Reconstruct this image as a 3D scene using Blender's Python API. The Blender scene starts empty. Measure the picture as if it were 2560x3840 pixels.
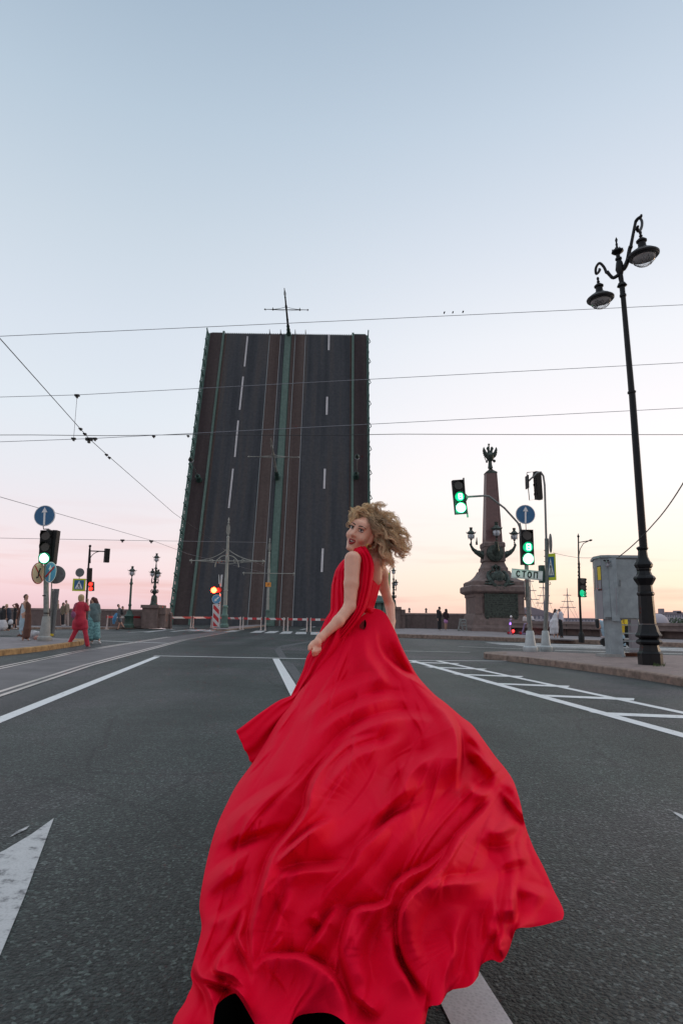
import bpy, math, random
import numpy as np
from mathutils import Vector, Matrix
R = math.radians
C = bpy.context.scene.collection
S = bpy.context.scene

# ------------------------------------------------------------------ camera
CAM_H, FPX, PITCH, ROLL = 1.10, 2400.0, R(9.35), R(0.75)
cam_d = bpy.data.cameras.new('camera'); cam = bpy.data.objects.new('camera', cam_d); C.objects.link(cam)
cam_d.sensor_fit = 'VERTICAL'; cam_d.sensor_height = 36.0; cam_d.lens = FPX / 3840 * 36.0
cam_d.clip_start = 0.05; cam_d.clip_end = 6000
CM = Matrix.Rotation(PITCH, 3, 'X') @ Matrix.Rotation(R(90), 3, 'X') @ Matrix.Rotation(ROLL, 3, 'Z')
cam.matrix_world = Matrix.Translation((0, 0, CAM_H)) @ CM.to_4x4()
S.camera = cam
S.render.resolution_x, S.render.resolution_y = 682, 1024
S.view_settings.view_transform = 'Standard'; S.view_settings.look = 'None'
S.view_settings.exposure = 0.06; S.view_settings.gamma = 1.0

# ------------------------------------------------------------------ sky
SUN_EL, SUN_AZ = R(4.0), R(62.0)          # low sun, off to the right and ahead
w = bpy.data.worlds.new('World'); S.world = w; w.use_nodes = True
nt = w.node_tree; nt.nodes.clear()
def N(t, **k):
    n = nt.nodes.new(t)
    for a, b in k.items(): setattr(n, a, b)
    return n
def srgb(r, g, b, a=1.0):
    g_ = .3 * r + .5 * g + .2 * b; r, g, b = [c + (g_ - c) * .10 for c in (r, g, b)]
    f = lambda c: (c / 255) / 12.92 if c / 255 <= .04045 else ((c / 255 + .055) / 1.055) ** 2.4
    return (f(r), f(g), f(b), a)
def ramp(node, stops):
    cr = node.color_ramp
    while len(cr.elements) > 1: cr.elements.remove(cr.elements[-1])
    cr.elements[0].position = stops[0][0]; cr.elements[0].color = stops[0][1]
    for p, c in stops[1:]:
        e = cr.elements.new(p); e.color = c
tc = N('ShaderNodeTexCoord'); sep = N('ShaderNodeSeparateXYZ'); nt.links.new(tc.outputs['Generated'], sep.inputs[0])
# elevation parameter: z of the view direction, -0.1 .. 1
mr = N('ShaderNodeMapRange'); mr.inputs[1].default_value = 0.0; mr.inputs[2].default_value = 1.0
nt.links.new(sep.outputs['Z'], mr.inputs[0])
left = N('ShaderNodeValToRGB'); right = N('ShaderNodeValToRGB')
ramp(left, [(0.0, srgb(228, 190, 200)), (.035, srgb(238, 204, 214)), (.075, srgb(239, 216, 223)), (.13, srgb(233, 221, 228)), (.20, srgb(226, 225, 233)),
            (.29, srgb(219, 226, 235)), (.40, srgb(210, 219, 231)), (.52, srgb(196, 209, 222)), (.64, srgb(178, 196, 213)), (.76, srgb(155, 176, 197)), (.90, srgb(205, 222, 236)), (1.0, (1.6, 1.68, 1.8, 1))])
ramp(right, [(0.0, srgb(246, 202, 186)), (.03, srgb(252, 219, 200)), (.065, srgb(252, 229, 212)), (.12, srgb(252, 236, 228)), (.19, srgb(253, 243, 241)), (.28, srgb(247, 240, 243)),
             (.40, srgb(234, 235, 241)), (.52, srgb(214, 221, 233)), (.64, srgb(192, 206, 222)), (.76, srgb(166, 185, 205)), (.90, srgb(210, 224, 236)), (1.0, (1.6, 1.68, 1.8, 1))])  # zenith stops of both ramps, out of frame, brightened for top light
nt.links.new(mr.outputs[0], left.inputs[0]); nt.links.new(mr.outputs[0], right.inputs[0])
# azimuth blend: direction towards the glow
dot = N('ShaderNodeVectorMath', operation='DOT_PRODUCT'); nt.links.new(tc.outputs['Generated'], dot.inputs[0])
dot.inputs[1].default_value = (math.sin(R(75)), math.cos(R(75)), 0)
az = N('ShaderNodeMapRange'); az.interpolation_type = 'SMOOTHSTEP'
az.inputs[1].default_value = -0.12; az.inputs[2].default_value = 0.58
nt.links.new(dot.outputs['Value'], az.inputs[0])
mix = N('ShaderNodeMix', data_type='RGBA'); nt.links.new(az.outputs[0], mix.inputs[0])
nt.links.new(left.outputs[0], mix.inputs[6]); nt.links.new(right.outputs[0], mix.inputs[7])
# thin streaked cloud low in the sky
mp = N('ShaderNodeMapping'); mp.inputs['Scale'].default_value = (1.6, 1.6, 22.0); nt.links.new(tc.outputs['Generated'], mp.inputs[0])
nz = N('ShaderNodeTexNoise'); nz.inputs['Scale'].default_value = 2.3; nz.inputs['Detail'].default_value = 5.0; nz.inputs['Distortion'].default_value = .35
nt.links.new(mp.outputs[0], nz.inputs['Vector'])
cl = N('ShaderNodeMapRange'); cl.inputs[1].default_value = .50; cl.inputs[2].default_value = .72; nt.links.new(nz.outputs['Fac'], cl.inputs[0])
lowf = N('ShaderNodeMapRange'); lowf.inputs[1].default_value = .17; lowf.inputs[2].default_value = .02; lowf.inputs[3].default_value = 0; lowf.inputs[4].default_value = .62
nt.links.new(sep.outputs['Z'], lowf.inputs[0])
cm_ = N('ShaderNodeMath', operation='MULTIPLY'); nt.links.new(cl.outputs[0], cm_.inputs[0]); nt.links.new(lowf.outputs[0], cm_.inputs[1])
mix2 = N('ShaderNodeMix', data_type='RGBA'); nt.links.new(cm_.outputs[0], mix2.inputs[0]); nt.links.new(mix.outputs[2], mix2.inputs[6])
mix2.inputs[7].default_value = srgb(226, 166, 164)
# physical sky adds a little of its own colour
sky = N('ShaderNodeTexSky', sky_type='NISHITA'); sky.sun_disc = False; sky.sun_elevation = SUN_EL; sky.sun_rotation = SUN_AZ
addn = N('ShaderNodeMix', data_type='RGBA', blend_type='ADD'); addn.inputs[0].default_value = .03
nt.links.new(mix2.outputs[2], addn.inputs[6]); nt.links.new(sky.outputs[0], addn.inputs[7])
# the unseen sky behind the camera is dimmed to deepen fold shading
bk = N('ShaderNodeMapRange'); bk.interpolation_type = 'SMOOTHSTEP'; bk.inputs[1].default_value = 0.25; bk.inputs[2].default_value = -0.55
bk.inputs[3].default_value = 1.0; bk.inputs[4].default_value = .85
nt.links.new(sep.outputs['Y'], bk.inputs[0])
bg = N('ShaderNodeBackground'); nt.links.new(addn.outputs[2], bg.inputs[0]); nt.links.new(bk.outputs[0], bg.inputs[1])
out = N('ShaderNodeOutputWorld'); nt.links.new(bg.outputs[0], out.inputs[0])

sd = bpy.data.lights.new('sun', 'SUN'); sd.energy = .32; sd.angle = R(8); sd.color = (1.0, .74, .52)
so = bpy.data.objects.new('sun', sd); C.objects.link(so)
sdir = Vector((math.sin(SUN_AZ) * math.cos(SUN_EL), math.cos(SUN_AZ) * math.cos(SUN_EL), math.sin(SUN_EL)))
so.rotation_euler = (-sdir).to_track_quat('-Z', 'Y').to_euler()

# ------------------------------------------------------------------ photo geometry helpers: a pixel and a distance give a place
def ray(px, py):
    v = CM @ Vector(((px - 1280) / FPX, (1920 - py) / FPX, -1)); return v
def G(px, py, z=0.0):
    v = ray(px, py); t = (z - CAM_H) / v.z; return Vector((v.x * t, v.y * t, z))
def P(px, py, Y):
    v = ray(px, py); t = Y / v.y; return Vector((v.x * t, Y, CAM_H + v.z * t))
def mpp(Y, z=1.1): return (Y * math.cos(PITCH) + (z - CAM_H) * math.sin(PITCH)) / FPX   # metres per photo pixel

# ------------------------------------------------------------------ materials
def mat(name, col, rough=.6, metal=0.0, var=0.0, vscale=8.0, bump=0.0, bscale=60.0, spec=.5, col2=None, emit=None, estr=0.0, sheen=0.0, alpha=1.0, trans=0.0, stretch=(1, 1, 1), coords='Object'):
    m = bpy.data.materials.new(name); m.use_nodes = True; t = m.node_tree; b = t.nodes['Principled BSDF']
    c = col if len(col) == 4 else (*col, 1)
    b.inputs['Base Color'].default_value = c; b.inputs['Roughness'].default_value = rough; b.inputs['Metallic'].default_value = metal
    b.inputs['Specular IOR Level'].default_value = spec
    if sheen: b.inputs['Sheen Weight'].default_value = sheen; b.inputs['Sheen Roughness'].default_value = .4
    if alpha < 1: b.inputs['Alpha'].default_value = alpha
    if trans: b.inputs['Transmission Weight'].default_value = trans
    if emit: b.inputs['Emission Color'].default_value = (*emit[:3], 1); b.inputs['Emission Strength'].default_value = estr
    if var or bump or col2:
        tc_ = t.nodes.new('ShaderNodeTexCoord'); mp_ = t.nodes.new('ShaderNodeMapping'); mp_.inputs['Scale'].default_value = stretch
        t.links.new(tc_.outputs[coords], mp_.inputs[0])
    if var or col2:
        n = t.nodes.new('ShaderNodeTexNoise'); n.inputs['Scale'].default_value = vscale; n.inputs['Detail'].default_value = 6; n.inputs['Roughness'].default_value = .62
        t.links.new(mp_.outputs[0], n.inputs['Vector'])
        rp = t.nodes.new('ShaderNodeValToRGB')
        lo = tuple(x * (1 - var) for x in c[:3]) + (1,); hi = col2 if col2 else tuple(min(1, x * (1 + var)) for x in c[:3])
        hi = tuple(hi[:3]) + (1,)
        ramp(rp, [(.32, lo), (.68, hi)])
        t.links.new(n.outputs['Fac'], rp.inputs[0]); t.links.new(rp.outputs[0], b.inputs['Base Color'])
    if bump:
        n2 = t.nodes.new('ShaderNodeTexNoise'); n2.inputs['Scale'].default_value = bscale; n2.inputs['Detail'].default_value = 4
        t.links.new(mp_.outputs[0], n2.inputs['Vector'])
        bp = t.nodes.new('ShaderNodeBump'); bp.inputs['Strength'].default_value = bump; bp.inputs['Distance'].default_value = .02
        t.links.new(n2.outputs['Fac'], bp.inputs['Height']); t.links.new(bp.outputs[0], b.inputs['Normal'])
    return m

def asphalt_mat():
    m = bpy.data.materials.new('asphalt'); m.use_nodes = True; t = m.node_tree; b = t.nodes['Principled BSDF']
    L = t.links.new
    tc_ = t.nodes.new('ShaderNodeTexCoord')
    def noise(s, d=4, r=.6, mapping=None):
        n = t.nodes.new('ShaderNodeTexNoise'); n.inputs['Scale'].default_value = s; n.inputs['Detail'].default_value = d; n.inputs['Roughness'].default_value = r
        if mapping:
            q = t.nodes.new('ShaderNodeMapping'); q.inputs['Scale'].default_value = mapping; q.inputs['Rotation'].default_value = (0, 0, R(-8)); L(tc_.outputs['Object'], q.inputs[0]); L(q.outputs[0], n.inputs['Vector'])
        else: L(tc_.outputs['Object'], n.inputs['Vector'])
        return n
    big = noise(.30, 6, .62); rp = t.nodes.new('ShaderNodeValToRGB'); ramp(rp, [(.32, (.014, .021, .020, 1)), (.48, (.030, .040, .038, 1)), (.66, (.058, .054, .060, 1))]); L(big.outputs['Fac'], rp.inputs[0])
    # wheel-track wear running with the road
    tr = noise(1.0, 3, .5, (.75, .03, 1)); rt = t.nodes.new('ShaderNodeValToRGB'); ramp(rt, [(.35, (.62, .63, .63, 1)), (.65, (1.22, 1.2, 1.18, 1))]); L(tr.outputs['Fac'], rt.inputs[0])
    mu = t.nodes.new('ShaderNodeMix'); mu.data_type = 'RGBA'; mu.blend_type = 'MULTIPLY'; mu.inputs[0].default_value = 1; L(rp.outputs[0], mu.inputs[6]); L(rt.outputs[0], mu.inputs[7])
    # stones in the surface
    vo = t.nodes.new('ShaderNodeTexVoronoi'); vo.inputs['Scale'].default_value = 85; L(tc_.outputs['Object'], vo.inputs['Vector'])
    sp = t.nodes.new('ShaderNodeSeparateColor'); L(vo.outputs['Color'], sp.inputs[0])
    rs = t.nodes.new('ShaderNodeValToRGB'); ramp(rs, [(0, (.30, .30, .32, 1)), (.5, (.85, .85, .85, 1)), (.86, (1.6, 1.6, 1.6, 1)), (1, (4.2, 4.1, 4.0, 1))]); L(sp.outputs[0], rs.inputs[0])
    m2 = t.nodes.new('ShaderNodeMix'); m2.data_type = 'RGBA'; m2.blend_type = 'MULTIPLY'; m2.inputs[0].default_value = .85; L(mu.outputs[2], m2.inputs[6]); L(rs.outputs[0], m2.inputs[7])
    cn = noise(2.2, 5); cmx = t.nodes.new('ShaderNodeMix'); cmx.data_type = 'VECTOR'; cmx.inputs[0].default_value = .22; L(tc_.outputs['Object'], cmx.inputs[4]); L(cn.outputs['Color'], cmx.inputs[5])
    ck = t.nodes.new('ShaderNodeTexVoronoi'); ck.feature = 'DISTANCE_TO_EDGE'; ck.inputs['Scale'].default_value = .42; L(cmx.outputs[1], ck.inputs['Vector'])
    cr_ = t.nodes.new('ShaderNodeValToRGB'); ramp(cr_, [(0, (.35, .35, .35, 1)), (.0035, (.5, .5, .5, 1)), (.008, (1, 1, 1, 1))]); L(ck.outputs['Distance'], cr_.inputs[0])
    sn = noise(.55, 6, .7); sr = t.nodes.new('ShaderNodeValToRGB'); ramp(sr, [(.30, (.70, .70, .70, 1)), (.45, (1, 1, 1, 1)), (.62, (1, 1, 1, 1)), (.75, (1.3, 1.3, 1.3, 1))]); L(sn.outputs['Fac'], sr.inputs[0])
    m3 = t.nodes.new('ShaderNodeMix'); m3.data_type = 'RGBA'; m3.blend_type = 'MULTIPLY'; m3.inputs[0].default_value = .7; L(m2.outputs[2], m3.inputs[6]); L(cr_.outputs[0], m3.inputs[7])
    m4 = t.nodes.new('ShaderNodeMix'); m4.data_type = 'RGBA'; m4.blend_type = 'MULTIPLY'; m4.inputs[0].default_value = 1; L(m3.outputs[2], m4.inputs[6]); L(sr.outputs[0], m4.inputs[7])
    L(m4.outputs[2], b.inputs['Base Color'])
    b.inputs['Roughness'].default_value = .55; b.inputs['Specular IOR Level'].default_value = .28
    # stone relief
    vd = t.nodes.new('ShaderNodeTexVoronoi'); vd.inputs['Scale'].default_value = 70; L(tc_.outputs['Object'], vd.inputs['Vector'])
    fine = noise(140, 3); ad = t.nodes.new('ShaderNodeMath'); ad.operation = 'ADD'; L(vd.outputs['Distance'], ad.inputs[0]); L(fine.outputs['Fac'], ad.inputs[1])
    bp = t.nodes.new('ShaderNodeBump'); bp.inputs['Strength'].default_value = 1.0; bp.inputs['Distance'].default_value = .009; bp.invert = True
    L(ad.outputs[0], bp.inputs['Height']); L(bp.outputs[0], b.inputs['Normal'])
    return m
def paint_mat(name='road_paint', col=(.72, .72, .72), wear=.5, under=(.10, .10, .105)):
    m = bpy.data.materials.new(name); m.use_nodes = True; t = m.node_tree; b = t.nodes['Principled BSDF']; L = t.links.new
    tc_ = t.nodes.new('ShaderNodeTexCoord')
    n = t.nodes.new('ShaderNodeTexNoise'); n.inputs['Scale'].default_value = 9; n.inputs['Detail'].default_value = 8; n.inputs['Roughness'].default_value = .72; L(tc_.outputs['Object'], n.inputs['Vector'])
    rp = t.nodes.new('ShaderNodeValToRGB'); ramp(rp, [(.26 + .1 * wear, (*under, 1)), (.34 + .12 * wear, (*[c * .86 for c in col], 1)), (.75, (*col, 1))]); L(n.outputs['Fac'], rp.inputs[0])
    vo = t.nodes.new('ShaderNodeTexVoronoi'); vo.inputs['Scale'].default_value = 85; L(tc_.outputs['Object'], vo.inputs['Vector'])
    rs = t.nodes.new('ShaderNodeValToRGB'); ramp(rs, [(0.0, (.8, .8, .8, 1)), (.5, (1.05, 1.05, 1.05, 1))]); L(vo.outputs['Distance'], rs.inputs[0])
    mu = t.nodes.new('ShaderNodeMix'); mu.data_type = 'RGBA'; mu.blend_type = 'MULTIPLY'; mu.inputs[0].default_value = 1; L(rp.outputs[0], mu.inputs[6]); L(rs.outputs[0], mu.inputs[7])
    L(mu.outputs[2], b.inputs['Base Color']); b.inputs['Roughness'].default_value = .55
    bp = t.nodes.new('ShaderNodeBump'); bp.inputs['Strength'].default_value = .25; bp.inputs['Distance'].default_value = .003; bp.invert = True
    L(vo.outputs['Distance'], bp.inputs['Height']); L(bp.outputs[0], b.inputs['Normal'])
    return m
def brick_mat(name, c1, c2, mortar, scale, bw=.5, rh=.25, msize=.012, rough=.8, off=.5, rot=(0, 0, 0), bump=.4):
    m = bpy.data.materials.new(name); m.use_nodes = True; t = m.node_tree; b = t.nodes['Principled BSDF']; L = t.links.new
    tc_ = t.nodes.new('ShaderNodeTexCoord'); mp_ = t.nodes.new('ShaderNodeMapping'); mp_.inputs['Rotation'].default_value = rot; L(tc_.outputs['Object'], mp_.inputs[0])
    br = t.nodes.new('ShaderNodeTexBrick'); br.offset = off; br.inputs['Scale'].default_value = scale; br.inputs['Brick Width'].default_value = bw; br.inputs['Row Height'].default_value = rh
    br.inputs['Mortar Size'].default_value = msize; br.inputs['Color1'].default_value = (*c1, 1); br.inputs['Color2'].default_value = (*c2, 1); br.inputs['Mortar'].default_value = (*mortar, 1)
    L(mp_.outputs[0], br.inputs['Vector'])
    n = t.nodes.new('ShaderNodeTexNoise'); n.inputs['Scale'].default_value = 3.5; n.inputs['Detail'].default_value = 9; n.inputs['Roughness'].default_value = .7; L(tc_.outputs['Object'], n.inputs['Vector'])
    rs = t.nodes.new('ShaderNodeValToRGB'); ramp(rs, [(.3, (.72, .72, .72, 1)), (.7, (1.25, 1.22, 1.2, 1))]); L(n.outputs['Fac'], rs.inputs[0])
    mu = t.nodes.new('ShaderNodeMix'); mu.data_type = 'RGBA'; mu.blend_type = 'MULTIPLY'; mu.inputs[0].default_value = 1; L(br.outputs[0], mu.inputs[6]); L(rs.outputs[0], mu.inputs[7])
    L(mu.outputs[2], b.inputs['Base Color']); b.inputs['Roughness'].default_value = rough
    bp = t.nodes.new('ShaderNodeBump'); bp.inputs['Strength'].default_value = bump; bp.inputs['Distance'].default_value = .01; bp.invert = True
    L(br.outputs['Fac'], bp.inputs['Height']); L(bp.outputs[0], b.inputs['Normal'])
    return m
def stripe_mat(name, c1, c2, scale, direction=(1, 0, 0), duty=.5):
    m = bpy.data.materials.new(name); m.use_nodes = True; t = m.node_tree; b = t.nodes['Principled BSDF']; L = t.links.new
    tc_ = t.nodes.new('ShaderNodeTexCoord'); d = t.nodes.new('ShaderNodeVectorMath'); d.operation = 'DOT_PRODUCT'; L(tc_.outputs['Object'], d.inputs[0]); d.inputs[1].default_value = tuple(x * scale for x in direction)
    f = t.nodes.new('ShaderNodeMath'); f.operation = 'FRACT'; L(d.outputs['Value'], f.inputs[0])
    g = t.nodes.new('ShaderNodeMath'); g.operation = 'GREATER_THAN'; g.inputs[1].default_value = duty; L(f.outputs[0], g.inputs[0])
    x = t.nodes.new('ShaderNodeMix'); x.data_type = 'RGBA'; L(g.outputs[0], x.inputs[0]); x.inputs[6].default_value = (*c1, 1); x.inputs[7].default_value = (*c2, 1)
    L(x.outputs[2], b.inputs['Base Color']); b.inputs['Roughness'].default_value = .5
    return m

M = {}
M['asphalt'] = asphalt_mat()
M['paint'] = paint_mat()
M['paint_worn'] = paint_mat('worn_road_paint', (.50, .50, .50), 1.15)
M['trackbed'] = mat('tram_track_paving', (.085, .075, .078), .6, var=.35, vscale=1.2, bump=.5, bscale=30)
M['rail'] = mat('tram_rail_steel', (.46, .41, .38), .35, .6, var=.2, vscale=4)
M['granite'] = brick_mat('granite_blocks', (.125, .093, .088), (.155, .113, .106), (.045, .04, .04), .55, bw=.9, rh=2.4, msize=.012, off=0, rot=(R(90), 0, 0))
M['granite_plain'] = mat('red_grey_granite', (.165, .118, .108), .7, var=.28, vscale=3.0, bump=.3, bscale=40)
M['granite_dark'] = mat('polished_red_granite', (.13, .065, .062), .35, var=.18, vscale=5, bump=.05)
M['kerb'] = mat('kerb_granite', (.22, .155, .125), .8, var=.4, vscale=7, bump=.7, bscale=50)
M['kerb_yellow'] = mat('worn_yellow_kerb_paint', (.36, .20, .075), .75, var=.45, vscale=6, bump=.6, bscale=50, col2=(.46, .28, .12))
M['paving'] = brick_mat('small_block_paving', (.21, .155, .145), (.265, .20, .185), (.12, .09, .085), 1.0, bw=.22, rh=.11, msize=.006)
M['paving_grey'] = mat('grey_pavement', (.19, .165, .17), .75, var=.3, vscale=2.0, bump=.3)
M['concrete'] = mat('pale_concrete', (.30, .30, .29), .8, var=.2, vscale=5, bump=.3)
M['water'] = mat('river_water', (.10, .13, .16), .15, bump=.3, bscale=.6)
M['black_iron'] = mat('black_cast_iron', (.006, .006, .008), .45, .0, spec=.28, var=.3, vscale=9, bump=.12, bscale=30)
M['grey_pole'] = mat('grey_pole_paint', (.20, .205, .20), .5, .2, var=.3, vscale=10, bump=.2, bscale=40)
M['grey_light'] = mat('light_grey_paint', (.42, .45, .46), .45, .1, var=.12, vscale=6)
M['booth'] = mat('blue_grey_sheet_metal', (.27, .31, .33), .48, .15, var=.22, vscale=3.5, bump=.06, bscale=15)
M['booth_side'] = mat('lilac_grey_sheet_metal', (.28, .27, .30), .5, .1, var=.08, vscale=2.5)
M['green_metal'] = mat('verdigris_green_paint', (.10, .175, .15), .55, .1, var=.25, vscale=3, bump=.1)
M['green_pale'] = mat('pale_green_paint', (.20, .31, .27), .55, var=.15, vscale=2)
M['green_dark'] = mat('dark_green_paint', (.035, .075, .062), .5, .2, var=.3, vscale=6)
M['bronze'] = mat('dark_patinated_bronze', (.035, .042, .038), .5, .5, var=.5, vscale=7, bump=.25, bscale=25, col2=(.075, .10, .085))
M['black_plastic'] = mat('black_signal_housing', (.005, .005, .006), .55, spec=.3, bump=.05)
M['lens_off'] = mat('dark_signal_lens', (.03, .032, .03), .2, var=.2, vscale=30)
M['green_lamp'] = mat('green_signal_light', (.1, .9, .5), .4, emit=(.42, 1.0, .70), estr=4.0)
M['green_glow'] = mat('green_signal_ring', (.0, .4, .2), .4, emit=(.0, .62, .26), estr=.75)
M['red_lamp'] = mat('red_signal_light', (.9, .05, .03), .4, emit=(1.0, .035, .02), estr=2.2)
M['red_core'] = mat('red_signal_core', (.9, .2, .05), .4, emit=(1.0, .22, .06), estr=5.0)
M['red_small'] = mat('red_tail_light', (.9, .05, .05), .4, emit=(1.0, .03, .03), estr=4.0)
M['violet_lamp'] = mat('violet_strip_light', (.4, .1, .9), .4, emit=(.45, .20, 1.0), estr=2.5)
M['globe'] = mat('frosted_lamp_globe', (.50, .52, .56), .18, trans=.0, var=.12, vscale=12, spec=.8)
M['glass'] = mat('clear_lamp_glass', (.75, .74, .76), .08, alpha=.28, spec=.8)
M['blue_sign'] = mat('blue_sign_face', (.02, .125, .27), .4, spec=.5, var=.08)
M['blue_sign_l'] = mat('light_blue_sign_face', (.09, .30, .50), .4)
M['white_sign'] = mat('white_sign_face', (.82, .80, .80), .4, var=.05)
M['sign_back'] = mat('sign_back_grey', (.14, .15, .155), .5, .3, var=.2)
M['yellow_sign'] = mat('fluorescent_yellow_border', (.60, .66, .02), .45)
M['yellow'] = mat('yellow_panel', (.80, .58, .03), .5)
M['red_paint'] = mat('red_paint', (.52, .02, .03), .5)
M['ink'] = mat('dark_lettering', (.02, .025, .025), .5)
M['sign_cream'] = mat('peach_sign_face', (.75, .48, .33), .4)
M['wire'] = mat('grey_steel_wire', (.22, .22, .25), .5, .3)
M['wire_dark'] = mat('black_cable', (.02, .02, .022), .6)
M['rust'] = mat('rusty_steel', (.10, .035, .018), .9, var=.6, vscale=20, bump=.4)
M['rail_stripe'] = stripe_mat('red_white_barrier', (.50, .02, .03), (.62, .58, .57), 1.0, (1, 0, 1.0), .5)
M['rail_block'] = stripe_mat('red_white_block_barrier', (.50, .02, .03), (.62, .58, .57), 1.28, (1, 0, 0), .5)
M['hazard'] = stripe_mat('red_white_hazard_panel', (.56, .03, .04), (.66, .62, .62), 1.42, (1, 0, 1.0), .55)

# ------------------------------------------------------------------ mesh helpers
class MB:
    def __init__(s): s.v = []; s.f = []
    def add(s, v, f):
        n = len(s.v); s.v += [tuple(x) for x in v]; s.f += [tuple(i + n for i in q) for q in f]; return s
    def box(s, c, d, rot=None):
        """box centred at c with full sizes d"""
        c = Vector(c); h = [x / 2 for x in d]
        vs = [Vector((sx * h[0], sy * h[1], sz * h[2])) for sz in (-1, 1) for sy in (-1, 1) for sx in (-1, 1)]
        if rot is not None: vs = [rot @ v for v in vs]
        return s.add([c + v for v in vs], [(0, 2, 3, 1), (4, 5, 7, 6), (0, 1, 5, 4), (1, 3, 7, 5), (3, 2, 6, 7), (2, 0, 4, 6)])
    def cyl(s, a, b, ra, rb=None, n=12, cap=True):
        return s.tube([a, b], [ra, ra if rb is None else rb], n, cap)
    def tube(s, pts, rad, n=8, cap=True, flat=None):
        pts = [Vector(p) for p in pts]
        if not hasattr(rad, '__len__'): rad = [rad] * len(pts)
        up = None; base = len(s.v); rings = []
        for i, p in enumerate(pts):
            d = (pts[min(i + 1, len(pts) - 1)] - pts[max(i - 1, 0)])
            if d.length < 1e-9: d = Vector((0, 0, 1))
            d.normalize()
            if up is None: up = Vector((0, 0, 1)) if abs(d.z) < .9 else Vector((0, 1, 0))
            x = d.cross(up); 
            if x.length < 1e-4: up = Vector((1, 0, 0)); x = d.cross(up)
            x.normalize(); y = x.cross(d).normalized(); up = y
            rings.append([p + (x * math.cos(2 * math.pi * k / n) + y * math.sin(2 * math.pi * k / n)) * rad[i] for k in range(n)])
        vs = [v for r in rings for v in r]; fs = []
        for i in range(len(pts) - 1):
            for k in range(n):
                a, b = i * n + k, i * n + (k + 1) % n
                fs.append((a, b, b + n, a + n))
        if cap: fs.append(tuple(range(n - 1, -1, -1))); fs.append(tuple(range((len(pts) - 1) * n, len(pts) * n)))
        return s.add(vs, fs)
    def lathe(s, prof, c=(0, 0, 0), n=20, axis=None, x=None, phase=0.0):
        """prof: (r, h) list; axis default z"""
        c = Vector(c); A = Vector(axis or (0, 0, 1)).normalized()
        X = Vector(x) if x else (Vector((1, 0, 0)) if abs(A.x) < .9 else Vector((0, 1, 0)))
        X = (X - A * X.dot(A)).normalized(); Y = A.cross(X)
        vs = []; fs = []
        for r, h in prof:
            for k in range(n):
                a = 2 * math.pi * (k + phase) / n
                vs.append(c + A * h + (X * math.cos(a) + Y * math.sin(a)) * max(r, 1e-4))
        for i in range(len(prof) - 1):
            for k in range(n):
                a, b = i * n + k, i * n + (k + 1) % n
                fs.append((a, b, b + n, a + n))
        fs.append(tuple(range(n - 1, -1, -1))); fs.append(tuple(range((len(prof) - 1) * n, len(prof) * n)))
        return s.add(vs, fs)
    def sphere(s, c, r, n=14, m=9, sc=(1, 1, 1)):
        pr = []; c = Vector(c); vs = []; fs = []
        for i in range(m + 1):
            t = math.pi * i / m
            for k in range(n):
                a = 2 * math.pi * k / n; q = max(math.sin(t), 1e-4)
                vs.append(c + Vector((q * math.cos(a) * r * sc[0], q * math.sin(a) * r * sc[1], -math.cos(t) * r * sc[2])))
        for i in range(m):
            for k in range(n):
                a, b = i * n + k, i * n + (k + 1) % n
                fs.append((a, b, b + n, a + n))
        return s.add(vs, fs)
    def prism(s, pts, off):
        """polygon (3-D points) extruded by vector off"""
        off = Vector(off); a = [Vector(p) for p in pts]; n = len(a)
        fs = [tuple(range(n - 1, -1, -1)), tuple(range(n, 2 * n))] + [(i, (i + 1) % n, (i + 1) % n + n, i + n) for i in range(n)]
        return s.add(a + [p + off for p in a], fs)
    def disc(s, c, r, normal, th=.01, n=28, rb=None):
        return s.lathe([(r, 0), (r, th)] if rb is None else [(r, 0), (rb, th)], c, n, axis=normal)
    def ring(s, c, r0, r1, normal, th=.01, n=32):
        A = Vector(normal).normalized(); X = A.orthogonal().normalized(); Y = A.cross(X); c = Vector(c); vs = []; fs = []
        for k in range(n):
            a = 2 * math.pi * k / n; d = X * math.cos(a) + Y * math.sin(a)
            vs += [c + d * r0, c + d * r1, c + d * r1 + A * th, c + d * r0 + A * th]
        for k in range(n):
            a = 4 * k; b = 4 * ((k + 1) % n)
            for j in range(4): fs.append((a + j, a + (j + 1) % 4, b + (j + 1) % 4, b + j))
        return s.add(vs, fs)

ORG = {}
def raw(name, v, f, m, org, parent=None, smooth=None):
    me = bpy.data.meshes.new(name); o = Vector(org)
    if isinstance(v, np.ndarray): v = (v - np.array(o)).tolist()
    else: v = [(p[0] - o.x, p[1] - o.y, p[2] - o.z) for p in v]
    me.from_pydata(v, [], f); me.update()
    me.materials.append(m if not isinstance(m, str) else M[m])
    ob = bpy.data.objects.new(name, me); C.objects.link(ob)
    if smooth == 'all': me.shade_smooth()
    elif smooth is not False:
        me.shade_smooth(); me.set_sharp_from_angle(angle=R(smooth or 35))
    import bmesh
    bm = bmesh.new(); bm.from_mesh(me); bmesh.ops.recalc_face_normals(bm, faces=bm.faces); bm.to_mesh(me); bm.free()
    if parent: ob.parent = parent
    else: ob.location = o
    ORG[ob.name] = o
    return ob
def thing(name, loc, label, cat, group=None):
    o = bpy.data.objects.new(name, None); C.objects.link(o); o.location = loc; o.empty_display_size = .2
    ORG[o.name] = Vector(loc); o['label'] = label; o['category'] = cat
    if group: o['group'] = group
    return o
def part(name, mb, m, parent, smooth=None, label=None):
    ob = raw(name, mb.v, mb.f, m, ORG[parent.name], parent, smooth)
    if label: ob['label'] = label
    return ob
def solo(name, mb, m, org, label, cat, group=None, smooth=None):
    ob = raw(name, mb.v, mb.f, m, org, None, smooth); ob['label'] = label; ob['category'] = cat
    if group: ob['group'] = group
    return ob
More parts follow.
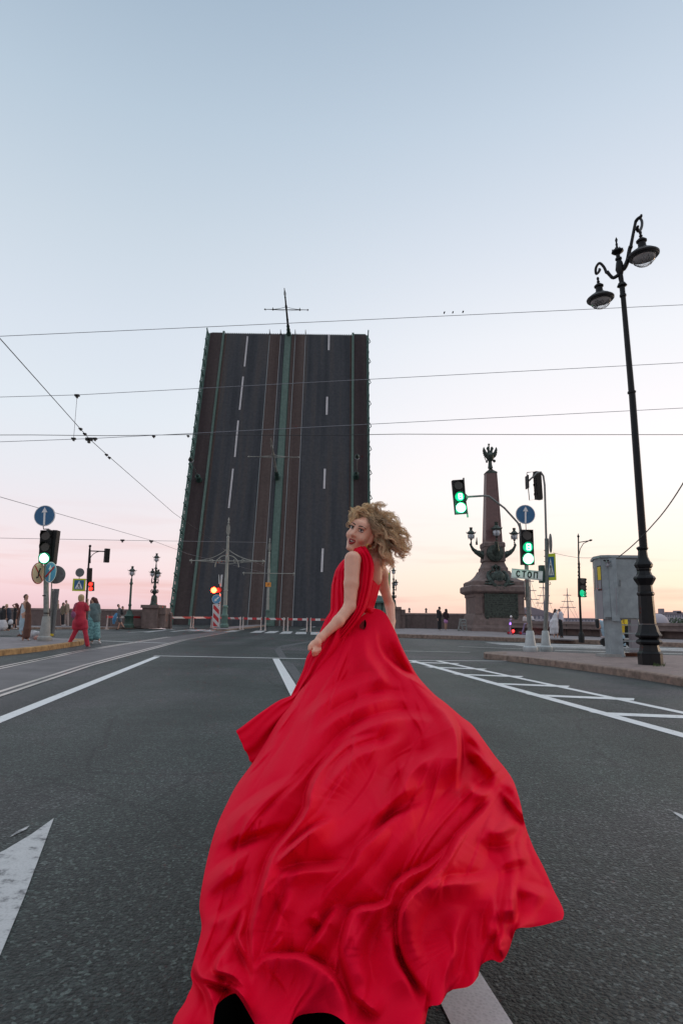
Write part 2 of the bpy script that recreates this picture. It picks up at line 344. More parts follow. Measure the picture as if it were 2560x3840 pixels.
def structure(name, mb, m, smooth=False, kind='structure'):
    ob = raw(name, mb.v, mb.f, m, (0, 0, 0), None, smooth); ob['kind'] = kind; return ob
def clone(root, delta, label=None, group=None, rotz=0.0):
    """copy a thing with its parts and their sub-parts, shifted by delta"""
    r = root.copy(); C.objects.link(r); r.location = root.location + Vector(delta); r.rotation_euler = (0, 0, rotz)
    ORG[r.name] = Vector(r.location)
    if label: r['label'] = label
    if group: r['group'] = group
    for ch in list(root.children):
        c = ch.copy(); C.objects.link(c); c.parent = r
        for g in list(ch.children):
            d = g.copy(); C.objects.link(d); d.parent = c
    return r
def sheet(mb, pts, z): 
    p = [Vector((q.x, q.y, z)) for q in pts]; mb.add(p, [tuple(range(len(p)))]); return mb
def pxline(mb, a, b, w, z=.004):
    """a painted line on the road between two photo pixels, w metres wide"""
    A, B = G(*a, z), G(*b, z); d = (B - A).normalized(); n = Vector((-d.y, d.x, 0)) * w / 2
    return sheet(mb, [A - n, B - n, B + n, A + n], z)
# ================================================================== ground, river, pavements
Z = Vector((0, 0, 1))
def PX(px, Y): return P(px, 2300, Y).x
YB = 77.0
wl_end = P(640, 2340, 52.6)
rw = [G(1440, 2353.5, .2), G(1700, 2359, .2), G(1985, 2379, .2), G(2600, 2398.5, .2)]
rdir = (rw[3] - rw[2]).normalized()
land = [Vector((-420, -420, 0)), Vector((420, -420, 0)), Vector((420, rw[3].y + .5, 0)), rw[3] + rdir * 60 + Vector((0, .5, 0)), rw[3] + Vector((0, .5, 0)), rw[2] + Vector((0, .5, 0)),
        rw[1] + Vector((0, .5, 0)), rw[0] + Vector((-2, .5, 0)), Vector((PX(1400, YB), YB + .4, 0)), Vector((PX(628, YB), YB + .4, 0)), Vector((wl_end.x, 52.6, 0)), Vector((-420, 52.6, 0))]
mb = MB(); sheet(mb, land, 0.0); structure('road', mb, 'asphalt')
mb = MB()
for i in range(len(land)):
    a, b = land[i], land[(i + 1) % len(land)]
    mb.add([(a.x, a.y, -.002), (b.x, b.y, -.002), (b.x, b.y, -5.2), (a.x, a.y, -5.2)], [(0, 1, 2, 3)])
structure('embankment', mb, 'granite_plain')
mb = MB(); mb.add([(-5000, -5000, -5), (5000, -5000, -5), (5000, 5000, -5), (-5000, 5000, -5)], [(0, 1, 2, 3)]); structure('river', mb, 'water')

def slab(name, front, back, z, m, kerbmat, kh=None, kw=.16, seg=None, structure_kerb='kerb'):
    """raised pavement: front kerb line (px list on plane z) and back line"""
    f = [G(*p, z) for p in front]; b = [G(*p, z) for p in back]
    kb = MB(); top = []
    for i in range(len(f) - 1):
        a, c = f[i], f[i + 1]; d = (c - a); L = d.length; d.normalize(); n = Vector((-d.y, d.x, 0)); 
        k = max(1, int(L / 1.5)) if seg is None else seg
        for j in range(k):
            p = a + d * (L * j / k + .006); q = a + d * (L * (j + 1) / k - .006)
            dz = (hash((i, j)) % 5) * .0006
            kb.prism([Vector((p.x, p.y, -.02)), Vector((q.x, q.y, -.02)), Vector((q.x, q.y, z - .02)), Vector((q.x, q.y, z + dz)) + n * .02, Vector((p.x, p.y, z + dz)) + n * .02, Vector((p.x, p.y, z - .02))][:4] + [Vector((p.x, p.y, z + dz)) + n * .02, Vector((p.x, p.y, z - .02))], n * kw)
    structure(structure_kerb, kb, kerbmat)
    off = []
    for i, p in enumerate(f):
        a = f[max(0, i - 1)]; c = f[min(len(f) - 1, i + 1)]; d = (c - a).normalized(); n = Vector((-d.y, d.x, 0)); off.append(p + n * (kw + .004))
    sl = MB(); poly = off + b; sheet(sl, poly, z - .004); structure(name, sl, m)

# near right island: kerb line curving away to the right of the frame
slab('right_pavement', [(1819, 2451), (1900, 2458), (1977, 2466), (2080, 2477), (2190, 2490), (2340, 2509), (2490, 2531), (2720, 2566)],
     [(3400, 2475), (2560, 2457), (2230, 2451), (2050, 2444), (1880, 2441), (1822, 2444)], .15, 'paving', 'kerb')
# rounded end of the island
mb = MB(); a = G(1819, 2451, .15); b = G(1822, 2444, .15); mb.prism([a, G(1812, 2447, .15), b, b + Vector((.6, 0, 0)), a + Vector((.6, 0, 0))], (0, 0, -.17)); structure('kerb_end', mb, 'kerb')
# far right pavement by the river wall
slab('far_pavement', [(1300, 2371), (1470, 2377), (1820, 2388), (2140, 2398), (2560, 2411), (2900, 2422)], [(2900, 2404), (2600, 2397), (1985, 2378), (1700, 2358), (1440, 2352.5), (1380, 2352)], .2, 'paving_grey', 'kerb', kw=.3)
mb = MB(); e = [G(2060, 2395.5, .21), G(2150, 2398.5, .21), G(2140, 2392, .21), G(2078, 2390, .21)]
mb.prism(e, (0, 0, -.05)); structure('ramp', mb, 'paving_grey')
# near left pavement with worn yellow kerb, ends just before the two women
slab('left_pavement', [(-500, 2505), (0, 2438), (80, 2431), (160, 2423), (240, 2413), (300, 2405), (314, 2402)], [(312, 2395), (150, 2391), (0, 2389), (-500, 2384)], .15, 'paving_grey', 'kerb_yellow', kw=.14)
mb = MB(); a = G(314, 2402, .15); b = G(312, 2395, .15); mb.prism([a, G(318, 2398, .15), b, b - Vector((.4, 0, 0)), a - Vector((.4, 0, 0))], (0, 0, -.17)); structure('kerb_end', mb, 'kerb_yellow')
slab('far_left_pavement', [(-500, 2352), (0, 2352), (200, 2352), (400, 2352), (600, 2349)], [(640, 2341), (400, 2341), (0, 2338), (-500, 2332)], .15, 'paving_grey', 'kerb', kw=.25)
# tram island on the bridge approach
slab('tram_island', [(790, 2358), (850, 2360), (930, 2352), (1010, 2343)], [(1010, 2339.5), (930, 2344), (850, 2351), (800, 2353)], .13, 'paving_grey', 'kerb', kw=.15)

# ------------------------------------------------------------------ road markings
PT = MB(); PW = MB()
pxline(PT, (590, 2462), (-420, 2868), .16)                 # left edge line
pxline(PT, (578, 2459), (1560, 2478), .15, .0045)          # stop line
pxline(PT, (1500, 2476), (1950, 2479), .11, .0045)
pxline(PT, (1034, 2470), (1930, 4060), .17)                # lane line under the train
pxline(PT, (1545, 2478), (2760, 2812), .17)                # hatched zone, near edge
pxline(PT, (1640, 2478), (2760, 2715), .14)                # hatched zone, far edge
for a, b in [((1570, 2484), (1700, 2488)), ((1640, 2502), (1800, 2509)), ((1748, 2529), (1935, 2537)), ((1885, 2563), (2105, 2574)), ((2050, 2607), (2345, 2622)), ((2310, 2676), (2640, 2692))]:
    A, B = G(*a, .005), G(*b, .005); n = Vector((.0, 1, 0)) * .13; n2 = Vector((-.18, 0, 0))
    sheet(PT, [A + n2 - n, B - n2 * .3 - n, B - n2 + n, A + n + n2 * 1.6], .005)
structure('road_marking', PT, 'paint')
# arrow painted on the road at the left
ar = MB(); sheet(ar, [G(203, 3070), G(120, 3130), G(20, 3190), G(-260, 3330), G(-200, 3380), G(-420, 4000), G(-120, 3800), G(0, 3590), G(95, 3360)], .004)
structure('painted_arrow', ar, 'paint_worn')
a2 = MB(); sheet(a2, [G(112, 3098), G(100, 3112), G(38, 3142), G(60, 3122)], .004); structure('road_marking', a2, 'paint_worn')
a3 = MB(); sheet(a3, [G(2500, 3035), G(2560, 3060), G(2640, 3110), G(2560, 3075)], .004); structure('road_marking', a3, 'paint_worn')
# worn lines, left part
pxline(PW, (355, 2402), (630, 2412), .28); pxline(PW, (-200, 2398), (160, 2401), .22); pxline(PW, (150, 2369), (480, 2370), .18)
pxline(PW, (480, 2372), (640, 2362), .18)
for x0 in range(6): 
    pxline(PW, (500 + 48 * x0, 2372 - 1.2 * x0), (590 + 46 * x0, 2361 - .4 * x0), .35, .0045) if x0 % 2 else None
# zebra in front of the barrier
for (xa, ya, xb, yb, w_) in [(618, 2362, 640, 2360, 1), (700, 2366.5, 775, 2360.5, 1), (757, 2368, 825, 2362.5, 1), (838, 2369.5, 905, 2364, 1), (935, 2373, 996, 2365.5, 1), (987, 2374.5, 1046, 2366.5, 1), (1047, 2376.5, 1096, 2368, 1), (1106, 2378, 1146, 2369.5, 1), (1164, 2380, 1199, 2370, 1), (1225, 2381, 1255, 2371, 1)]:
    dx = 28
    sheet(PW, [G(xa, ya), G(xa + dx + 14, ya), G(xb + 2, yb), G(xb - dx - 6, yb)], .0045)
pxline(PW, (1128, 2361.5), (1150, 2357.5), .3, .0045); pxline(PW, (1170, 2352), (1182, 2349.5), .3, .0045)
# zebra and lines on the right
for (xa, ya, xb, yb, t) in [(1815, 2409.5, 3000, 2436, 1.3), (1850, 2414.5, 3000, 2443, 1.3), (1925, 2420, 3000, 2449, 1.2), (1985, 2427, 3000, 2452, .6), (2050, 2434, 3000, 2458, .5)]:
    A, B, Cc, D = G(xa, ya), G(xb, yb), G(xb, yb + t * 5.4), G(xa + 30, ya + t * 2.7)
    if xa < 1990: sheet(PW, [A, B, B + (Cc - B) * .55, D], .0045)
pxline(PW, (1718, 2424.5), (1960, 2433), .16); pxline(PW, (1480, 2440), (1760, 2446), .14); pxline(PW, (2080, 2438), (2900, 2462), .3)
structure('road_marking', PW, 'paint_worn')
# tram track: darker paving band and two rails
tb = MB(); sheet(tb, [G(-300, 2712), G(350, 2494), G(700, 2400), G(905, 2364), G(860, 2362), G(640, 2388), G(460, 2417), G(310, 2442), G(0, 2508), G(-300, 2572)], .003); structure('tram_track_bed', tb, 'trackbed')
tr = MB()
for ln in ([(-300, 2712), (350, 2494), (700, 2400), (905, 2364)], [(-300, 2574), (0, 2509), (310, 2443), (460, 2418), (640, 2389)]):
    for i in range(len(ln) - 1):
        for o in (0, .17):
            A, B = G(*ln[i]), G(*ln[i + 1]); d = (B - A).normalized(); n = Vector((-d.y, d.x, 0)); A = A + n * o; B = B + n * o
            sheet(tr, [A - n * .04, B - n * .04, B + n * .04, A + n * .04], .008)
structure('tram_rail', tr, 'rail')
# repaired strips and cracks in the asphalt
M['patch'] = mat('asphalt_repair', (.060, .062, .066), .6, var=.3, vscale=3, bump=.5, bscale=120)
pt = MB()
for q in ([(1040, 2480), (1075, 2480), (1100, 2490), (1085, 2520)], [(1085, 2520), (1100, 2490), (1150, 2560), (1165, 2640)], [(1030, 2440), (1052, 2430), (1075, 2470), (1050, 2470)], [(1052, 2430), (1030, 2440), (1045, 2425), (1060, 2420)], [(1060, 2420), (1058, 2428), (1205, 2401), (1200, 2398)]): sheet(pt, [G(*c) for c in q], .002)
structure('asphalt_patch', pt, 'patch')
# small grass tuft rooted at the lamp foot
random.seed(4); gb = MB()
for i in range(46):
    b = G(2468 + random.uniform(-22, 24), 2497 + random.uniform(-3, 3), .146); h = random.uniform(.03, .09); q = Vector((random.uniform(-.05, .05), random.uniform(-.03, .03), h)); s = Vector((.006, 0, 0))
    gb.add([b - s, b + s, b + q], [(0, 1, 2)])
M['grass'] = mat('grass_blades', (.05, .09, .02), .7, var=.4)
structure('grass', gb, 'grass', kind='stuff')

# ================================================================== river walls
def wall_run(name, a, b, z0, z1, th, label, m='granite', cap=True, bench=False):
    org = (a + b) / 2; org = Vector((org.x, org.y, z0)); d = (b - a); d.z = 0; L = d.length; d.normalize(); n = Vector((-d.y, d.x, 0))
    t = thing(name, org, label, 'wall')
    w_ = MB(); k = max(1, round(L / 2.6))
    for j in range(k):
        p = a + d * (L * j / k + .008); q = a + d * (L * (j + 1) / k - .008)
        w_.prism([Vector((p.x, p.y, z0 - .1)), Vector((q.x, q.y, z0 - .1)), Vector((q.x, q.y, z1 - .16)), Vector((p.x, p.y, z1 - .16))], n * th)
    part('wall_face', w_, m, t)
    c_ = MB(); k2 = max(1, round(L / 3.4))
    for j in range(k2):
        p = a + d * (L * j / k2 + .006) - n * .04; q = a + d * (L * (j + 1) / k2 - .006) - n * .04
        c_.prism([Vector((p.x, p.y, z1 - .158)), Vector((q.x, q.y, z1 - .158)), Vector((q.x, q.y, z1 - .03)), Vector((q.x, q.y, z1)) + n * .05, Vector((p.x, p.y, z1)) + n * .05, Vector((p.x, p.y, z1 - .03))], n * (th + .08))
    part('coping', c_, 'granite_plain', t)
    if bench:
        s_ = MB(); k3 = max(1, round(L / 3.0))
        for j in range(k3):
            p = a + d * (L * j / k3 + .006) - n * .5; q = a + d * (L * (j + 1) / k3 - .006) - n * .5
            s_.prism([Vector((p.x, p.y, z0 + .40)), Vector((q.x, q.y, z0 + .40)), Vector((q.x, q.y, z0 + .52)), Vector((p.x, p.y, z0 + .52))], n * .495)
        part('bench_slab', s_, 'granite_plain', t)
        q_ = MB()
        for j in range(k3 + 1):
            p = a + d * (L * j / k3) - n * .22 + Vector((0, 0, z0 + .2 - a.z)); q_.box((p.x, p.y, z0 + .195), (.28, .40, .40), Matrix.Rotation(math.atan2(d.y, d.x), 3, 'Z'))
        part('bench_foot', q_, 'granite_plain', t)
    return t
lw0 = Vector((-90, 52, .15)); lw1 = P(640, 2340, 52)
wall_run('river_wall', lw0, Vector((PX(548, 52), 52, .15)), .15, 1.52, .5, 'long granite parapet behind the people at the left')
wall_run('river_wall', Vector((PX(612, 52) , 52, .15)), Vector((lw1.x, 52, .15)), .15, 1.3, .5, 'short lower parapet between ornate lantern pedestal and raised bridge')
wall_run('river_wall', rw[2] - rdir * 1.2, rw[3] + rdir * 50, .2, 1.03, .4, 'low parapet with stone bench right of the obelisk', bench=True)
# small posts on the coping left of the obelisk
wall_c = wall_run('river_wall', rw[0], rw[1] + (rw[1] - rw[0]).normalized() * 1.5, .2, 1.58, .5, 'granite parapet behind the couple left of the obelisk')
for i, x in enumerate((1534, 1597)):
    p = P(x, 2297, 56.2); mb = MB(); mb.lathe([(.09, 0), (.09, .12), (.05, .16), (.11, .26), (.09, .36), (.02, .42)], (p.x, p.y, 1.58), 10)
    part('knob', mb, 'granite_plain', wall_c)

# ================================================================== raised bridge leaf
U = ray(1342, -3040).normalized(); WD = U.cross(Z).normalized()
if WD.x < 0: WD = -WD
NL = WD.cross(U).normalized()
if NL.y > 0: NL = -NL
B0 = P(1010, 2352, YB)
def leaf(px, py):
    v = ray(px, py); o = Vector((0, 0, CAM_H)); t = (B0 - o).dot(NL) / v.dot(NL); q = o + v * t - B0
    return q.dot(WD), q.dot(U)
def LP(s, t, n=0.0): return B0 + WD * s + U * t + NL * n
TOP = leaf(1080, 1254)[1]; BOT = -2.5
print('LEAF length', TOP, 'width', leaf(1380, 1252)[0] - leaf(776, 1252)[0], 'u', U)
sx = lambda px: leaf(px, 1252)[0]
def strip(mb, s0, s1, n0, n1, t0=None, t1=None):
    t0 = BOT if t0 is None else t0; t1 = TOP if t1 is None else t1
    vs = [LP(s, t, n) for n in (n0, n1) for t in (t0, t1) for s in (s0, s1)]
    mb.add(vs, [(0, 2, 3, 1), (4, 5, 7, 6), (0, 1, 5, 4), (1, 3, 7, 5), (3, 2, 6, 7), (2, 0, 4, 6)])
br = thing('bascule_bridge', B0 + U * BOT, 'raised bridge leaf standing nearly upright with its road deck facing us', 'bridge')
def streak_mat(name, c1, c2, sc=3.0, c3=None):
    m = bpy.data.materials.new(name); m.use_nodes = True; t = m.node_tree; b = t.nodes['Principled BSDF']; L = t.links.new
    tc_ = t.nodes.new('ShaderNodeTexCoord'); a = t.nodes.new('ShaderNodeVectorMath'); a.operation = 'DOT_PRODUCT'; L(tc_.outputs['Object'], a.inputs[0]); a.inputs[1].default_value = tuple(WD * sc)
    c = t.nodes.new('ShaderNodeVectorMath'); c.operation = 'DOT_PRODUCT'; L(tc_.outputs['Object'], c.inputs[0]); c.inputs[1].default_value = tuple(U * .035)
    cb = t.nodes.new('ShaderNodeCombineXYZ'); L(a.outputs['Value'], cb.inputs[0]); L(c.outputs['Value'], cb.inputs[1])
    n = t.nodes.new('ShaderNodeTexNoise'); n.inputs['Scale'].default_value = 1.0; n.inputs['Detail'].default_value = 5; L(cb.outputs[0], n.inputs['Vector'])
    rp = t.nodes.new('ShaderNodeValToRGB'); ramp(rp, [(.34, (*c1, 1)), (.66, (*c2, 1))] if not c3 else [(.3, (*c1, 1)), (.5, (*c2, 1)), (.7, (*c3, 1))]); L(n.outputs['Fac'], rp.inputs[0])
    n2 = t.nodes.new('ShaderNodeTexNoise'); n2.inputs['Scale'].default_value = 3.0; n2.inputs['Detail'].default_value = 8; L(tc_.outputs['Object'], n2.inputs['Vector'])
    rs = t.nodes.new('ShaderNodeValToRGB'); ramp(rs, [(.35, (.88, .88, .88, 1)), (.7, (1.12, 1.12, 1.12, 1))]); L(n2.outputs['Fac'], rs.inputs[0])
    mu = t.nodes.new('ShaderNodeMix'); mu.data_type = 'RGBA'; mu.blend_type = 'MULTIPLY'; mu.inputs[0].default_value = 1; L(rp.outputs[0], mu.inputs[6]); L(rs.outputs[0], mu.inputs[7])
    L(mu.outputs[2], b.inputs['Base Color']); b.inputs['Roughness'].default_value = .8; b.inputs['Specular IOR Level'].default_value = .2
    return m
M['deck'] = streak_mat('bridge_asphalt', (.034, .037, .044), (.056, .058, .066), .8, (.080, .070, .068))
M['deck_brown'] = streak_mat('bridge_brown_deck', (.066, .046, .044), (.10, .074, .068), .8)
M['deck_walk'] = streak_mat('bridge_brown_footway', (.042, .030, .033), (.070, .053, .052), .7)
M['leaf_green'] = streak_mat('bridge_green_strip', (.09, .14, .122), (.125, .175, .155), .6)
M['leaf_rail'] = mat('bridge_rail_steel', (.26, .26, .27), .5, .5)
body = MB(); strip(body, sx(782), sx(1378), -1.6, -.02); part('leaf_structure', body, 'green_dark', br)
g = MB(); 
for k in range(9):
    s = sx(790) + (sx(1370) - sx(790)) * k / 8; strip(g, s - .2, s + .2, -4.2, -1.602, BOT, TOP * .55); strip(g, s - .18, s + .18, -2.8, -1.602, TOP * .55 + .01, TOP - .5)
part('girder', g, 'green_dark', br)
x = MB(); strip(x, sx(852), sx(1010), -.02, 0); strip(x, sx(1147), sx(1312), -.02, 0); strip(x, sx(1054), sx(1068), -.02, 0); part('carriageway', x, 'deck', br)
x = MB(); strip(x, sx(1013), sx(1052), -.02, .004); strip(x, sx(1094), sx(1106), -.02, .002); strip(x, sx(1109), sx(1145), -.02, .004); strip(x, sx(843), sx(852), -.02, .003); strip(x, sx(1312), sx(1319), -.02, .003); part('tram_track', x, 'deck_brown', br)
x = MB(); strip(x, sx(790), sx(836), -.02, .16); strip(x, sx(1327), sx(1373), -.02, .16); part('footway', x, 'deck_walk', br)
for a_, b_ in ((836, 843.5), (1319, 1327)):
    x = MB(); strip(x, sx(a_), sx(b_), -.02, .30, None, TOP + .25); part('kerb_beam', x, 'leaf_green', br)
x = MB(); strip(x, sx(1070), sx(1091.5), -.02, .14); part('median_strip', x, 'leaf_green', br)
x = MB()
for p_ in (1012, 1053, 1107.5, 1146): strip(x, sx(p_) - .035, sx(p_) + .035, -.02, .03, None, TOP + .02)
part('rail', x, 'leaf_rail', br)
M['leaf_paint'] = mat('bridge_lane_paint', (.50, .47, .48), .6, var=.12, vscale=2)
def dash(x, p0, p1, wd=.11):
    s0, t0 = leaf(*p0); s1, t1 = leaf(*p1); s = (s0 + s1) / 2
    vs = [LP(s0 - wd, t0, .006), LP(s0 + wd, t0, .006), LP(s1 + wd, t1, .006), LP(s1 - wd, t1, .006)]; x = MB(); x.add(vs, [(0, 1, 2, 3)]); part('lane_dash', x, 'leaf_paint', br)
def CR(x_, y_): return (600 + x_ * .574, 1000 + y_ * .574)
x = MB()
for a_, b_ in (((572, 455), (552, 652)), ((543, 718), (520, 935)), ((511, 1005), (489, 1243)), ((477, 1320), (450, 1568))): 
    A_, B_ = CR(*a_), CR(*b_)
    if a_[0] == 477: B_ = (858, 1905)
    dash(x, A_, B_)
for a_, b_ in (((1103, 445), (1101, 545)), ((1091, 850), (1088, 967)), ((1076, 1320), (1072, 1450))): dash(x, CR(*a_), CR(*b_), .13)
dash(x, (1210, 2057), (1206, 2145), .13)
# further dashes below, behind the mast and the signs
dash(x, (832, 2155), (828, 2200)); 
# comb joint along the top edge
x = MB(); strip(x, sx(845), sx(1318), -.32, -.03, TOP + .001, TOP + .05); s = sx(845); k = 0
while s < sx(1318):
    strip(x, s, s + .16, -.30, -.035, TOP + .04, TOP + .2); s += .32
part('comb_joint', x, 'deck', br)
for p_ in (1012, 1053, 1107.5, 1146): x = MB(); x.cyl(LP(sx(p_), TOP - .1, .05), LP(sx(p_), TOP + .3, .75), .09, .03, 6); part('rail_tip', x, 'black_iron', br)
x = MB(); strip(x, sx(795), sx(836), -.5, -.03, TOP, TOP + .22); part('end_plate', x, 'green_dark', br)
x = MB(); strip(x, sx(1327), sx(1370), -.5, -.03, TOP, TOP + .30); part('end_plate', x, 'green_dark', br)
# railings
for side, pe in ((-1, 783), (1, 1379)):
    x = MB(); s = sx(pe); n_post = 24
    strip(x, s - .05, s + .05, 1.15, 1.25, BOT + 1, TOP); strip(x, s - .04, s + .04, .16, .26, BOT + 1, TOP); strip(x, s - .03, s + .03, .85, .90, BOT + 1, TOP)
    strip(x, s - (.35 if side > 0 else .1), s + (.1 if side > 0 else .35), -.3, .05)
    for j in range(n_post + 1):
        t0 = BOT + 1 + (TOP - BOT - 1.3) * j / n_post; L_ = (TOP - BOT - 1.3) / n_post
        strip(x, s - .08, s + .08, 0, 1.42, t0 - .08, t0 + .08)
        if j < n_post:
            for (a_, c_) in ((.3, .85), (.85, .3)):
                x.tube([LP(s, t0 + .1, a_), LP(s, t0 + L_ / 2, c_)], .035, 4); x.tube([LP(s, t0 + L_ / 2, c_), LP(s, t0 + L_ - .1, a_)], .035, 4)
            for q in range(1, 6): x.tube([LP(s, t0 + L_ * q / 6, .26), LP(s, t0 + L_ * q / 6, .85)], .02, 4)
    for j in range(12):   # outer brackets
        t0 = TOP * (j + .6) / 12; x.tube([LP(s, t0, -.2), LP(s + side * .35, t0 + .2, .1), LP(s + side * .1, t0 + .5, .5)], .06, 5)
    part('railing', x, 'green_metal', br)

# ------------------------------------------------------------------ tram masts
def mast(name, base, up, right, H, arm, label, m='grey_pole', mb_='green_metal', arm_z=.62, scroll=True, sign=False, straight=False, group='tram wire masts along the bridge', hang=False):
    up = up.normalized(); right = right.normalized(); f = right.cross(up)
    t = thing(name, base, label, 'mast', group)
    b = MB(); b.lathe([(.30, 0), (.36, .05), (.36, .25), (.27, .35), (.27, .9), (.30, 1.0), (.22, 1.15), (.20, 1.6), (.25, 1.65), (.25, 1.75), (.17, 1.85)], base, 14, axis=up, x=right); part('mast_base', b, mb_, t)
    s = MB(); s.lathe([(.17, 1.84), (.155, 3.0), (.18, 3.02), (.18, 3.1), (.15, 3.15), (.125, H * .60), (.16, H * .60 + .03), (.16, H * .60 + .5), (.12, H * .60 + .55), (.105, H * .83), (.13, H * .83 + .02), (.13, H * .83 + .1), (.06, H * .84 + .1)], base, 12, axis=up, x=right); part('shaft', s, m, t)
    fi = MB(); h0 = H * .85
    for k in range(6):
        a = 2 * math.pi * k / 6; d = right * math.cos(a) + f * math.sin(a)
        fi.tube([base + up * h0 + d * .03, base + up * (h0 + .35) + d * .16, base + up * (h0 + .8) + d * .13, base + up * (h0 + 1.05) + d * .03], .02, 5)
    fi.lathe([(.03, h0 - .05), (.03, h0 + 1.05), (.09, h0 + 1.12), (.04, h0 + 1.25), (.08, h0 + 1.4), (.01, h0 + 1.6)], base, 8, axis=up); part('finial', fi, m, t)
    az_ = H * arm_z; a = MB(); c = base + up * az_
    a.tube([c - right * arm, c + right * arm], .045, 6)
    for sgn in (-1, 1):
        if not straight:
            a.tube([c + up * (.95 if scroll else .5) * (1 - k_ / 8) ** 2.6 + right * sgn * (.1 + (arm - .1) * k_ / 8) for k_ in range(9)], .03, 5)
            a.tube([c - up * .25 + right * sgn * .15, c - up * .1 + right * sgn * arm * .5, c + right * sgn * arm * .95], .022, 5)
        a.sphere(c + right * sgn * arm, .10, 8, 5); a.cyl(c + right * sgn * arm * .97 - up * .25, c + right * sgn * arm * .97 + up * .15, .03, n=5)
        if hang:
            a.cyl(c + right * sgn * arm * .62 - up * .2, c + right * sgn * arm * .62 + up * .35, .05, n=6); a.sphere(c + right * sgn * arm * .62 - up * .02, .14, 8, 5)
        if scroll:
            for q, rr in ((.22, .22), (.42, .18)):
                cc = c + right * sgn * arm * q + up * -.02; pts = [cc + (right * sgn * math.cos(w_) + up * math.sin(w_)) * rr * (1 - w_ / 9) for w_ in [i * .5 for i in range(12)]]; a.tube(pts, .03, 5)
            pts = [c + right * sgn * (.15 + .85 * math.sin(i * .16)) + up * (.45 - .95 * (1 - math.cos(i * .16))) for i in range(11)]; a.tube(pts, .045, 5)
    part('cross_arm', a, m, t)
    if sign:
        q = MB(); q.box(base + up * (H * .47) - f * 0 + Vector((0, -.2, 0)), (.62, .04, .5)); part('number_plate', q, M['orange_plate'], t)
        q = MB(); q.box(base + up * (H * .47) + Vector((-.07, -.226, 0)), (.04, .01, .22)); q.box(base + up * (H * .47) + Vector((.08, -.226, 0)), (.12, .01, .04)); q.box(base + up * (H * .47) + Vector((.08, -.226, .09)), (.12, .01, .04)); part('number_marks', q, 'ink', t)
    return t
M['orange_plate'] = mat('orange_number_plate', (.75, .28, .04), .5)
M['mast_stone'] = mat('pale_weathered_mast_paint', (.30, .30, .27), .6, var=.25, vscale=2, bump=.1)
mast('tram_mast', G(841, 2354, .13), Vector((0, 0, 1)), Vector((1, -.04, 0)), 9.0, 3.1, 'nearest tram mast with scrolled cross arm beside the red signal', m='mast_stone', arm_z=.615)
mast('tram_mast', Vector((PX(1003, 73), 73, 0)), Vector((0, 0, 1)), Vector((1, 0, 0)), 9.9, 2.9, 'tram mast with orange number plate standing before the raised deck', m='mast_stone', mb_='leaf_green', arm_z=.60, scroll=False, sign=True, straight=True)
for (bp, tp, lab, arm, hg) in (((1083, 1256), (1057, 1068), 'tram mast sticking out from the top edge of the raised bridge', 3.05, True), ((1040, 1795), (1013, 1632), 'tram mast leaning out halfway up the raised bridge', 3.1, False)):
    s_, t_ = leaf(*bp); base = LP(s_, t_, .14); 
    # length so that the tip lands where the photo shows it
    best = min((abs((lambda q: (1920 - FPX * (CM.transposed() @ (q - Vector((0, 0, CAM_H)))).y / -(CM.transposed() @ (q - Vector((0, 0, CAM_H)))).z))(base + NL * h) - tp[1]), h) for h in [4 + .1 * i for i in range(120)])
    print('leaf mast h', best)
    H_ = best[1] * .92
    mast('tram_mast', base, NL, WD, H_, arm, lab, m=('black_iron' if hg else 'mast_stone'), mb_='green_dark', arm_z=.57, scroll=False, hang=hg)
M['globe_warm'] = M['globe']
for (bp, lab) in (((748, 1803), 'bent lamp post lying out from the left footway of the raised bridge'), ((1334, 1792), 'lamp post lying out from the right footway of the raised bridge')):
    s_, t_ = leaf(*bp); base = LP(s_, t_, .16); h = 5.2
    t = thing('bridge_lamp', base, lab, 'street lamp', 'lamps on the raised leaf')
    b = MB(); b.lathe([(.40, 0), (.42, .1), (.30, .3), (.30, .9), (.36, 1.0), (.2, 1.15), (.16, 1.5)], base, 10, axis=NL); part('lamp_base', b, 'green_dark', t)
    b = MB(); b.lathe([(.10, 1.5), (.07, h - .6), (.12, h - .55), (.05, h - .35)], base, 8, axis=NL); part('post', b, 'grey_pole', t)
    b = MB(); b.sphere(base + NL * (h - .1), .30, 12, 8); part('globe', b, 'globe', t)
    b = MB(); b.lathe([(.30, h + .08), (.34, h + .15), (.16, h + .35), (.08, h + .45), (.12, h + .6), (.01, h + .7)], base, 10, axis=NL); part('lamp_cap', b, 'bronze', t)

# ================================================================== overhead wires
def wire(pts, r, label, m='wire', cat='wire', sag=0.0, clamps=(), group=None):
    q = []
    for i in range(len(pts) - 1):
        a, b = P(*pts[i]), P(*pts[i + 1]); n = 12
        for k in range(n): 
            u = k / n; q.append(a.lerp(b, u) - Z * sag * 4 * u * (1 - u))
    q.append(P(*pts[-1])); org = q[len(q) // 2]
    t = thing('overhead_wire', org, label, cat, group); mb = MB(); mb.tube(q, r, 5); part('cable', mb, m, t)
    for c in clamps:
        p = P(*c[:3]); s = c[3]; mb = MB(); mb.box(p, (s * 1.7, .1, s * .7)); mb.box(p - Z * s * .5, (s * .5, .1, s)); part('clamp', mb, 'wire_dark', t)
    return t
wire([(-300, 1271, 16), (0, 1261, 16), (1280, 1203, 17), (2560, 1143, 18), (2900, 1128, 18)], .0085, 'highest span wire crossing above the raised bridge', clamps=[(1665, 1172, 17.2, .022), (1697, 1171, 17.2, .02), (1735, 1169, 17.2, .022)])
wire([(-300, 1494, 19), (0, 1489, 19), (290, 1481, 19), (1280, 1428, 19), (2560, 1360, 19), (2900, 1342, 19)], .009, 'second span wire from the top, crossing the upper bridge deck', clamps=[(290, 1483, 19, .08)])
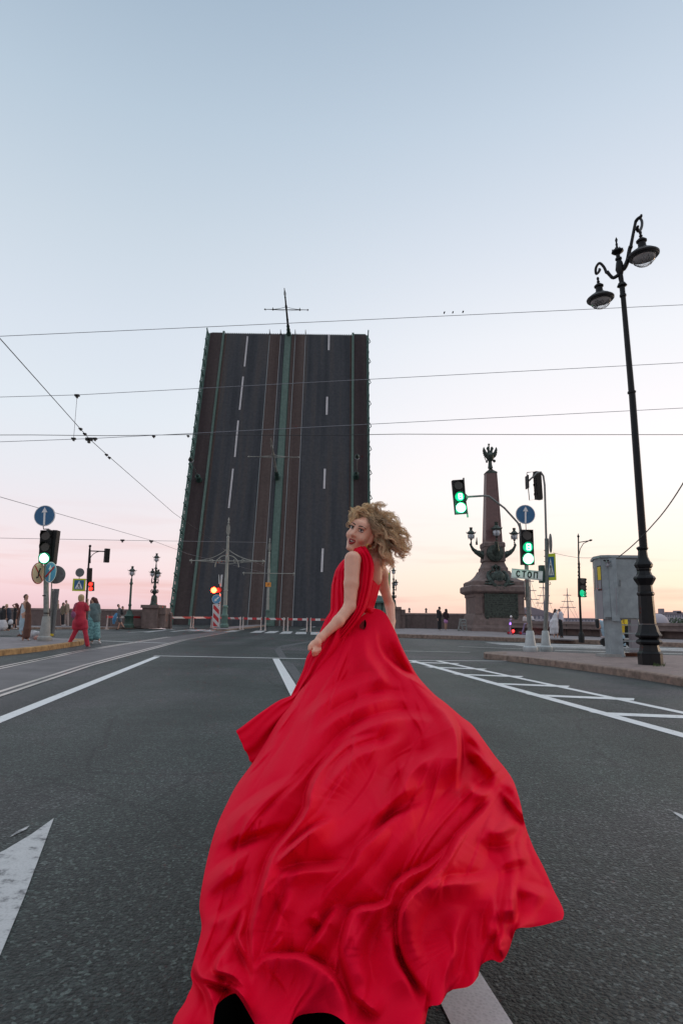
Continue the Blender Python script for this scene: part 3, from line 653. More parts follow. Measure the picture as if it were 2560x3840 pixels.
wire([(-300, 1662, 19), (0, 1657, 19), (277, 1647, 19), (335, 1645, 19), (900, 1616, 19), (2560, 1530, 19), (2900, 1512, 19)], .009, 'third span wire carrying the wire crossing clamp at the left', clamps=[(277, 1645, 19, .07), (335, 1647, 19, .12), (357, 1645, 19, .07)])
wire([(-300, 1632, 22), (120, 1631, 22), (400, 1634, 22), (700, 1630, 22), (1180, 1633, 22), (1500, 1628, 22), (2050, 1630, 22), (2560, 1630, 22), (2900, 1630, 22)], .012, 'black twisted cable running level across the bridge and obelisk sky', m='wire_dark', clamps=[(577, 1636, 22, .06), (706, 1635, 22, .05)])
wire([(290, 1484, 19), (277, 1643, 19)], .007, 'short upright dropper joining two span wires at the left')
wire([(-500, 740, 8), (0, 1268, 12.0), (335, 1645, 18.9), (408, 1711, 21), (653, 1925, 33), (835, 2052, 51)], .010, 'dark tram contact wire slanting down from top left to the mast', m='wire_dark', clamps=[(303, 1608, 18, .05), (319, 1627, 18.4, .05), (400, 1705, 20.8, .05), (411, 1716, 21, .05)])
wire([(-200, 1805, 20), (0, 1863, 24), (580, 2030, 43), (708, 2078, 51)], .012, 'pale contact wire slanting down behind the round blue arrow sign')
wire([(-200, 2014, 35), (460, 2026, 35), (1000, 2034, 60)], .012, 'faint span wire low over the lanterns at the left', clamps=[(460, 2026, 35, .12), (568, 2029, 35, .12)])
wire([(708, 2078, 51), (1000, 2150, 73)], .012, 'contact wire between the two upright tram masts')
wire([(835, 2058, 51), (995, 2125, 73)], .012, 'catenary wire from nearest mast to the mast with orange plate')
wire([(2318, 2088, 15), (2450, 1963, 13), (2560, 1810, 11), (2700, 1610, 9)], .012, 'twisted cable rising to the right from the grey booth roof', m='wire_dark', sag=.04)
wire([(2072, 2072, 17), (2180, 2092, 16), (2320, 2082, 15)], .005, 'thin cable sagging between crossing sign pole and booth', sag=.02)

# ================================================================== far bank
M['far_white'] = mat('distant_pale_facade', (.42, .38, .42), .8)
M['far_win'] = mat('distant_window', (.16, .16, .21), .4)
M['far_roof'] = mat('distant_roof', (.24, .20, .23), .8)
def far_building(x0, x1, ytop, Y, label, floors=3, step=14, gable=None, extra=()):
    a = P(x0, ytop, Y); b = P(x1, ytop + .013 * (x1 - x0), Y); z0 = -5.0; t = thing('far_building', Vector(((a.x + b.x) / 2, Y, z0)), label, 'building')
    w_ = MB(); w_.box(((a.x + b.x) / 2, Y + 10, (a.z + z0) / 2), (b.x - a.x, 20, a.z - z0)); part('wall', w_, 'far_white', t)
    r_ = MB(); r_.box(((a.x + b.x) / 2, Y + 9.5, a.z + .5), (b.x - a.x + 1.5, 21, 1.0)); 
    if gable: 
        c = P(gable, ytop, Y).x; r_.prism([(c - 22, Y - 1, a.z + 1), (c + 22, Y - 1, a.z + 1), (c, Y - 1, a.z + 7)], (0, 18, 0))
    for ex in extra:
        c = P(ex[0], ytop, Y).x; r_.box((c, Y + 6, a.z + 1 + ex[2] / 2), (ex[1], 8, ex[2]))
    part('roof', r_, 'far_roof', t)
    win = MB(); wdx = step * mpp(Y); x = a.x + wdx * .6; hh = (a.z + 3.0) / floors; 
    while x < b.x - wdx * .4:
        for f in range(floors):
            win = MB(); win.box((x, Y - .05, -3 + hh * (f + .55)), (wdx * .42, .2, hh * .62)); part('window', win, 'far_win', t, False)
        x += wdx
    return t
far_building(2480, 2760, 2303, 700, 'long pale office block across the river at the right edge', 3, 9, extra=((2535, 16, 1.5), (2548, 5, 3), (2488, 3, 5)))
far_building(2115, 2235, 2321, 640, 'low pale building across the river left of the booth', 2, 12)
far_building(1950, 2108, 2306, 560, 'pale gabled building across the river behind the pole bases', 2, 15, gable=1990)
# a green glass dome and trees by the water at far right
mb = MB(); p = P(2468, 2335, 300); mb.sphere((p.x, 300, .5), 4.2, 16, 10, (1, 1, 1)); solo('boat_canopy', mb, 'far_white', (p.x, 300, -5), 'white rounded canopy on the water just right of the lamp post', 'canopy')
random.seed(9); mb = MB(); p = P(2560, 2338, 640)
for i in range(260):
    c = Vector((p.x + random.gauss(2, 9), 640 + random.gauss(0, 4), random.uniform(-4, 4.5))); s = random.uniform(.7, 1.6); n = Vector((random.gauss(0, 1), random.gauss(0, 1), random.gauss(0, 1))).normalized(); e = n.orthogonal().normalized(); e2 = n.cross(e)
    mb.add([c + e * s, c + e2 * s, c - e * s, c - e2 * s], [(0, 1, 2, 3)])
M['leafy'] = mat('distant_foliage', (.06, .085, .05), .8, var=.4, vscale=.5)
t = thing('tree', (p.x, 640, -5), 'dark green treetops before the far office block at right edge', 'tree'); part('crown', mb, 'leafy', t)
mb = MB(); mb.cyl((p.x, 640, -5), (p.x, 640, 0), .5, .3, 6); part('trunk', mb, 'rust', t)
# tall ships' masts beyond the wall
def ship(px, Y, ytop, label, n=2):
    base = P(px, 2335, Y); t = thing('sailing_ship', Vector((base.x, Y, -5)), label, 'ship', 'tall ships moored beyond the wall')
    h = MB(); L_ = 26; h.prism([(base.x - L_ / 2, Y, -2), (base.x + L_ / 2 + 2, Y, -1.2), (base.x + L_ / 2 - 2, Y, -5.2), (base.x - L_ / 2 + 1, Y, -5.2)], (0, 5, 0)); part('hull', h, 'far_roof', t)
    top = P(px, ytop, Y).z
    for i in range(n):
        x = base.x + (i - (n - 1) / 2) * 5; hh = top - i * 3; m_ = MB(); m_.cyl((x, Y + 2, -3), (x, Y + 2, hh), .34, .12, 6)
        for q in (.45, .62, .8): w2 = 4.5 * (1.15 - q); m_.cyl((x - w2, Y + 2, hh * q), (x + w2, Y + 2.3, hh * q), .14, n=5)
        part('ship_mast', m_, 'far_roof', t)
        r = MB()
        for sg in (-1, 1): 
            for q in (.5, .85): r.cyl((x, Y + 2, hh * q), (x + sg * 5.5, Y + 2, -2.5), .05, n=4)
        part('rigging', r, 'far_roof', t)
ship(2022, 240, 2140, 'two masted tall ship beyond the wall between the right hand poles')
ship(2137, 250, 2205, 'single masted tall ship beyond the wall behind the newlyweds', 1)
# ================================================================== signals, signs, lamps
RX = Matrix.Rotation
def frame_of(top, bot, Y, yaw=0.0):
    A, B = P(*top, Y), P(*bot, Y); u = (A - B).normalized(); r = Vector((1, 0, 0)); r = (r - u * r.dot(u)).normalized(); f = u.cross(r)  # f points away... fixed below
    if f.y > 0: f = -f
    q = Matrix.Rotation(yaw, 3, u); return A, B, u, q @ r, q @ f
def lens_glow(px, py, Y, color, energy):
    l = bpy.data.lights.new('signal_lamp', 'SPOT'); l.energy = energy; l.color = color; l.shadow_soft_size = .12; l.spot_size = R(150); l.spot_blend = .8; o = bpy.data.objects.new('signal_lamp', l); C.objects.link(o)
    o.location = P(px, py, Y); o.rotation_euler = (R(78), 0, 0); return o
def signal_head(par, top, bot, wpx, Y, lit=(0, 0, 1), yaw=0.0, digit=None, n=3, depth=.22, walker=False, back=False, lit_kind='green', name='signal_head', visor=True):
    """housing (> lenses, visors, digits) whose face centre line runs between two photo pixels"""
    A, B, u, r, f = frame_of(top, bot, Y, yaw); H = (A - B).length; W = wpx * mpp(Y, A.z); c = (A + B) / 2
    def BX(mb, cc, dims):  # dims along r, f, u
        rot = Matrix((r, f, u)).transposed(); mb.box(cc, dims, rot)
    h = MB(); BX(h, c - f * depth / 2, (W, depth, H)); BX(h, c - f * (depth + .01), (W * .8, .04, H * .9))
    for i in range(n - 1): BX(h, B + u * H * (i + 1) / n + f * .006, (W * .98, .012, H * .012))
    hd = part(name, h, 'black_plastic', par)
    for i in range(n):
        cc = A - u * H * (i + .5) / n; rr = min(W * .42, H / n * .44)
        on = lit[i] if i < len(lit) else 0
        if not back:
            l = MB(); l.disc(cc + f * .004, rr, f, .015, 24, rr * .9)
            part('lens', l, (('green_lamp' if lit_kind == 'green' else 'red_core') if on == 1 and not walker else 'lens_off' if on != 2 else 'green_glow'), hd)
            if on == 1:
                g = MB(); g.ring(cc + f * .006, rr, rr * 1.12, f, .012); part('lens_ring', g, 'green_glow' if lit_kind == 'green' else 'red_lamp', hd)
            if digit and on == 2:
                gm = MB(); s = rr * .46; w_ = rr * .2
                o = cc + f * .03 + r * rr * .12
                segs = [((-1, 1), (1, 1)), ((-1, 0), (1, 0)), ((-1, -1), (1, -1)), ((-1, 1), (-1, 0)), ((-1, 0), (-1, -1)), ((1, 1), (1, 0)), ((1, 0), (1, -1))]
                for (a, b) in segs:
                    p0 = o + r * a[0] * s * .7 + u * a[1] * s * 1.15; p1 = o + r * b[0] * s * .7 + u * b[1] * s * 1.15; gm.tube([p0, p1], w_ * .55, 6)
                part('countdown_digit', gm, 'green_lamp', hd)
            if walker and on:
                gm = MB(); k = rr * .9; o = cc + f * .03
                for a, b, ra in (((0, .55), (0, -.1), .2), ((0, -.1), (-.2, -.8), .12), ((0, -.1), (.22, -.8), .12), ((0, .4), (-.25, 0), .09), ((0, .4), (.25, .05), .09)):
                    gm.tube([o + r * a[0] * k + u * a[1] * k, o + r * b[0] * k + u * b[1] * k], ra * k, 6)
                gm.sphere(o + u * k * .85, .17 * k, 8, 6)
                part('walking_figure', gm, 'green_lamp' if lit_kind == 'green' else 'red_lamp', hd)
        if visor:
            v = MB(); pts = []; L_ = W * .42; vs = []; nn = 13
            for k in range(nn):
                a = -.35 + (math.pi + .7) * k / (nn - 1); d = (r * math.cos(a) + u * math.sin(a)) * rr * 1.08
                vs += [cc + d, cc + d + f * L_ * (.35 + .65 * max(0, math.sin(a))) - u * L_ * .1]
            v.add(vs, [(2 * k, 2 * k + 1, 2 * k + 3, 2 * k + 2) for k in range(nn - 1)]); part('visor', v, 'black_plastic', hd, 'all')
    return hd
def disc_sign(par, c, rpx, Y, face, yaw=0.0, rim='white_sign', name='round_sign', back=False):
    p = P(*c, Y); rr = rpx * mpp(Y, p.z); n = Matrix.Rotation(yaw, 3, 'Z') @ Vector((0, -1, 0)); X = Matrix.Rotation(yaw, 3, 'Z') @ Vector((1, 0, 0))
    b = MB(); b.disc(p - n * .02, rr, n, .018, 36); d = part(name, b, 'sign_back', par)
    if not back:
        b = MB(); b.ring(p, rr * .94, rr, n, .004); part('rim', b, rim, d)
        b = MB(); b.disc(p, rr * .94, n, .003, 36); part('face', b, face, d)
    return d, p + n * .006, rr, X, n
def flat(par, name, m, o, X, Zv, n, polys, th=.003):
    b = MB()
    for pl in polys: b.prism([o + X * a + Zv * c for a, c in pl], n * th)
    return part(name, b, m, par, False)
def up_arrow(d, o, rr, X, n, tilt=0.0):
    q = Matrix.Rotation(tilt, 3, n); x_ = q @ X; z_ = q @ Vector((0, 0, 1))
    flat(d, 'arrow', 'white_sign', o, x_ * rr, z_ * rr, n, [[(-.09, -.88), (.09, -.88), (.09, .34), (-.09, .34)], [(-.27, .32), (.27, .32), (0, .82)]])
def crossing_sign(par, c, wpx, hpx, Y, yaw=0.0):
    p = P(*c, Y); w_, h = wpx * mpp(Y, p.z), hpx * mpp(Y, p.z); q = Matrix.Rotation(yaw, 3, 'Z'); X = q @ Vector((1, 0, 0)); n = q @ Vector((0, -1, 0))
    b = MB(); b.box(p - n * .01, (w_, .02, h), q); d = part('crossing_sign', b, 'yellow_sign', par)
    x, z, = X * w_ / 2, Z * h / 2
    flat(d, 'blue_field', 'blue_sign', p + n * .002, x, z, n, [[(-.74, -.76), (.74, -.76), (.74, .76), (-.74, .76)]])
    flat(d, 'white_triangle', 'white_sign', p + n * .007, x, z, n, [[(-.60, -.62), (.60, -.62), (0, .66)]])
    flat(d, 'walking_figure', 'ink', p + n * .012, x, z, n, [[(-.05, .15), (.09, .17), (.12, -.12), (-.04, -.12)], [(-.03, -.12), (.07, -.12), (-.12, -.58), (-.22, -.58)], [(.02, -.12), (.12, -.12), (.26, -.56), (.15, -.58)], [(-.06, .14), (-.2, -.05), (-.15, -.1), (0, .05)], [(.06, .12), (.2, -.02), (.16, -.08), (.04, .02)], [(-.01, .2), (.09, .2), (.11, .3), (.04, .36), (-.03, .3)]])
    flat(d, 'zebra_bar', 'blue_sign', p + n * .0105, x, z, n, [[(-.45, -.6), (-.38, -.6), (-.25, -.36), (-.29, -.36)]]); flat(d, 'zebra_bar', 'blue_sign', p + n * .0105, x, z, n, [[(.33, -.6), (.42, -.6), (.3, -.36), (.26, -.36)]])
    return d
def conical_foot(par, base, h, r0, r1, m='grey_pole'):
    b = MB(); b.lathe([(r0 * .95, -.02), (r0, .02), (r0 * 1.04, .06), (r0 * 1.02, .13), (r0 * .78, .17), (r1 * 1.1, h * .97), (r1, h)], base, 20); return part('foot', b, m, par)

# ---------------- near left: pole with green signal and round signs
YL = 22.5; b0 = G(167, 2403, .15); YL = b0.y
t = thing('traffic_light', b0, 'grey pole at left kerb with green light under a round blue arrow sign', 'traffic light')
conical_foot(t, b0, .85, .235, .12, 'concrete')
b = MB(); b.tube([b0 + Z * .8, P(174, 2150, YL), P(178, 2050, YL), P(183, 1985, YL)], [.095, .085, .075, .07], 12); part('pole', b, 'grey_pole', t)
b = MB(); b.lathe([(.112, .0), (.112, .03)], b0 + Z * .95, 12); b.lathe([(.1, 0), (.1, .04)], P(171, 2236, YL), 12); part('clamp_band', b, 'black_iron', t)
signal_head(t, (174, 1988), (166, 2114), 43, YL - .12, (0, 0, 1))
b = MB(); b.box(P(206, 2052, YL + .1), (.16, .3, 1.22), RX(R(2), 3, 'Y')); part('side_signal_back', b, 'black_plastic', t)
disc, o, rr, X, n = disc_sign(t, (168, 1934), 39.5, YL, 'blue_sign', rim='white_sign', name='arrow_sign'); up_arrow(disc, o, rr, X, n, R(3))
b = MB(); b.tube([P(163, 1970, YL + .03), P(164, 1984, YL + .03), P(185, 1984, YL + .05)], .02, 6); part('sign_bracket', b, 'black_iron', t)
disc, o, rr, X, n = disc_sign(t, (146, 2150), 40, YL - .2, 'sign_cream', R(80), rim='red_paint', name='prohibition_sign')
flat(disc, 'slash', 'red_paint', o, X * rr, Z * rr, n, [[(-.66, .60), (-.56, .68), (.66, -.60), (.56, -.68)]]); flat(disc, 'symbol', 'ink', o + n * .001, X * rr, Z * rr, n, [[(-.1, -.3), (.05, -.3), (.12, .2), (.3, .45), (.1, .5), (-.1, .1)], [(-.3, -.5), (.0, -.4), (-.05, -.28), (-.35, -.36)]])
disc, o, rr, X, n = disc_sign(t, (189, 2146), 39, YL - .22, 'blue_sign_l', R(-33), rim='white_sign', name='direction_sign')
flat(disc, 'arrow', 'white_sign', o, X * rr, Z * rr, n, [[(-.1, -.85), (.12, -.85), (.12, .3), (-.1, .3)], [(-.3, .28), (.3, .28), (0, .7)]]); flat(disc, 'slash', 'red_paint', o + n * .004, X * rr, Z * rr, n, [[(-.7, -.35), (-.55, -.5), (.7, .45), (.6, .6)]])
disc_sign(t, (210, 2155), 34, YL + .1, 'sign_back', R(200), name='sign_seen_from_behind', back=True)
b = MB(); b.tube([P(195, 2180, YL - .1), P(190, 2290, YL + .1)], .022, 6); part('side_tube', b, 'grey_pole', t)
lens_glow(167, 2098, YL - 1.2, (.1, 1, .5), 6)
# tall narrow board seen nearly edge-on, behind the pole
bb = P(196, 2390, YL + 1.0); t = thing('sign_board', Vector((bb.x, bb.y, .15)), 'tall narrow grey sign board seen from its back, standing behind the left signal pole', 'sign board')
b = MB(); b.prism([P(181, 2385, YL + .9), P(202, 2389, YL + .7), P(222, 2208, YL + .7), P(201, 2208, YL + .9)], (0, .05, 0)); part('panel', b, 'sign_back', t)
b = MB(); b.tube([Vector((P(192, 2380, YL + .8).x, YL + .8, .15)), P(197, 2208, YL + .8)], .03, 8); part('post', b, 'grey_pole', t)
b = MB(); b.prism([P(186, 2383, YL + .64), P(200, 2385.5, YL + .64), P(201, 2377, YL + .64), P(187, 2376, YL + .64)], (0, .02, 0)); part('yellow_sticker', b, 'yellow', t)
# plastic bag of flowers at the pole foot
def blob(c, r, seed, n=18, m=12, sc=(1, 1, 1), amp=.3):
    rs = np.random.RandomState(seed); ph = rs.rand(6, 3) * 6; fr = rs.randn(6, 3) * 2.6; mb = MB(); c = Vector(c)
    mb.sphere((0, 0, 0), 1, n, m); v2 = []
    for v in mb.v:
        q = 1 + amp * sum(math.sin(fr[i][0] * v[0] + fr[i][1] * v[1] + fr[i][2] * v[2] + ph[i][0]) for i in range(6)) / 3.5
        v2.append(c + Vector((v[0] * r * sc[0] * q, v[1] * r * sc[1] * q, v[2] * r * sc[2] * q)))
    mb.v = [tuple(v) for v in v2]; return mb
M['bag'] = mat('crinkled_clear_plastic', (.55, .52, .55), .25, var=.3, vscale=15, bump=.5, alpha=.75)
M['flowers'] = mat('pale_pink_flowers', (.55, .30, .26), .7, var=.4, vscale=20)
bg_ = G(132, 2398, .15); t = thing('plastic_bag', bg_, 'crinkled clear plastic bag with pink flowers lying at the left pole foot', 'bag')
part('wrapping', blob(bg_ + Vector((-.05, 0, .17)), .24, 3, sc=(1.15, .7, .62), amp=.35), 'bag', t, 'all'); part('flower_bunch', blob(bg_ + Vector((.12, -.12, .07)), .10, 5, sc=(1.2, .7, .7), amp=.4), 'flowers', t, 'all')

# ---------------- mid left: thin pole with arm, crossing sign, red pedestrian light
b0 = Vector((PX(326, 36), 36, 0)); Y = 36
t = thing('traffic_light', b0, 'thin black pole with side arm and red pedestrian light beyond the two women', 'traffic light')
b = MB(); b.tube([b0, P(326, 2240, Y), P(333, 2120, Y), P(337, 2060, Y), P(338, 2050, Y)], [.07, .06, .055, .05, .03], 8); b.sphere(P(338.5, 2049, Y), .06, 8, 6); b.sphere(P(338.5, 2048, Y), .08, 8, 6); part('pole', b, 'black_iron', t)
b = MB(); b.tube([P(338, 2066, Y), P(395, 2068, Y)], .035, 6); pts = [P(336 + 42 * (1 - math.cos(a)), 2110 - 42 * math.sin(a), Y) for a in [i * .157 for i in range(11)]]; b.tube(pts, .02, 6); part('arm', b, 'black_iron', t)
b = MB(); b.tube([P(338, 2112, Y), P(338, 2052, Y)], .05, 8); part('upper_pole', b, 'black_iron', t)
signal_head(t, (406, 2057), (402, 2109), 17, Y, back=True, yaw=R(40), visor=False)
signal_head(t, (341, 2130), (339, 2182), 14, Y - .1, back=True, yaw=R(50), visor=False)
h = signal_head(t, (341, 2182), (341, 2216), 16, Y - .15, (1, 1), n=2, walker=True, lit_kind='red', visor=False)
for q in (2191, 2208):
    b = MB(); b.sphere(P(341, q, Y - .2), .085, 10, 7, (1, .4, 1)); part('red_light', b, 'red_lamp', h)
crossing_sign(t, (297, 2193), 48, 46, Y - .1)
disc_sign(t, (300, 2147), 16.5, Y - .05, 'sign_back', name='sign_seen_from_behind', back=True)
b = MB(); b.tube([P(298, 2163, Y - .02), P(298, 2172, Y - .02)], .02, 5); b.tube([P(280, 2172, Y - .03), P(332, 2174, Y - .03)], .02, 5); b.tube([P(280, 2215, Y - .03), P(330, 2216, Y - .03)], .02, 5); part('sign_bracket', b, 'black_iron', t)

# ---------------- lantern heads of the bridge
def lantern(par, base, s, up=Z, name='lantern'):
    """globe hanging in a crowned cage, s = globe radius"""
    st = MB(); st.lathe([(s * .12, -s * 2.2), (s * .28, -s * 1.9), (s * .12, -s * 1.5), (s * .42, -s * 1.05), (s * .3, -s * .85)], base, 10); h = part(name, st, 'bronze', par)
    g = MB(); g.sphere(base, s, 18, 12); part('globe', g, 'globe', h)
    c = MB(); c.lathe([(s * .75, s * .72), (s * 1.35, s * .95), (s * 1.4, s * 1.1), (s * 1.0, s * 1.5), (s * .5, s * 1.95), (s * .38, s * 2.2), (s * .55, s * 2.35), (s * .3, s * 2.6), (s * .42, s * 2.95), (s * .1, s * 2.9)], base, 10)
    for k in range(6):
        a = math.pi * k / 3 + .3; d = Vector((math.cos(a), math.sin(a), 0)); c.tube([base + d * s * 1.25 + Z * s * 1.0, base + d * s * 1.7 + Z * s * 1.2, base + d * s * 1.75 + Z * s * 1.5], [s * .12, s * .1, s * .04], 5)
        c.tube([base + d * s * 1.02 - Z * s * .9, base + d * s * 1.18, base + d * s * 1.15 + Z * s * .95], s * .06, 5)
        c.tube([base + d * s * .4 + Z * s * 2.5, base + d * s * .6 + Z * s * 2.95], [s * .1, s * .05], 5)
    part('lantern_cage', c, 'bronze', h); return h
# single lantern on the left
YA = 50; base = Vector((PX(486, YA), YA, .15)); zt = lambda px, py, Y: P(px, py, Y).z
t = thing('street_lamp', base, 'slim single globe lantern post left of the ornate three globe one', 'street lamp')
H1 = zt(494, 2175, YA) - .15
b = MB(); b.lathe([(.42, -.05), (.42, .15), (.34, .25), (.32, .75), (.38, .85), (.24, 1.0), (.20, 1.25)], base, 12); part('lamp_base', b, 'green_dark', t)
sh = MB(); top = P(494, 2170, YA); sh.tube([base + Z * 1.2, base.lerp(top, .5), top], [.11, .09, .08], 10); sh.sphere(base.lerp(top, .45), .14, 8, 5); sh.sphere(base.lerp(top, .9), .14, 8, 5); part('post', sh, 'green_dark', t)
lantern(t, P(496, 2150, YA), .19)
# ornate lantern group on granite pedestal, left
def ornate(px, pyb, Y, k, label, ped_label, ped=True, left_only=False):
    """k photo pixels per unit; unit drawing measured in the photograph"""
    z0 = zt(px, pyb, Y); base = Vector((P(px, pyb, Y).x, Y, z0)); m_ = mpp(Y) * k
    if ped:
        tp = thing('stone_pedestal', Vector((base.x, Y, .1)), ped_label, 'pedestal'); b = MB()
        b.box(base + Vector((0, 0, -(z0 - .1) / 2 - .02)), (62 * m_, 1.9, z0 - .1)); b.box(base + Vector((0, 0, -.1)), (72 * m_, 2.2, .24)); b.box(base + Vector((22 * m_, .1, -.45)), (75 * m_, 1.6, .5)); b.box(base + Vector((22 * m_, .1, -(z0 - .1) / 2 - .3)), (70 * m_, 1.4, max(.2, z0 - .75)))
        part('block', b, 'granite_plain', tp)
    t = thing('ornate_lantern', base, label, 'street lamp', None)
    b = MB(); b.lathe([(17, 0), (16.5, 4), (14, 8), (13, 22), (12, 34), (9, 40), (5, 42), (6, 46), (10, 52), (12, 58), (8, 62), (5, 66), (8, 74), (7, 78), (5, 82), (5, 100), (8, 106), (6, 112), (4, 118), (3.5, 146), (7, 150), (3, 156), (2.5, 168)], (0, 0, 0), 10)
    b.v = [tuple(base + Vector(v) * m_) for v in b.v]; part('stem', b, 'bronze', t)
    b = MB()
    for sg in (-1, 1):
        pts = [base + Vector((sg * (9 + 6 * math.sin(a)), 0, 57 + 7 * math.cos(a))) * m_ for a in [i * .5 for i in range(12)]]; b.tube(pts, 2 * m_, 6)
    part('side_scroll', b, 'bronze', t)
    b = MB()
    for (dx, dy) in ((-13, 0), (12, -3), (0, 12)) if not left_only else ((13, 0), (2, 10)):
        b.tube([base + Vector((dx * .2, dy * .2, 98)) * m_, base + Vector((dx * .8, dy * .8, 90)) * m_, base + Vector((dx * 1.15, dy * 1.15, 100)) * m_, base + Vector((dx, dy, 112)) * m_], [3 * m_, 2.6 * m_, 2.2 * m_, 1.6 * m_], 6)
        b.tube([base + Vector((dx * 1.1, dy * 1.1, 99)) * m_, base + Vector((dx * 1.2, dy * 1.2, 84)) * m_], [2.0 * m_, .5 * m_], 5)
    part('arms', b, 'bronze', t)
    for (dx, dy, hz) in ((-13, 0, 126), (12, -3, 122), (0, 12, 120)) if not left_only else ((13, 0, 124), (2, 10, 120)): lantern(t, base + Vector((dx, dy, hz)) * m_, 8.2 * m_)
    lantern(t, base + Vector((0, 0, 187)) * m_, 8.8 * m_)
    return t
ornate(577, 2270, 51.5, .92, 'ornate bronze lantern with four globes on granite pedestal left of the bridge', 'granite pedestal carrying the ornate lantern left of the raised bridge')
ornate(1475, 2277, 58, .70, 'ornate bronze lantern half hidden behind the running woman in red', 'granite pedestal partly hidden behind the arm of the woman in red', left_only=True)
# crossing sign seen between arm and back
tb0 = Vector((PX(1459, 40), 40, 0)); t = thing('crossing_sign_post', tb0, 'yellow framed crossing sign behind the back of the woman in red', 'road sign'); b = MB(); b.tube([tb0, P(1461, 2140, 40)], .04, 8); part('post', b, 'grey_pole', t)
crossing_sign(t, (1449, 2172), 26, 50, 39.9, R(20))
# green glazed guard cabin glimpsed under her right arm
gb0 = Vector((PX(1418, 62), 62, .0)); t = thing('guard_cabin', gb0, 'small green glazed cabin glimpsed below the right arm of the woman in red', 'cabin')
zt0 = zt(1418, 2262, 62); b = MB(); b.box((gb0.x, 62, .65), (1.9, 1.6, 1.3)); 
for dx in (-.85, -.3, .3, .85): b.box((gb0.x + dx, 61.25, (1.3 + zt0) / 2), (.12, .1, zt0 - 1.3))
part('cabin_wall', b, 'green_dark', t)
b = MB(); b.box((gb0.x, 62, (1.3 + zt0) / 2), (1.7, 1.3, zt0 - 1.3)); part('window', b, 'green_pale', t)
b = MB(); b.lathe([(1.5, 0), (1.45, .15), (.7, .6), (.1, .75)], (gb0.x, 62, zt0), 8, phase=.5); part('roof', b, 'green_dark', t)

# ---------------- barriers across the road
M['barrier_post'] = mat('pale_pink_barrier_post', (.50, .42, .40), .5, var=.15)
pts_b = [(-60, 2362, 0), (395, 2361, 0), (548, 2357, 0), (636, 2358, 0), (720, 2356, 0), (796, 2354, 0), (903, 2362, 0), (986, 2364, 0), (1072, 2366, 0), (1157, 2369, 0), (1245, 2372, 0), (1330, 2374, 0)]
kinds = {2: 'angled', 5: 'gap'}
names_b = ['barrier panel farthest left in front of the long parapet', 'red and white barrier panel beside the teal dressed woman', 'barrier panel under the yellow vest worker', 'barrier panel left of centre in front of the leaf corner', 'barrier panel just left of the striped hazard board', 'barrier panel directly right of the nearest tram mast', 'second barrier panel right of the nearest tram mast', 'barrier panel in front of the farther tram mast', 'barrier panel nearly touching the hand side of the red dress', 'barrier panel running behind the skirt of the red dress', 'barrier panel hidden mostly behind the red dress']
for i in range(len(pts_b) - 1):
    if i == 0: continue
    a, b_ = G(pts_b[i][0], pts_b[i][1]), G(pts_b[i + 1][0], pts_b[i + 1][1])
    t = thing('barrier', (a + b_) / 2, names_b[i], 'barrier', 'red and white barriers across the road'); d = (b_ - a).normalized()
    blk = i in (2, 6, 8, 9); rl = MB(); h0 = .83
    rl.prism([a + d * .12 + Z * h0, b_ - d * .12 + Z * h0, b_ - d * .12 + Z * (h0 + .16), a + d * .12 + Z * (h0 + .16)], Vector((-d.y, d.x, 0)) * .05)
    part('striped_rail', rl, 'rail_block' if blk else 'rail_stripe', t, False)
    for p in (a + d * .2, b_ - d * .2):
        q = MB(); q.tube([p, p + Z * (h0 + .22)], .045, 6); q.box(p + Z * .03, (.12, .5, .06)); q.tube([p + Vector((0, -.2, .05)), p + Z * .5], .03, 5); part('barrier_leg', q, 'barrier_post', t)

# hazard board with arrow disc and red light in front of the mast
hb = G(814, 2357, 0.0); Yh = hb.y - 1.5; hb = Vector((PX(812, Yh), Yh, 0)); t = thing('hazard_board', hb, 'red and white diagonal striped hazard board under a small blue arrow disc', 'hazard board')
b = MB(); b.prism([P(796.5, 2351, Yh), P(821, 2351, Yh), P(824.5, 2266, Yh), P(798, 2266, Yh)], (0, .04, 0)); part('board_frame', b, 'white_sign', t)
b = MB(); b.prism([P(798.5, 2349, Yh - .01), P(819.5, 2349, Yh - .01), P(822.5, 2268, Yh - .01), P(800.5, 2268, Yh - .01)], (0, .008, 0)); part('striped_face', b, 'hazard', t, False)
disc, o, rr, X, n = disc_sign(t, (812, 2247), 17, Yh, 'blue_sign_l', rim='white_sign', name='arrow_sign')
q = Matrix.Rotation(R(45), 3, 'Y'); flat(disc, 'arrow', 'white_sign', o, (q @ Vector((1, 0, 0))) * rr, (q @ Vector((0, 0, 1))) * rr, n, [[(-.14, .7), (.14, .7), (.14, -.15), (-.14, -.15)], [(-.34, -.12), (.34, -.12), (0, -.72)]])
b = MB(); b.tube([Vector((hb.x, Yh + .06, 0)), P(814, 2235, Yh + .06)], .035, 6); b.box((hb.x, Yh + .05, .04), (.9, .5, .08)); part('post', b, 'grey_pole', t)
tb1 = Vector((PX(826, Yh + .8), Yh + .8, .13)); t = thing('warning_signal', tb1, 'pair of round red warning lights on a thin post beside the nearest tram mast', 'traffic light')
b = MB(); b.tube([tb1, P(827, 2190, Yh + .8), P(829, 2168, Yh + .8)], .05, 8); part('post', b, 'grey_light', t)
b = MB(); b.tube([P(822, 2190, Yh + .7), P(821, 2155, Yh + .7)], [.05, .035], 6); part('short_tube', b, 'grey_light', t)
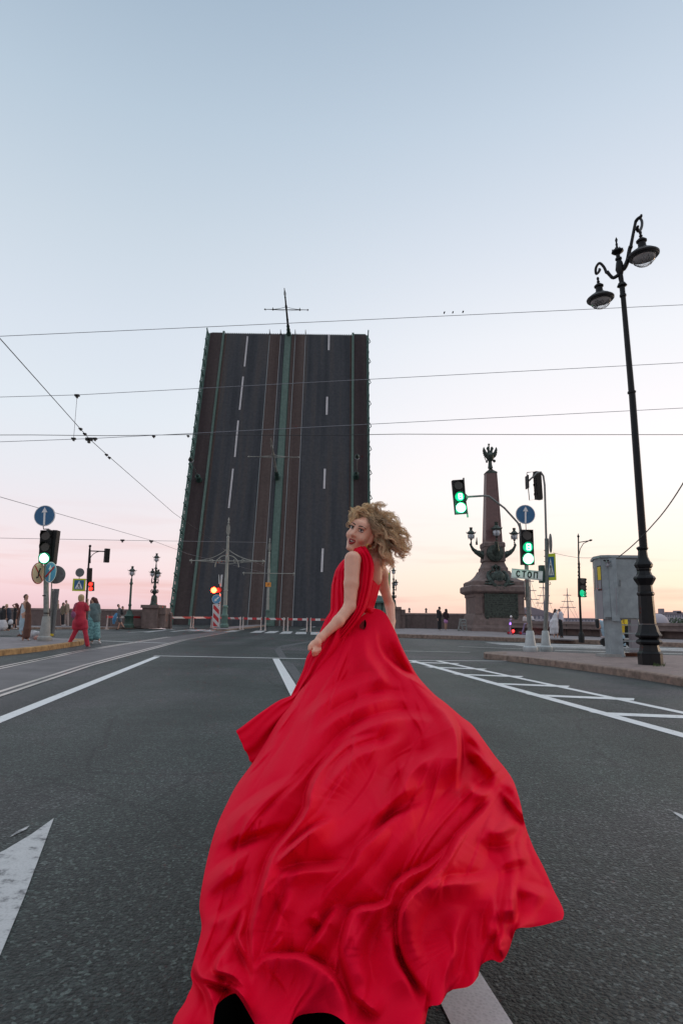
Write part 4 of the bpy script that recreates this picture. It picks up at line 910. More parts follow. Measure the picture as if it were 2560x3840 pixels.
for (c, on) in (((802, 2213), 1), ((823, 2212), 0)):
    p = P(*c, Yh + .65); rr = 10 * mpp(Yh); b = MB(); b.lathe([(rr * 1.15, 0), (rr * 1.1, .12), (rr * .6, .3), (.02, .32)], p, 18, axis=(0, 1, 0)); hd = part('lamp_housing', b, 'black_plastic', t)
    b = MB(); b.disc(p - Vector((0, .02, 0)), rr * .98, (0, -1, 0), .02, 20); part('lens', b, 'red_core' if on else mat('unlit_red_lens', (.10, .02, .02), .2), hd)
    if on: b = MB(); b.ring(p - Vector((0, .02, 0)), rr * .98, rr * 1.2, (0, -1, 0), .02, 20); part('lens_ring', b, 'red_lamp', hd)
lens_glow(802, 2213, Yh + .3, (1, .08, .02), 300)

# ================================================================== right side poles
# pole A: mast arm with hanging signal
bA = G(1988, 2443, .15); YA = bA.y
t = thing('traffic_light', bA, 'grey pole with cranked arm carrying a tilted green signal and white lettered plate', 'traffic light')
conical_foot(t, bA, .62, .215, .105, 'grey_light')
b = MB(); b.disc(bA - Z * .01, .19, (0, 0, 1), .02, 16); part('foot_plate', b, 'black_iron', t)
b = MB(); b.tube([bA + Z * .6, P(1977, 2240, YA), P(1972, 2110, YA), P(1950, 1985, YA), P(1946, 1962, YA)], [.075, .068, .062, .045, .04], 12); part('pole', b, 'grey_pole', t)
b = MB(); b.tube([P(1947, 1976, YA), P(1940, 1960, YA), P(1890, 1905, YA), P(1832, 1861, YA), P(1815, 1859, YA), P(1754, 1863, YA), P(1747, 1867, YA)], .032, 8); part('arm', b, 'grey_pole', t)
b = MB(); b.tube([P(1737, 1792, YA + .06), P(1742, 1865, YA + .06), P(1753, 1940, YA + .06)], .03, 6); b.prism([P(1744, 1850, YA + .03), P(1757, 1863, YA + .03), P(1749, 1878, YA + .03)], (0, .05, 0)); part('hanger', b, 'grey_pole', t)
signal_head(t, (1716, 1799), (1729, 1925), 42, YA - .05, (0, 2, 1), digit=True, name='hanging_signal_head')
signal_head(t, (1975, 1986), (1980, 2117), 46, YA - .1, (0, 2, 1), digit=True)
lens_glow(1979, 2095, YA - .7, (.1, 1, .5), 3); lens_glow(1727, 1900, YA - .5, (.1, 1, .5), 45)
disc, o, rr, X, n = disc_sign(t, (1969, 1929), 36.5, YA - .02, 'blue_sign', name='arrow_sign'); up_arrow(disc, o, rr, X, n, R(-2))
b = MB(); b.tube([P(1970, 1966, YA), P(1971, 1988, YA)], .012, 6); part('sign_bracket', b, 'black_iron', t)
disc, o, rr, X, n = disc_sign(t, (1968, 2213), 38, YA - .15, 'white_sign', R(72), rim='red_paint', name='no_walking_sign')
flat(disc, 'walking_figure', 'ink', o, X * rr, Z * rr, n, [[(-.1, .3), (.12, .3), (.1, -.1), (-.1, -.1)], [(-.08, -.1), (.02, -.1), (-.25, -.6), (-.35, -.6)], [(0, -.1), (.1, -.1), (.35, -.6), (.25, -.62)]])
# name plate with the letters
pl = [(1918, 2131), (2034, 2142), (2032, 2177), (1916, 2167)]
def quad_uv(u_, v_, off=0.0):
    q = [P(*c, YA - .16) for c in pl]; a = q[0].lerp(q[1], u_); b_ = q[3].lerp(q[2], u_); return a.lerp(b_, v_) + Vector((0, -off, 0))
b = MB(); b.prism([quad_uv(0, 0), quad_uv(1, 0), quad_uv(1, 1), quad_uv(0, 1)], (0, .02, 0)); plate = part('name_plate', b, 'white_sign', t, False)
b = MB()
for (u0, v0, u1, v1) in ((.025, .08, .975, .11), (.025, .89, .975, .92)): b.prism([quad_uv(u0, v0, .004), quad_uv(u1, v0, .004), quad_uv(u1, v1, .004), quad_uv(u0, v1, .004)], (0, .003, 0))
part('plate_border', b, 'ink', plate, False)
def stroke(mb, pts, w_, ox, wd):
    for i in range(len(pts) - 1):
        (a, b1), (c, d1) = pts[i], pts[i + 1]; L_ = math.hypot((c - a) * 1, (d1 - b1) * 1); 
        A = quad_uv(ox + wd * a, .78 - .56 * b1, .006); B = quad_uv(ox + wd * c, .78 - .56 * d1, .006); dd = (B - A).normalized(); nn = dd.cross(Vector((0, 1, 0))).normalized() * w_; A = A - dd * w_ * .9; B = B + dd * w_ * .9
        mb.prism([A - nn, B - nn, B + nn, A + nn], (0, -.003, 0))
wl = .017; wd = .105
for j, (ox, st) in enumerate([(.16, [[(math.cos(a) * .5 + .5, math.sin(a) * .5 + .5) for a in [.75 + i * .48 for i in range(11)]]]), (.345, [[(0, 1), (1, 1)], [(.5, 1), (.5, 0)]]), (.525, [[(math.cos(a) * .52 + .5, math.sin(a) * .5 + .5) for a in [i * math.pi / 8 for i in range(17)]]]), (.725, [[(0, 0), (0, 1), (1, 1), (1, 0)]])]):
    b = MB()
    for s_ in st: stroke(b, s_, wl, ox, wd)
    part('letter', b, 'ink', plate, False)
# pole B: tall hooked pole with twin side-on heads
bB = G(2046, 2441, .15); YBp = bB.y
t = thing('traffic_light', bB, 'tall grey pole hooked over at the top with crossing sign, right of the name plate', 'traffic light')
conical_foot(t, bB, .62, .185, .095, 'grey_light')
b = MB(); b.disc(bB - Z * .01, .16, (0, 0, 1), .02, 16); part('foot_plate', b, 'black_iron', t)
b = MB(); b.tube([bB + Z * .6, P(2049, 2240, YBp), P(2050, 2130, YBp), P(2048, 2020, YBp), P(2046.5, 2019, YBp), P(2041, 1820, YBp), P(2036, 1785, YBp), P(2026, 1770, YBp), P(2012, 1774, YBp), P(1978, 1806, YBp)], [.07, .066, .066, .066, .036, .034, .032, .032, .03, .028], 10); part('pole', b, 'grey_pole', t)
signal_head(t, (2002, 1768), (2009, 1873), 16, YBp + .1, back=True, yaw=R(-62), name='side_signal_head')
b = MB(); A_ = [P(1974, 1772, YBp), P(2000, 1769, YBp), P(2008, 1873, YBp), P(1984, 1876, YBp), P(1974, 1775, YBp)]; b.tube(A_, .015, 5); b.box(P(1975, 1808, YBp), (.04, .3, .42)); part('hanger_frame', b, 'black_iron', t)
disc_sign(t, (2064, 2037), 36, YBp, 'sign_back', R(80), name='sign_seen_edge_on', back=True)
crossing_sign(t, (2064, 2126), 40, 100, YBp - .12, R(-52))
b = MB(); b.box(P(2030, 2153, YBp + .12), (.15, .2, .56)); part('pedestrian_signal_back', b, 'green_dark', t)
b = MB(); 
for q in (2064, 2086, 2106): b.tube([P(2038, q, YBp), P(2056, q, YBp)], .012, 5)
b.tube([P(2060, 2182, YBp), P(2064, 2190, YBp), P(2056, 2194, YBp)], .01, 5); part('clamp_band', b, 'black_iron', t)

# ---------------- thin street pole with green walking figure
bC = Vector((PX(2174, 27.5), 27.5, .2)); Y = 27.5
t = thing('traffic_light', bC, 'thin ornate pole with empty curved bracket and small green walking figure light', 'traffic light')
b = MB(); b.lathe([(.13, -.02), (.13, .3), (.11, .36), (.07, .42), (.07, .48)], bC, 8); part('foot', b, 'black_iron', t)
b = MB(); b.tube([bC + Z * .4, P(2172, 2240, Y), P(2169, 2115, Y), P(2168, 2100, Y), P(2167, 2015, Y)], [.055, .05, .045, .035, .03], 8)
for q in (2115, 2128, 2145, 2158): b.sphere(P(2169, q, Y), .06, 8, 5)
b.lathe([(.03, 0), (.06, .06), (.02, .12), (.01, .18)], P(2167, 2016, Y), 8); part('pole', b, 'black_iron', t)
b = MB(); b.tube([P(2168, 2034, Y), P(2212, 2027, Y)], .022, 6); b.tube([P(2169, 2085, Y), P(2174, 2058, Y), P(2186, 2038, Y), P(2205, 2029, Y)], .016, 6); b.lathe([(.03, -.06), (.045, 0), (.02, .07)], P(2213, 2026, Y), 8, axis=(1, 0, .2)); part('curved_bracket', b, 'black_iron', t)
h = signal_head(t, (2183, 2168), (2184, 2239), 24, Y - .05, (0, 0, 1), walker=True, name='pedestrian_signal', visor=False)
for q in (2178, 2204, 2230):
    b = MB(); b.prism([P(2194, q - 8, Y), P(2199, q - 8, Y), P(2196, q + 2, Y), P(2200, q + 8, Y), P(2194, q + 8, Y)], (0, .2, 0)); part('visor', b, 'black_plastic', h, False)
b = MB(); b.sphere(P(2181, 2224, Y - .12), .105, 12, 8, (.9, .3, 1.35)); part('green_halo', b, 'green_glow', h, 'all')

# ================================================================== tall lamp post, right foreground
bl = G(2438, 2492, .15); Yl = bl.y; topc = P(2330, 1130, Yl - .1)
t = thing('street_lamp', bl, 'tall black cast iron lamp post with two hanging bell lamps at the right', 'street lamp')
pt_ = lambda px, py: P(px, py, Yl)
ax = (pt_(2355, 1350) - bl).normalized()
m_ = mpp(Yl)
b = MB(); prof_px = [(43, 0), (43, 42), (44, 44), (37, 52), (34, 66), (33, 74), (44, 80), (46, 86), (42, 93), (33, 98), (44, 104), (47, 110), (44, 114), (38, 124), (34, 142), (30, 150)]
b.lathe([(r * m_, h * m_) for r, h in prof_px], bl - Z * .02, 8, axis=ax, x=(1, -.35, 0)); part('plinth', b, 'black_iron', t, 20)
b = MB(); prof_px = [(30, 149), (27, 252), (31, 258), (31, 264), (27, 268), (25, 292), (28, 296), (36, 310), (40, 318), (37, 324), (28, 332), (23, 346), (26, 352), (26, 356), (31, 362), (33, 370), (30, 377), (24, 384), (18, 400), (16, 424), (21, 432), (21, 436), (15, 440)]
b.lathe([(r * m_, h * m_) for r, h in prof_px], bl, 8, axis=ax, x=(1, -.35, 0)); part('pedestal_column', b, 'black_iron', t, 20)
Lp = (topc - bl).length
def onax(px, py): return P(px, py, bl.y + (topc.y - bl.y) * ((2492 - py) / (2492 - 1130)))
sh = MB(); seq = [(2411, 2056, 14.5), (2368, 1475, 12.5), (2367, 1474, 16), (2366.5, 1468, 16), (2366, 1466, 12), (2335, 1115, 9.8), (2334.5, 1112, 13), (2333.5, 1105, 13), (2333, 1102, 10.5), (2331, 1078, 10.5), (2330.5, 1072, 20), (2329, 1062, 14), (2329, 1058, 9), (2326, 1042, 10), (2325, 1030, 9)]
sh.tube([onax(x, y) for x, y, r in seq], [r * m_ for x, y, r in seq], 12, True); part('shaft', sh, 'black_iron', t)
sh = MB(); seq = [(2325, 1030, 10), (2322, 1010, 17), (2320, 985, 13), (2318, 976, 9), (2317.5, 974, 13), (2317, 968, 13), (2316, 965, 8), (2315, 955, 8), (2314.5, 952, 14), (2313.5, 945, 24), (2313, 939, 22), (2312.5, 936, 8), (2311, 925, 4), (2310, 915, 5), (2309.5, 911, 3), (2309, 900, 5.5), (2308.5, 890, 1)]
sh.tube([onax(x, y) for x, y, r in seq], [r * m_ for x, y, r in seq], 12, True)
for k in range(8):
    a = k * math.pi / 4; c_ = onax(2313.5, 943); d = Vector((math.cos(a), math.sin(a), 0)); sh.tube([c_ + d * .09, c_ + d * .125 + Z * .01, c_ + d * .13 + Z * .05], [.022, .018, .008], 5)
part('crown', sh, 'black_iron', t)
def arm(seq, dY):
    b = MB(); pts = []
    for i, (x, y, r) in enumerate(seq): pts.append(P(x, y, onax(x, min(y, 1050)).y + dY * i / (len(seq) - 1)))
    # smooth the path
    q = []; rr = []
    for i in range(len(pts) - 1):
        for k in range(4):
            u_ = k / 4; p0, p1, p2, p3 = pts[max(i - 1, 0)], pts[i], pts[i + 1], pts[min(i + 2, len(pts) - 1)]
            q.append(.5 * ((2 * p1) + (p2 - p0) * u_ + (2 * p0 - 5 * p1 + 4 * p2 - p3) * u_ ** 2 + (3 * p1 - p0 - 3 * p2 + p3) * u_ ** 3)); rr.append((seq[i][2] * (1 - u_) + seq[i + 1][2] * u_) * m_)
    q.append(pts[-1]); rr.append(seq[-1][2] * m_); b.tube(q, rr, 9); part('arm', b, 'black_iron', t); return pts[-1]
S1 = [(2320, 1012, 9), (2338, 1006, 10), (2352, 975, 9), (2358, 940, 8), (2363, 925, 9), (2364, 920, 6.5), (2380, 838, 6), (2384, 828, 7), (2390, 820, 6.5), (2401, 812, 6.5), (2403, 803, 3)]
arm(S1, -.35)
arm([(2396, 816, 5), (2404, 828, 5.5), (2405, 845, 5.5), (2399, 862, 6), (2391, 866, 7), (2387, 856, 7), (2392, 846, 4)], -.35)
S2 = [(2318, 1030, 8), (2298, 1042, 7), (2285, 1032, 6.5), (2275, 1020, 7.5), (2272, 1022, 6), (2263, 1002, 5.5), (2248, 987, 5.5), (2238, 994, 5.5), (2232, 1008, 5.5), (2233, 1026, 5), (2240, 1024, 5), (2247, 1012, 6), (2244, 1008, 4)]
arm(S2, .30)
def bell(cx, cy, w_, name, dY):
    """bell lamp: cx,cy photo pixel of the rim centre, w_ rim half width px"""
    Yb = onax(cx, cy).y + dY; c = P(cx, cy, Yb); s = w_ * mpp(Yb, c.z)
    A = Vector((-.075, -.02, 1)).normalized()
    b = MB(); b.lathe([(s * 1.0, -.16 * s), (s * 1.02, -.04 * s), (s * .97, .03 * s), (s * .72, .22 * s), (s * .40, .42 * s), (s * .27, .55 * s), (s * .25, .86 * s), (s * .34, .90 * s), (s * .35, 1.0 * s), (s * .18, 1.16 * s), (s * .08, 1.22 * s), (s * .13, 1.34 * s), (s * .07, 1.42 * s), (s * .11, 1.6 * s), (s * .05, 1.72 * s)], c, 28, axis=A)
    h = part(name, b, 'black_iron', t)
    b = MB(); b.lathe([(s * .93, -.24 * s), (s * .96, -.15 * s), (s * .93, -.12 * s)], c, 28, axis=A); part('lamp_rim', b, 'black_iron', h)
    g = MB(); pr = [(s * .76 * math.cos(a), -.22 * s - s * .62 * math.sin(a)) for a in [i * math.pi / 2 / 9 for i in range(10)]]; g.lathe(pr, c, 28, axis=A); part('glass_bowl', g, 'glass', h)
    g = MB(); g.lathe([(s * .72, -.26 * s), (s * .70, -.25 * s), (s * .3, -.252 * s)], c, 28, axis=A); part('reflector', g, mat('frosted_reflector', (.42, .38, .36), .5), h)
    g = MB(); rs = random.Random(int(cx)); X = A.orthogonal().normalized(); Yv = A.cross(X)
    for k in range(14):
        a0 = rs.uniform(0, 6.28); a1 = a0 + rs.uniform(1.2, 3); pts = []
        for j in range(9):
            a = a0 + (a1 - a0) * j / 8; e = .15 + (1.3 - .15) * rs.random() if False else (.2 + .9 * abs(math.sin(j * .7 + k)))
            pts.append(c + (X * math.cos(a) + Yv * math.sin(a)) * s * .765 * math.cos(e) - A * (.22 * s + s * .63 * math.sin(e)))
        g.tube(pts, .0035, 4)
    part('wire_net', g, 'black_iron', h)
    return h
bell(2410, 953, 55, 'bell_lamp', -.3); bell(2249, 1117, 48.5, 'bell_lamp', .25)
b = MB(); b.box(P(2393, 2455, Yl - .42), (.03, .01, .05)); part('lock_cover', b, 'black_plastic', t)

# ================================================================== guard booth on stilts
Yg = G(2345, 2462, .15).y
t = thing('guard_booth', Vector((PX(2340, Yg), Yg, .15)), 'raised blue grey guard booth on a single thick leg with yellow window blind', 'booth')
def qd(pts, Yf, th, mb=None, Ys=None):
    mb = mb or MB(); q = [P(x, y, Yf if Ys is None else Ys[i]) for i, (x, y) in enumerate(pts)]; mb.prism(q, (0, th, 0)); return mb
Yf = Yg - .25
zb = P(2300, 2322, Yf).z; ztp = P(2330, 2092, Yf).z; X0, X1, X2, X3 = P(2232, 2320, Yf + .5).x, P(2268, 2324, Yf).x, P(2318, 2322, Yf).x, P(2402, 2318, Yf).x
def vbox(poly, z0, z1): mb = MB(); mb.prism([Vector((x, y, z0)) for x, y in poly], (0, 0, z1 - z0)); return mb
XL = P(2238, 2320, Yf + .55).x; XF = X1; XLb = P(2230, 2320, Yf + 1.4).x
foot = [(XL, Yf + .55), (XF, Yf + .10), (P(2290, 2320, Yf).x, Yf), (X3, Yf), (X3 + .05, Yf + 1.4), (XLb, Yf + 1.4)]
part('cabin_wall', vbox(foot, zb, ztp), 'booth', t, False)
rf = [(XL - .06, Yf + .50), (XF - .03, Yf + .03), (P(2290, 2320, Yf).x, Yf - .06), (X3 + .05, Yf - .06), (X3 + .1, Yf + 1.45), (XLb - .04, Yf + 1.45)]
part('roof', vbox(rf, ztp + .002, ztp + .07), 'booth', t, False)
side = MB(); n_ = Vector((XF - XL, Yf + .10 - Yf - .55, 0)); nn = Vector((n_.y, -n_.x, 0)).normalized()
def face_pt(u_, z, off=.004): return Vector((XL + (XF - XL) * u_, Yf + .55 - .45 * u_, z)) + nn * off
side.prism([face_pt(0, zb + .01), face_pt(1, zb + .01), face_pt(1, ztp - .01), face_pt(0, ztp - .01)], nn * .004); part('corner_panel', side, 'booth_side', t, False)
wz0, wz1 = P(2250, 2190, Yf).z - .12, P(2250, 2122, Yf).z
f = MB(); f.prism([face_pt(.42, wz0 - .05, .01), face_pt(1.0, wz0 - .05, .01), face_pt(1.0, wz1 + .02, .01), face_pt(.42, wz1 + .02, .01)], nn * .006); wf = part('window', f, 'lens_off', t, False)
f = MB(); f.prism([face_pt(.52, wz0 + .24, .018), face_pt(.99, wz0 + .24, .018), face_pt(.99, wz1 - .01, .018), face_pt(.52, wz1 - .01, .018)], nn * .003); part('yellow_blind', f, 'yellow', wf, False)
f = MB(); f.prism([face_pt(.52, wz0, .018), face_pt(.99, wz0, .018), face_pt(.99, wz0 + .23, .018), face_pt(.52, wz0 + .23, .018)], nn * .003); part('lower_pane', f, 'booth_side', wf, False)
f = MB(); f.prism([(XL + (XLb - XL) * .2 - .012, Yf + .72, wz0), (XL + (XLb - XL) * .6 - .012, Yf + 1.06, wz0), (XL + (XLb - XL) * .6 - .012, Yf + 1.06, wz1), (XL + (XLb - XL) * .2 - .012, Yf + .72, wz1)], (.01, 0, 0)); part('window', f, 'lens_off', t, False)
xd0, xd1 = P(2311, 2200, Yf).x, P(2388, 2200, Yf).x
d_ = MB(); d_.box(((xd0 + xd1) / 2, Yf - .012, (zb + ztp) / 2), (xd1 - xd0, .022, (ztp - zb) * .95)); dr = part('door', d_, 'booth', t, 30)
d_ = MB(); 
for x_ in (xd0 - .012, xd1 + .012): d_.box((x_, Yf - .014, (zb + ztp) / 2), (.018, .03, (ztp - zb) * .97))
d_.box(((xd0 + xd1) / 2, Yf - .014, ztp - .022), (xd1 - xd0 + .04, .03, .016)); part('door_frame', d_, 'sign_back', t, False)
for hz in (.18, .5, .82): d_ = MB(); d_.cyl((xd1 + .012, Yf - .036, zb + (ztp - zb) * hz - .05), (xd1 + .012, Yf - .036, zb + (ztp - zb) * hz + .05), .012, n=8); part('hinge', d_, 'sign_back', t)
d_ = MB(); d_.box(((XF + X3) / 2, Yf - .008, zb + .03), (X3 - XF, .014, .05)); part('bottom_trim', d_, 'sign_back', t, False)
d_ = MB(); d_.tube([P(2322, 2175, Yf) + Vector((0, -.02, 0)), P(2320, 2178, Yf) + Vector((0, -.06, 0)), P(2320, 2194, Yf) + Vector((0, -.06, 0)), P(2322, 2198, Yf) + Vector((0, -.02, 0))], .010, 6); part('door_handle', d_, 'grey_pole', dr)
d_ = MB(); d_.tube([P(2306, 2210, Yf - .25), P(2307, 2205, Yf - .28), P(2311, 2300, Yf - .28), P(2309, 2306, Yf - .25)], .011, 6); part('grab_rail', d_, 'booth_side', t)
cam_ = MB(); p = P(2276, 2118, Yf - .1); cam_.cyl(p + Z * .06, p, .025, n=8); cam_.sphere(p - Z * .02, .045, 12, 8); cam_.box(p + Z * .09 + Vector((.02, .05, 0)), (.07, .12, .04)); part('security_camera', cam_, 'booth_side', t)
cam_ = MB(); p = P(2268, 2103, Yf - .08); cam_.cyl(p, p + Vector((-.06, -.06, 0)), .022, n=8); cam_.cyl(p + Vector((.06, 0, 0)), p + Vector((.05, -.07, 0)), .022, n=8); part('lamp_pair', cam_, 'black_plastic', t)
leg = MB(); lx0, lx1 = P(2276, 2440, Yg - .05).x, P(2322, 2440, Yg - .05).x; zt_ = zb
q0, q1 = P(2281, 2445, Yg), P(2321, 2455, Yg)
leg.prism([(q0.x, Yg - .15, .15), (q1.x, Yg - .3, .15), (q1.x + .02, Yg + .2, .15), (q0.x, Yg + .2, .15)], (-.03, 0, zb - .15)); leg.prism([(P(2297, 2300, Yf).x, Yf - .15, zb - .05), (P(2310, 2300, Yf).x, Yf - .2, zb - .05), (P(2310, 2300, Yf).x, Yf - .02, zb - .05), (P(2290, 2300, Yf).x, Yf - .02, zb - .05)], (-.02, 0, ztp - zb + .03)); part('leg', leg, 'booth', t, False)
leg = MB(); x_ = P(2385, 2400, Yg + .9).x; leg.box((x_, Yg + .9, (zb + .15) / 2), (.36, .2, zb - .15)); part('rear_leg', leg, 'booth_side', t, False)
pl_ = MB(); pl_.box((P(2280, 2440, Yg).x, Yg - .02, .185), (.55, .5, .075)); part('plinth', pl_, 'concrete', t, 30)
tr_ = MB(); tr_.box((P(2372, 2450, Yg + .2).x, Yg + .35, .19), (.72, .5, .085)); part('rusty_tray', tr_, 'rust', t, 30)
ld = MB(); lx = [P(2330, 2462, Yg - .2), P(2318, 2380, Yg - .2)]; rx = [P(2402, 2382, Yg - .3), P(2388, 2322, Yf - .02)]
ld.tube([P(2341, 2463, Yg - .2), P(2322, 2380, Yg - .22)], .022, 4); part('ladder_rail', ld, 'booth', t)
ld = MB(); ld.tube([P(2412, 2462, Yg - .1), P(2404, 2380, Yg - .15), P(2388, 2320, Yf - .02)], .022, 4); part('ladder_rail', ld, 'booth', t)
for (xa, ya, xb, yb) in ((2322, 2344, 2396, 2343), (2322, 2375, 2402, 2375), (2331, 2405, 2406, 2404), (2336, 2434, 2410, 2434)):
    s_ = MB(); A, B = P(xa, ya, Yg - .12), P(xb, yb, Yg - .12); s_.box((A + B) / 2, ((B - A).length, .16, .028)); part('step', s_, 'booth', t, False)
# ================================================================== implicit surface builder for bodies
def sdf_mesh(prims, res, k0=.02):
    k = k0
    """prims: ('c', a, b, ra, rb) rounded cone | ('e', c, radii, 3x3 axes rows) | same with leading '-' carves"""
    lo = np.array([1e9] * 3); hi = -lo
    def bb(p):
        if p[0][-1] == 'c':
            a, b = np.array(p[1]), np.array(p[2]); r = max(p[3], p[4]); return np.minimum(a, b) - r, np.maximum(a, b) + r
        r = max(p[2]); c = np.array(p[1]); return c - r, c + r
    for p in prims:
        if p[0][0] == '-': continue
        l, h = bb(p); lo = np.minimum(lo, l); hi = np.maximum(hi, h)
    lo = lo - 3 * res; hi = hi + 3 * res; n = np.ceil((hi - lo) / res).astype(int) + 1
    ax = [lo[i] + np.arange(n[i]) * res for i in range(3)]
    F = np.full(n, 10 * res + k, dtype=np.float32)
    for p in prims:
        l, h = bb(p); m = 2 * k + 3 * res
        i0 = np.maximum(((l - m - lo) / res).astype(int), 0); i1 = np.minimum(((h + m - lo) / res).astype(int) + 2, n)
        if (i1 <= i0).any(): continue
        sl = tuple(slice(i0[j], i1[j]) for j in range(3))
        X = ax[0][sl[0]][:, None, None]; Y = ax[1][sl[1]][None, :, None]; Zc = ax[2][sl[2]][None, None, :]
        if p[0][-1] == 'c':
            a, b = np.array(p[1], float), np.array(p[2], float); d = b - a; L2 = max(d @ d, 1e-12)
            t = np.clip(((X - a[0]) * d[0] + (Y - a[1]) * d[1] + (Zc - a[2]) * d[2]) / L2, 0, 1)
            D = np.sqrt((X - a[0] - d[0] * t) ** 2 + (Y - a[1] - d[1] * t) ** 2 + (Zc - a[2] - d[2] * t) ** 2) - (p[3] + (p[4] - p[3]) * t)
        else:
            c = np.array(p[1], float); A = np.array(p[3], float) if len(p) > 3 and p[3] is not None else np.eye(3); q = 0; q2 = 0
            for j in range(3):
                e = (X - c[0]) * A[j][0] + (Y - c[1]) * A[j][1] + (Zc - c[2]) * A[j][2]; q = q + (e / p[2][j]) ** 2; q2 = q2 + (e / p[2][j] ** 2) ** 2
            q = np.sqrt(q); q2 = np.sqrt(q2) + 1e-9; D = q * (q - 1) / q2
        G_ = F[sl]; k = .0045 if p[0][0] == 'h' else k0
        if p[0][0] == '-':
            kk = k * .5; D = -D; hh = np.clip(.5 - .5 * (G_ - D) / kk, 0, 1); F[sl] = G_ * (1 - hh) + D * hh + kk * hh * (1 - hh)
        else:
            hh = np.clip(.5 + .5 * (G_ - D) / k, 0, 1); F[sl] = G_ * (1 - hh) + D * hh - k * hh * (1 - hh)
    # surface nets
    I = F < 0; S_ = np.zeros([x - 1 for x in n] + [3]); Cn = np.zeros([x - 1 for x in n])
    for axis in range(3):
        o = [j for j in range(3) if j != axis]
        A_ = [slice(None)] * 3; B_ = [slice(None)] * 3; A_[axis] = slice(0, -1); B_[axis] = slice(1, None)
        a, b = F[tuple(A_)], F[tuple(B_)]; cr = (a < 0) != (b < 0); t = np.where(cr, a / np.where(cr, a - b, 1), 0)
        for u in (0, 1):
            for v in (0, 1):
                sl = [slice(None)] * 3; sl[o[0]] = slice(u, cr.shape[o[0]] - 1 + u); sl[o[1]] = slice(v, cr.shape[o[1]] - 1 + v)
                c = cr[tuple(sl)]; tt = t[tuple(sl)]; Cn += c; S_[..., axis] += c * tt; S_[..., o[0]] += c * u; S_[..., o[1]] += c * v
    act = Cn > 0; idx = -np.ones(act.shape, int); idx[act] = np.arange(act.sum()); cells = np.argwhere(act)
    V = lo + (cells + S_[act] / Cn[act][:, None]) * res
    Q = []
    for axis in range(3):
        o = [(axis + 1) % 3, (axis + 2) % 3]
        A_ = [slice(None)] * 3; B_ = [slice(None)] * 3; A_[axis] = slice(0, -1); B_[axis] = slice(1, None)
        a = I[tuple(A_)]; b = I[tuple(B_)]; e = np.argwhere(a != b)
        ok = (e[:, o[0]] > 0) & (e[:, o[1]] > 0) & (e[:, o[0]] < n[o[0]] - 1) & (e[:, o[1]] < n[o[1]] - 1); e = e[ok]
        def cid(d0, d1):
            q = e.copy(); q[:, o[0]] -= d0; q[:, o[1]] -= d1; return idx[q[:, 0], q[:, 1], q[:, 2]]
        qd = np.stack([cid(1, 1), cid(0, 1), cid(0, 0), cid(1, 0)], 1); Q.append(qd)
    return V, np.concatenate(Q).tolist()
def sdf_part(name, prims, res, m, parent, k=.02, label=None):
    v, f = sdf_mesh(prims, res, k); ob = raw(name, v, f, m, ORG[parent.name], parent, 'all')
    if label: ob['label'] = label
    return ob
T3 = lambda v: (v[0], v[1], v[2])

# ================================================================== obelisk
Yo = G(1853, 2368, .2).y; ko = .3613 * mpp(Yo)
oc = P(1853, 2366, Yo + 2.6); oc.z = .2
def oz(cy): return P(1853, 1600 + cy * .3613, Yo + 1.5).z
t = thing('obelisk', Vector((oc.x, Yo + 2.6, .2)), 'red granite obelisk with bronze eagle on top and two lanterns on bronze arms', 'monument')
cx, cyy = oc.x, Yo + 2.6
def sq(mb, prof): mb.lathe([(r * ko * math.sqrt(2), z) for r, z in prof], (cx, cyy, 0), 4, phase=.5)
b = MB(); sq(b, [(305, .1), (305, oz(2090)), (292, oz(2060)), (292, oz(2050)), (278, oz(1975)), (268, oz(1955)), (262, oz(1940))]); part('base', b, 'granite_plain', t, 20)
b = MB(); sq(b, [(258, oz(1945)), (258, oz(1775)), (268, oz(1770)), (268, oz(1740)), (300, oz(1725)), (312, oz(1712)), (312, oz(1665)), (300, oz(1652))])
for sx_ in (-1, 1): b.box((cx + sx_ * 222 * ko, cyy - 262 * ko, (oz(1945) + oz(1760)) / 2), (70 * ko, 20 * ko, oz(1760) - oz(1945)))
part('pedestal_block', b, 'granite_plain', t, 20)
b = MB(); sq(b, [(278, oz(1652)), (278, oz(1612)), (266, oz(1606)), (262, oz(1600)), (236, oz(1592)), (210, oz(1578)), (186, oz(1556)), (166, oz(1530)), (152, oz(1505)), (150, oz(1496)), (134, oz(1492)), (132, oz(1462)), (122, oz(1450)), (112, oz(1425)), (104, oz(1400))]); part('swept_shoulder', b, 'granite_plain', t, 20)
b = MB(); sq(b, [(102, oz(1400)), (116, oz(1388)), (110, oz(1340)), (108, oz(1245)), (116, oz(1238)), (114, oz(1200)), (100, oz(1188))]); part('upper_block', b, 'granite_plain', t, 20)
b = MB(); sq(b, [(92, oz(1190)), (60, oz(455)), (60, oz(452)), (6, oz(402))]); part('shaft', b, 'granite_dark', t, 20)
b = MB(); sq(b, [(62.5, oz(462)), (62.5, oz(448)), (30, oz(425)), (14, oz(405)), (18, oz(395)), (10, oz(380)), (6, oz(330)), (9, oz(322))]); part('shaft_cap', b, 'bronze', t, 20)
yf = cyy - 258 * ko
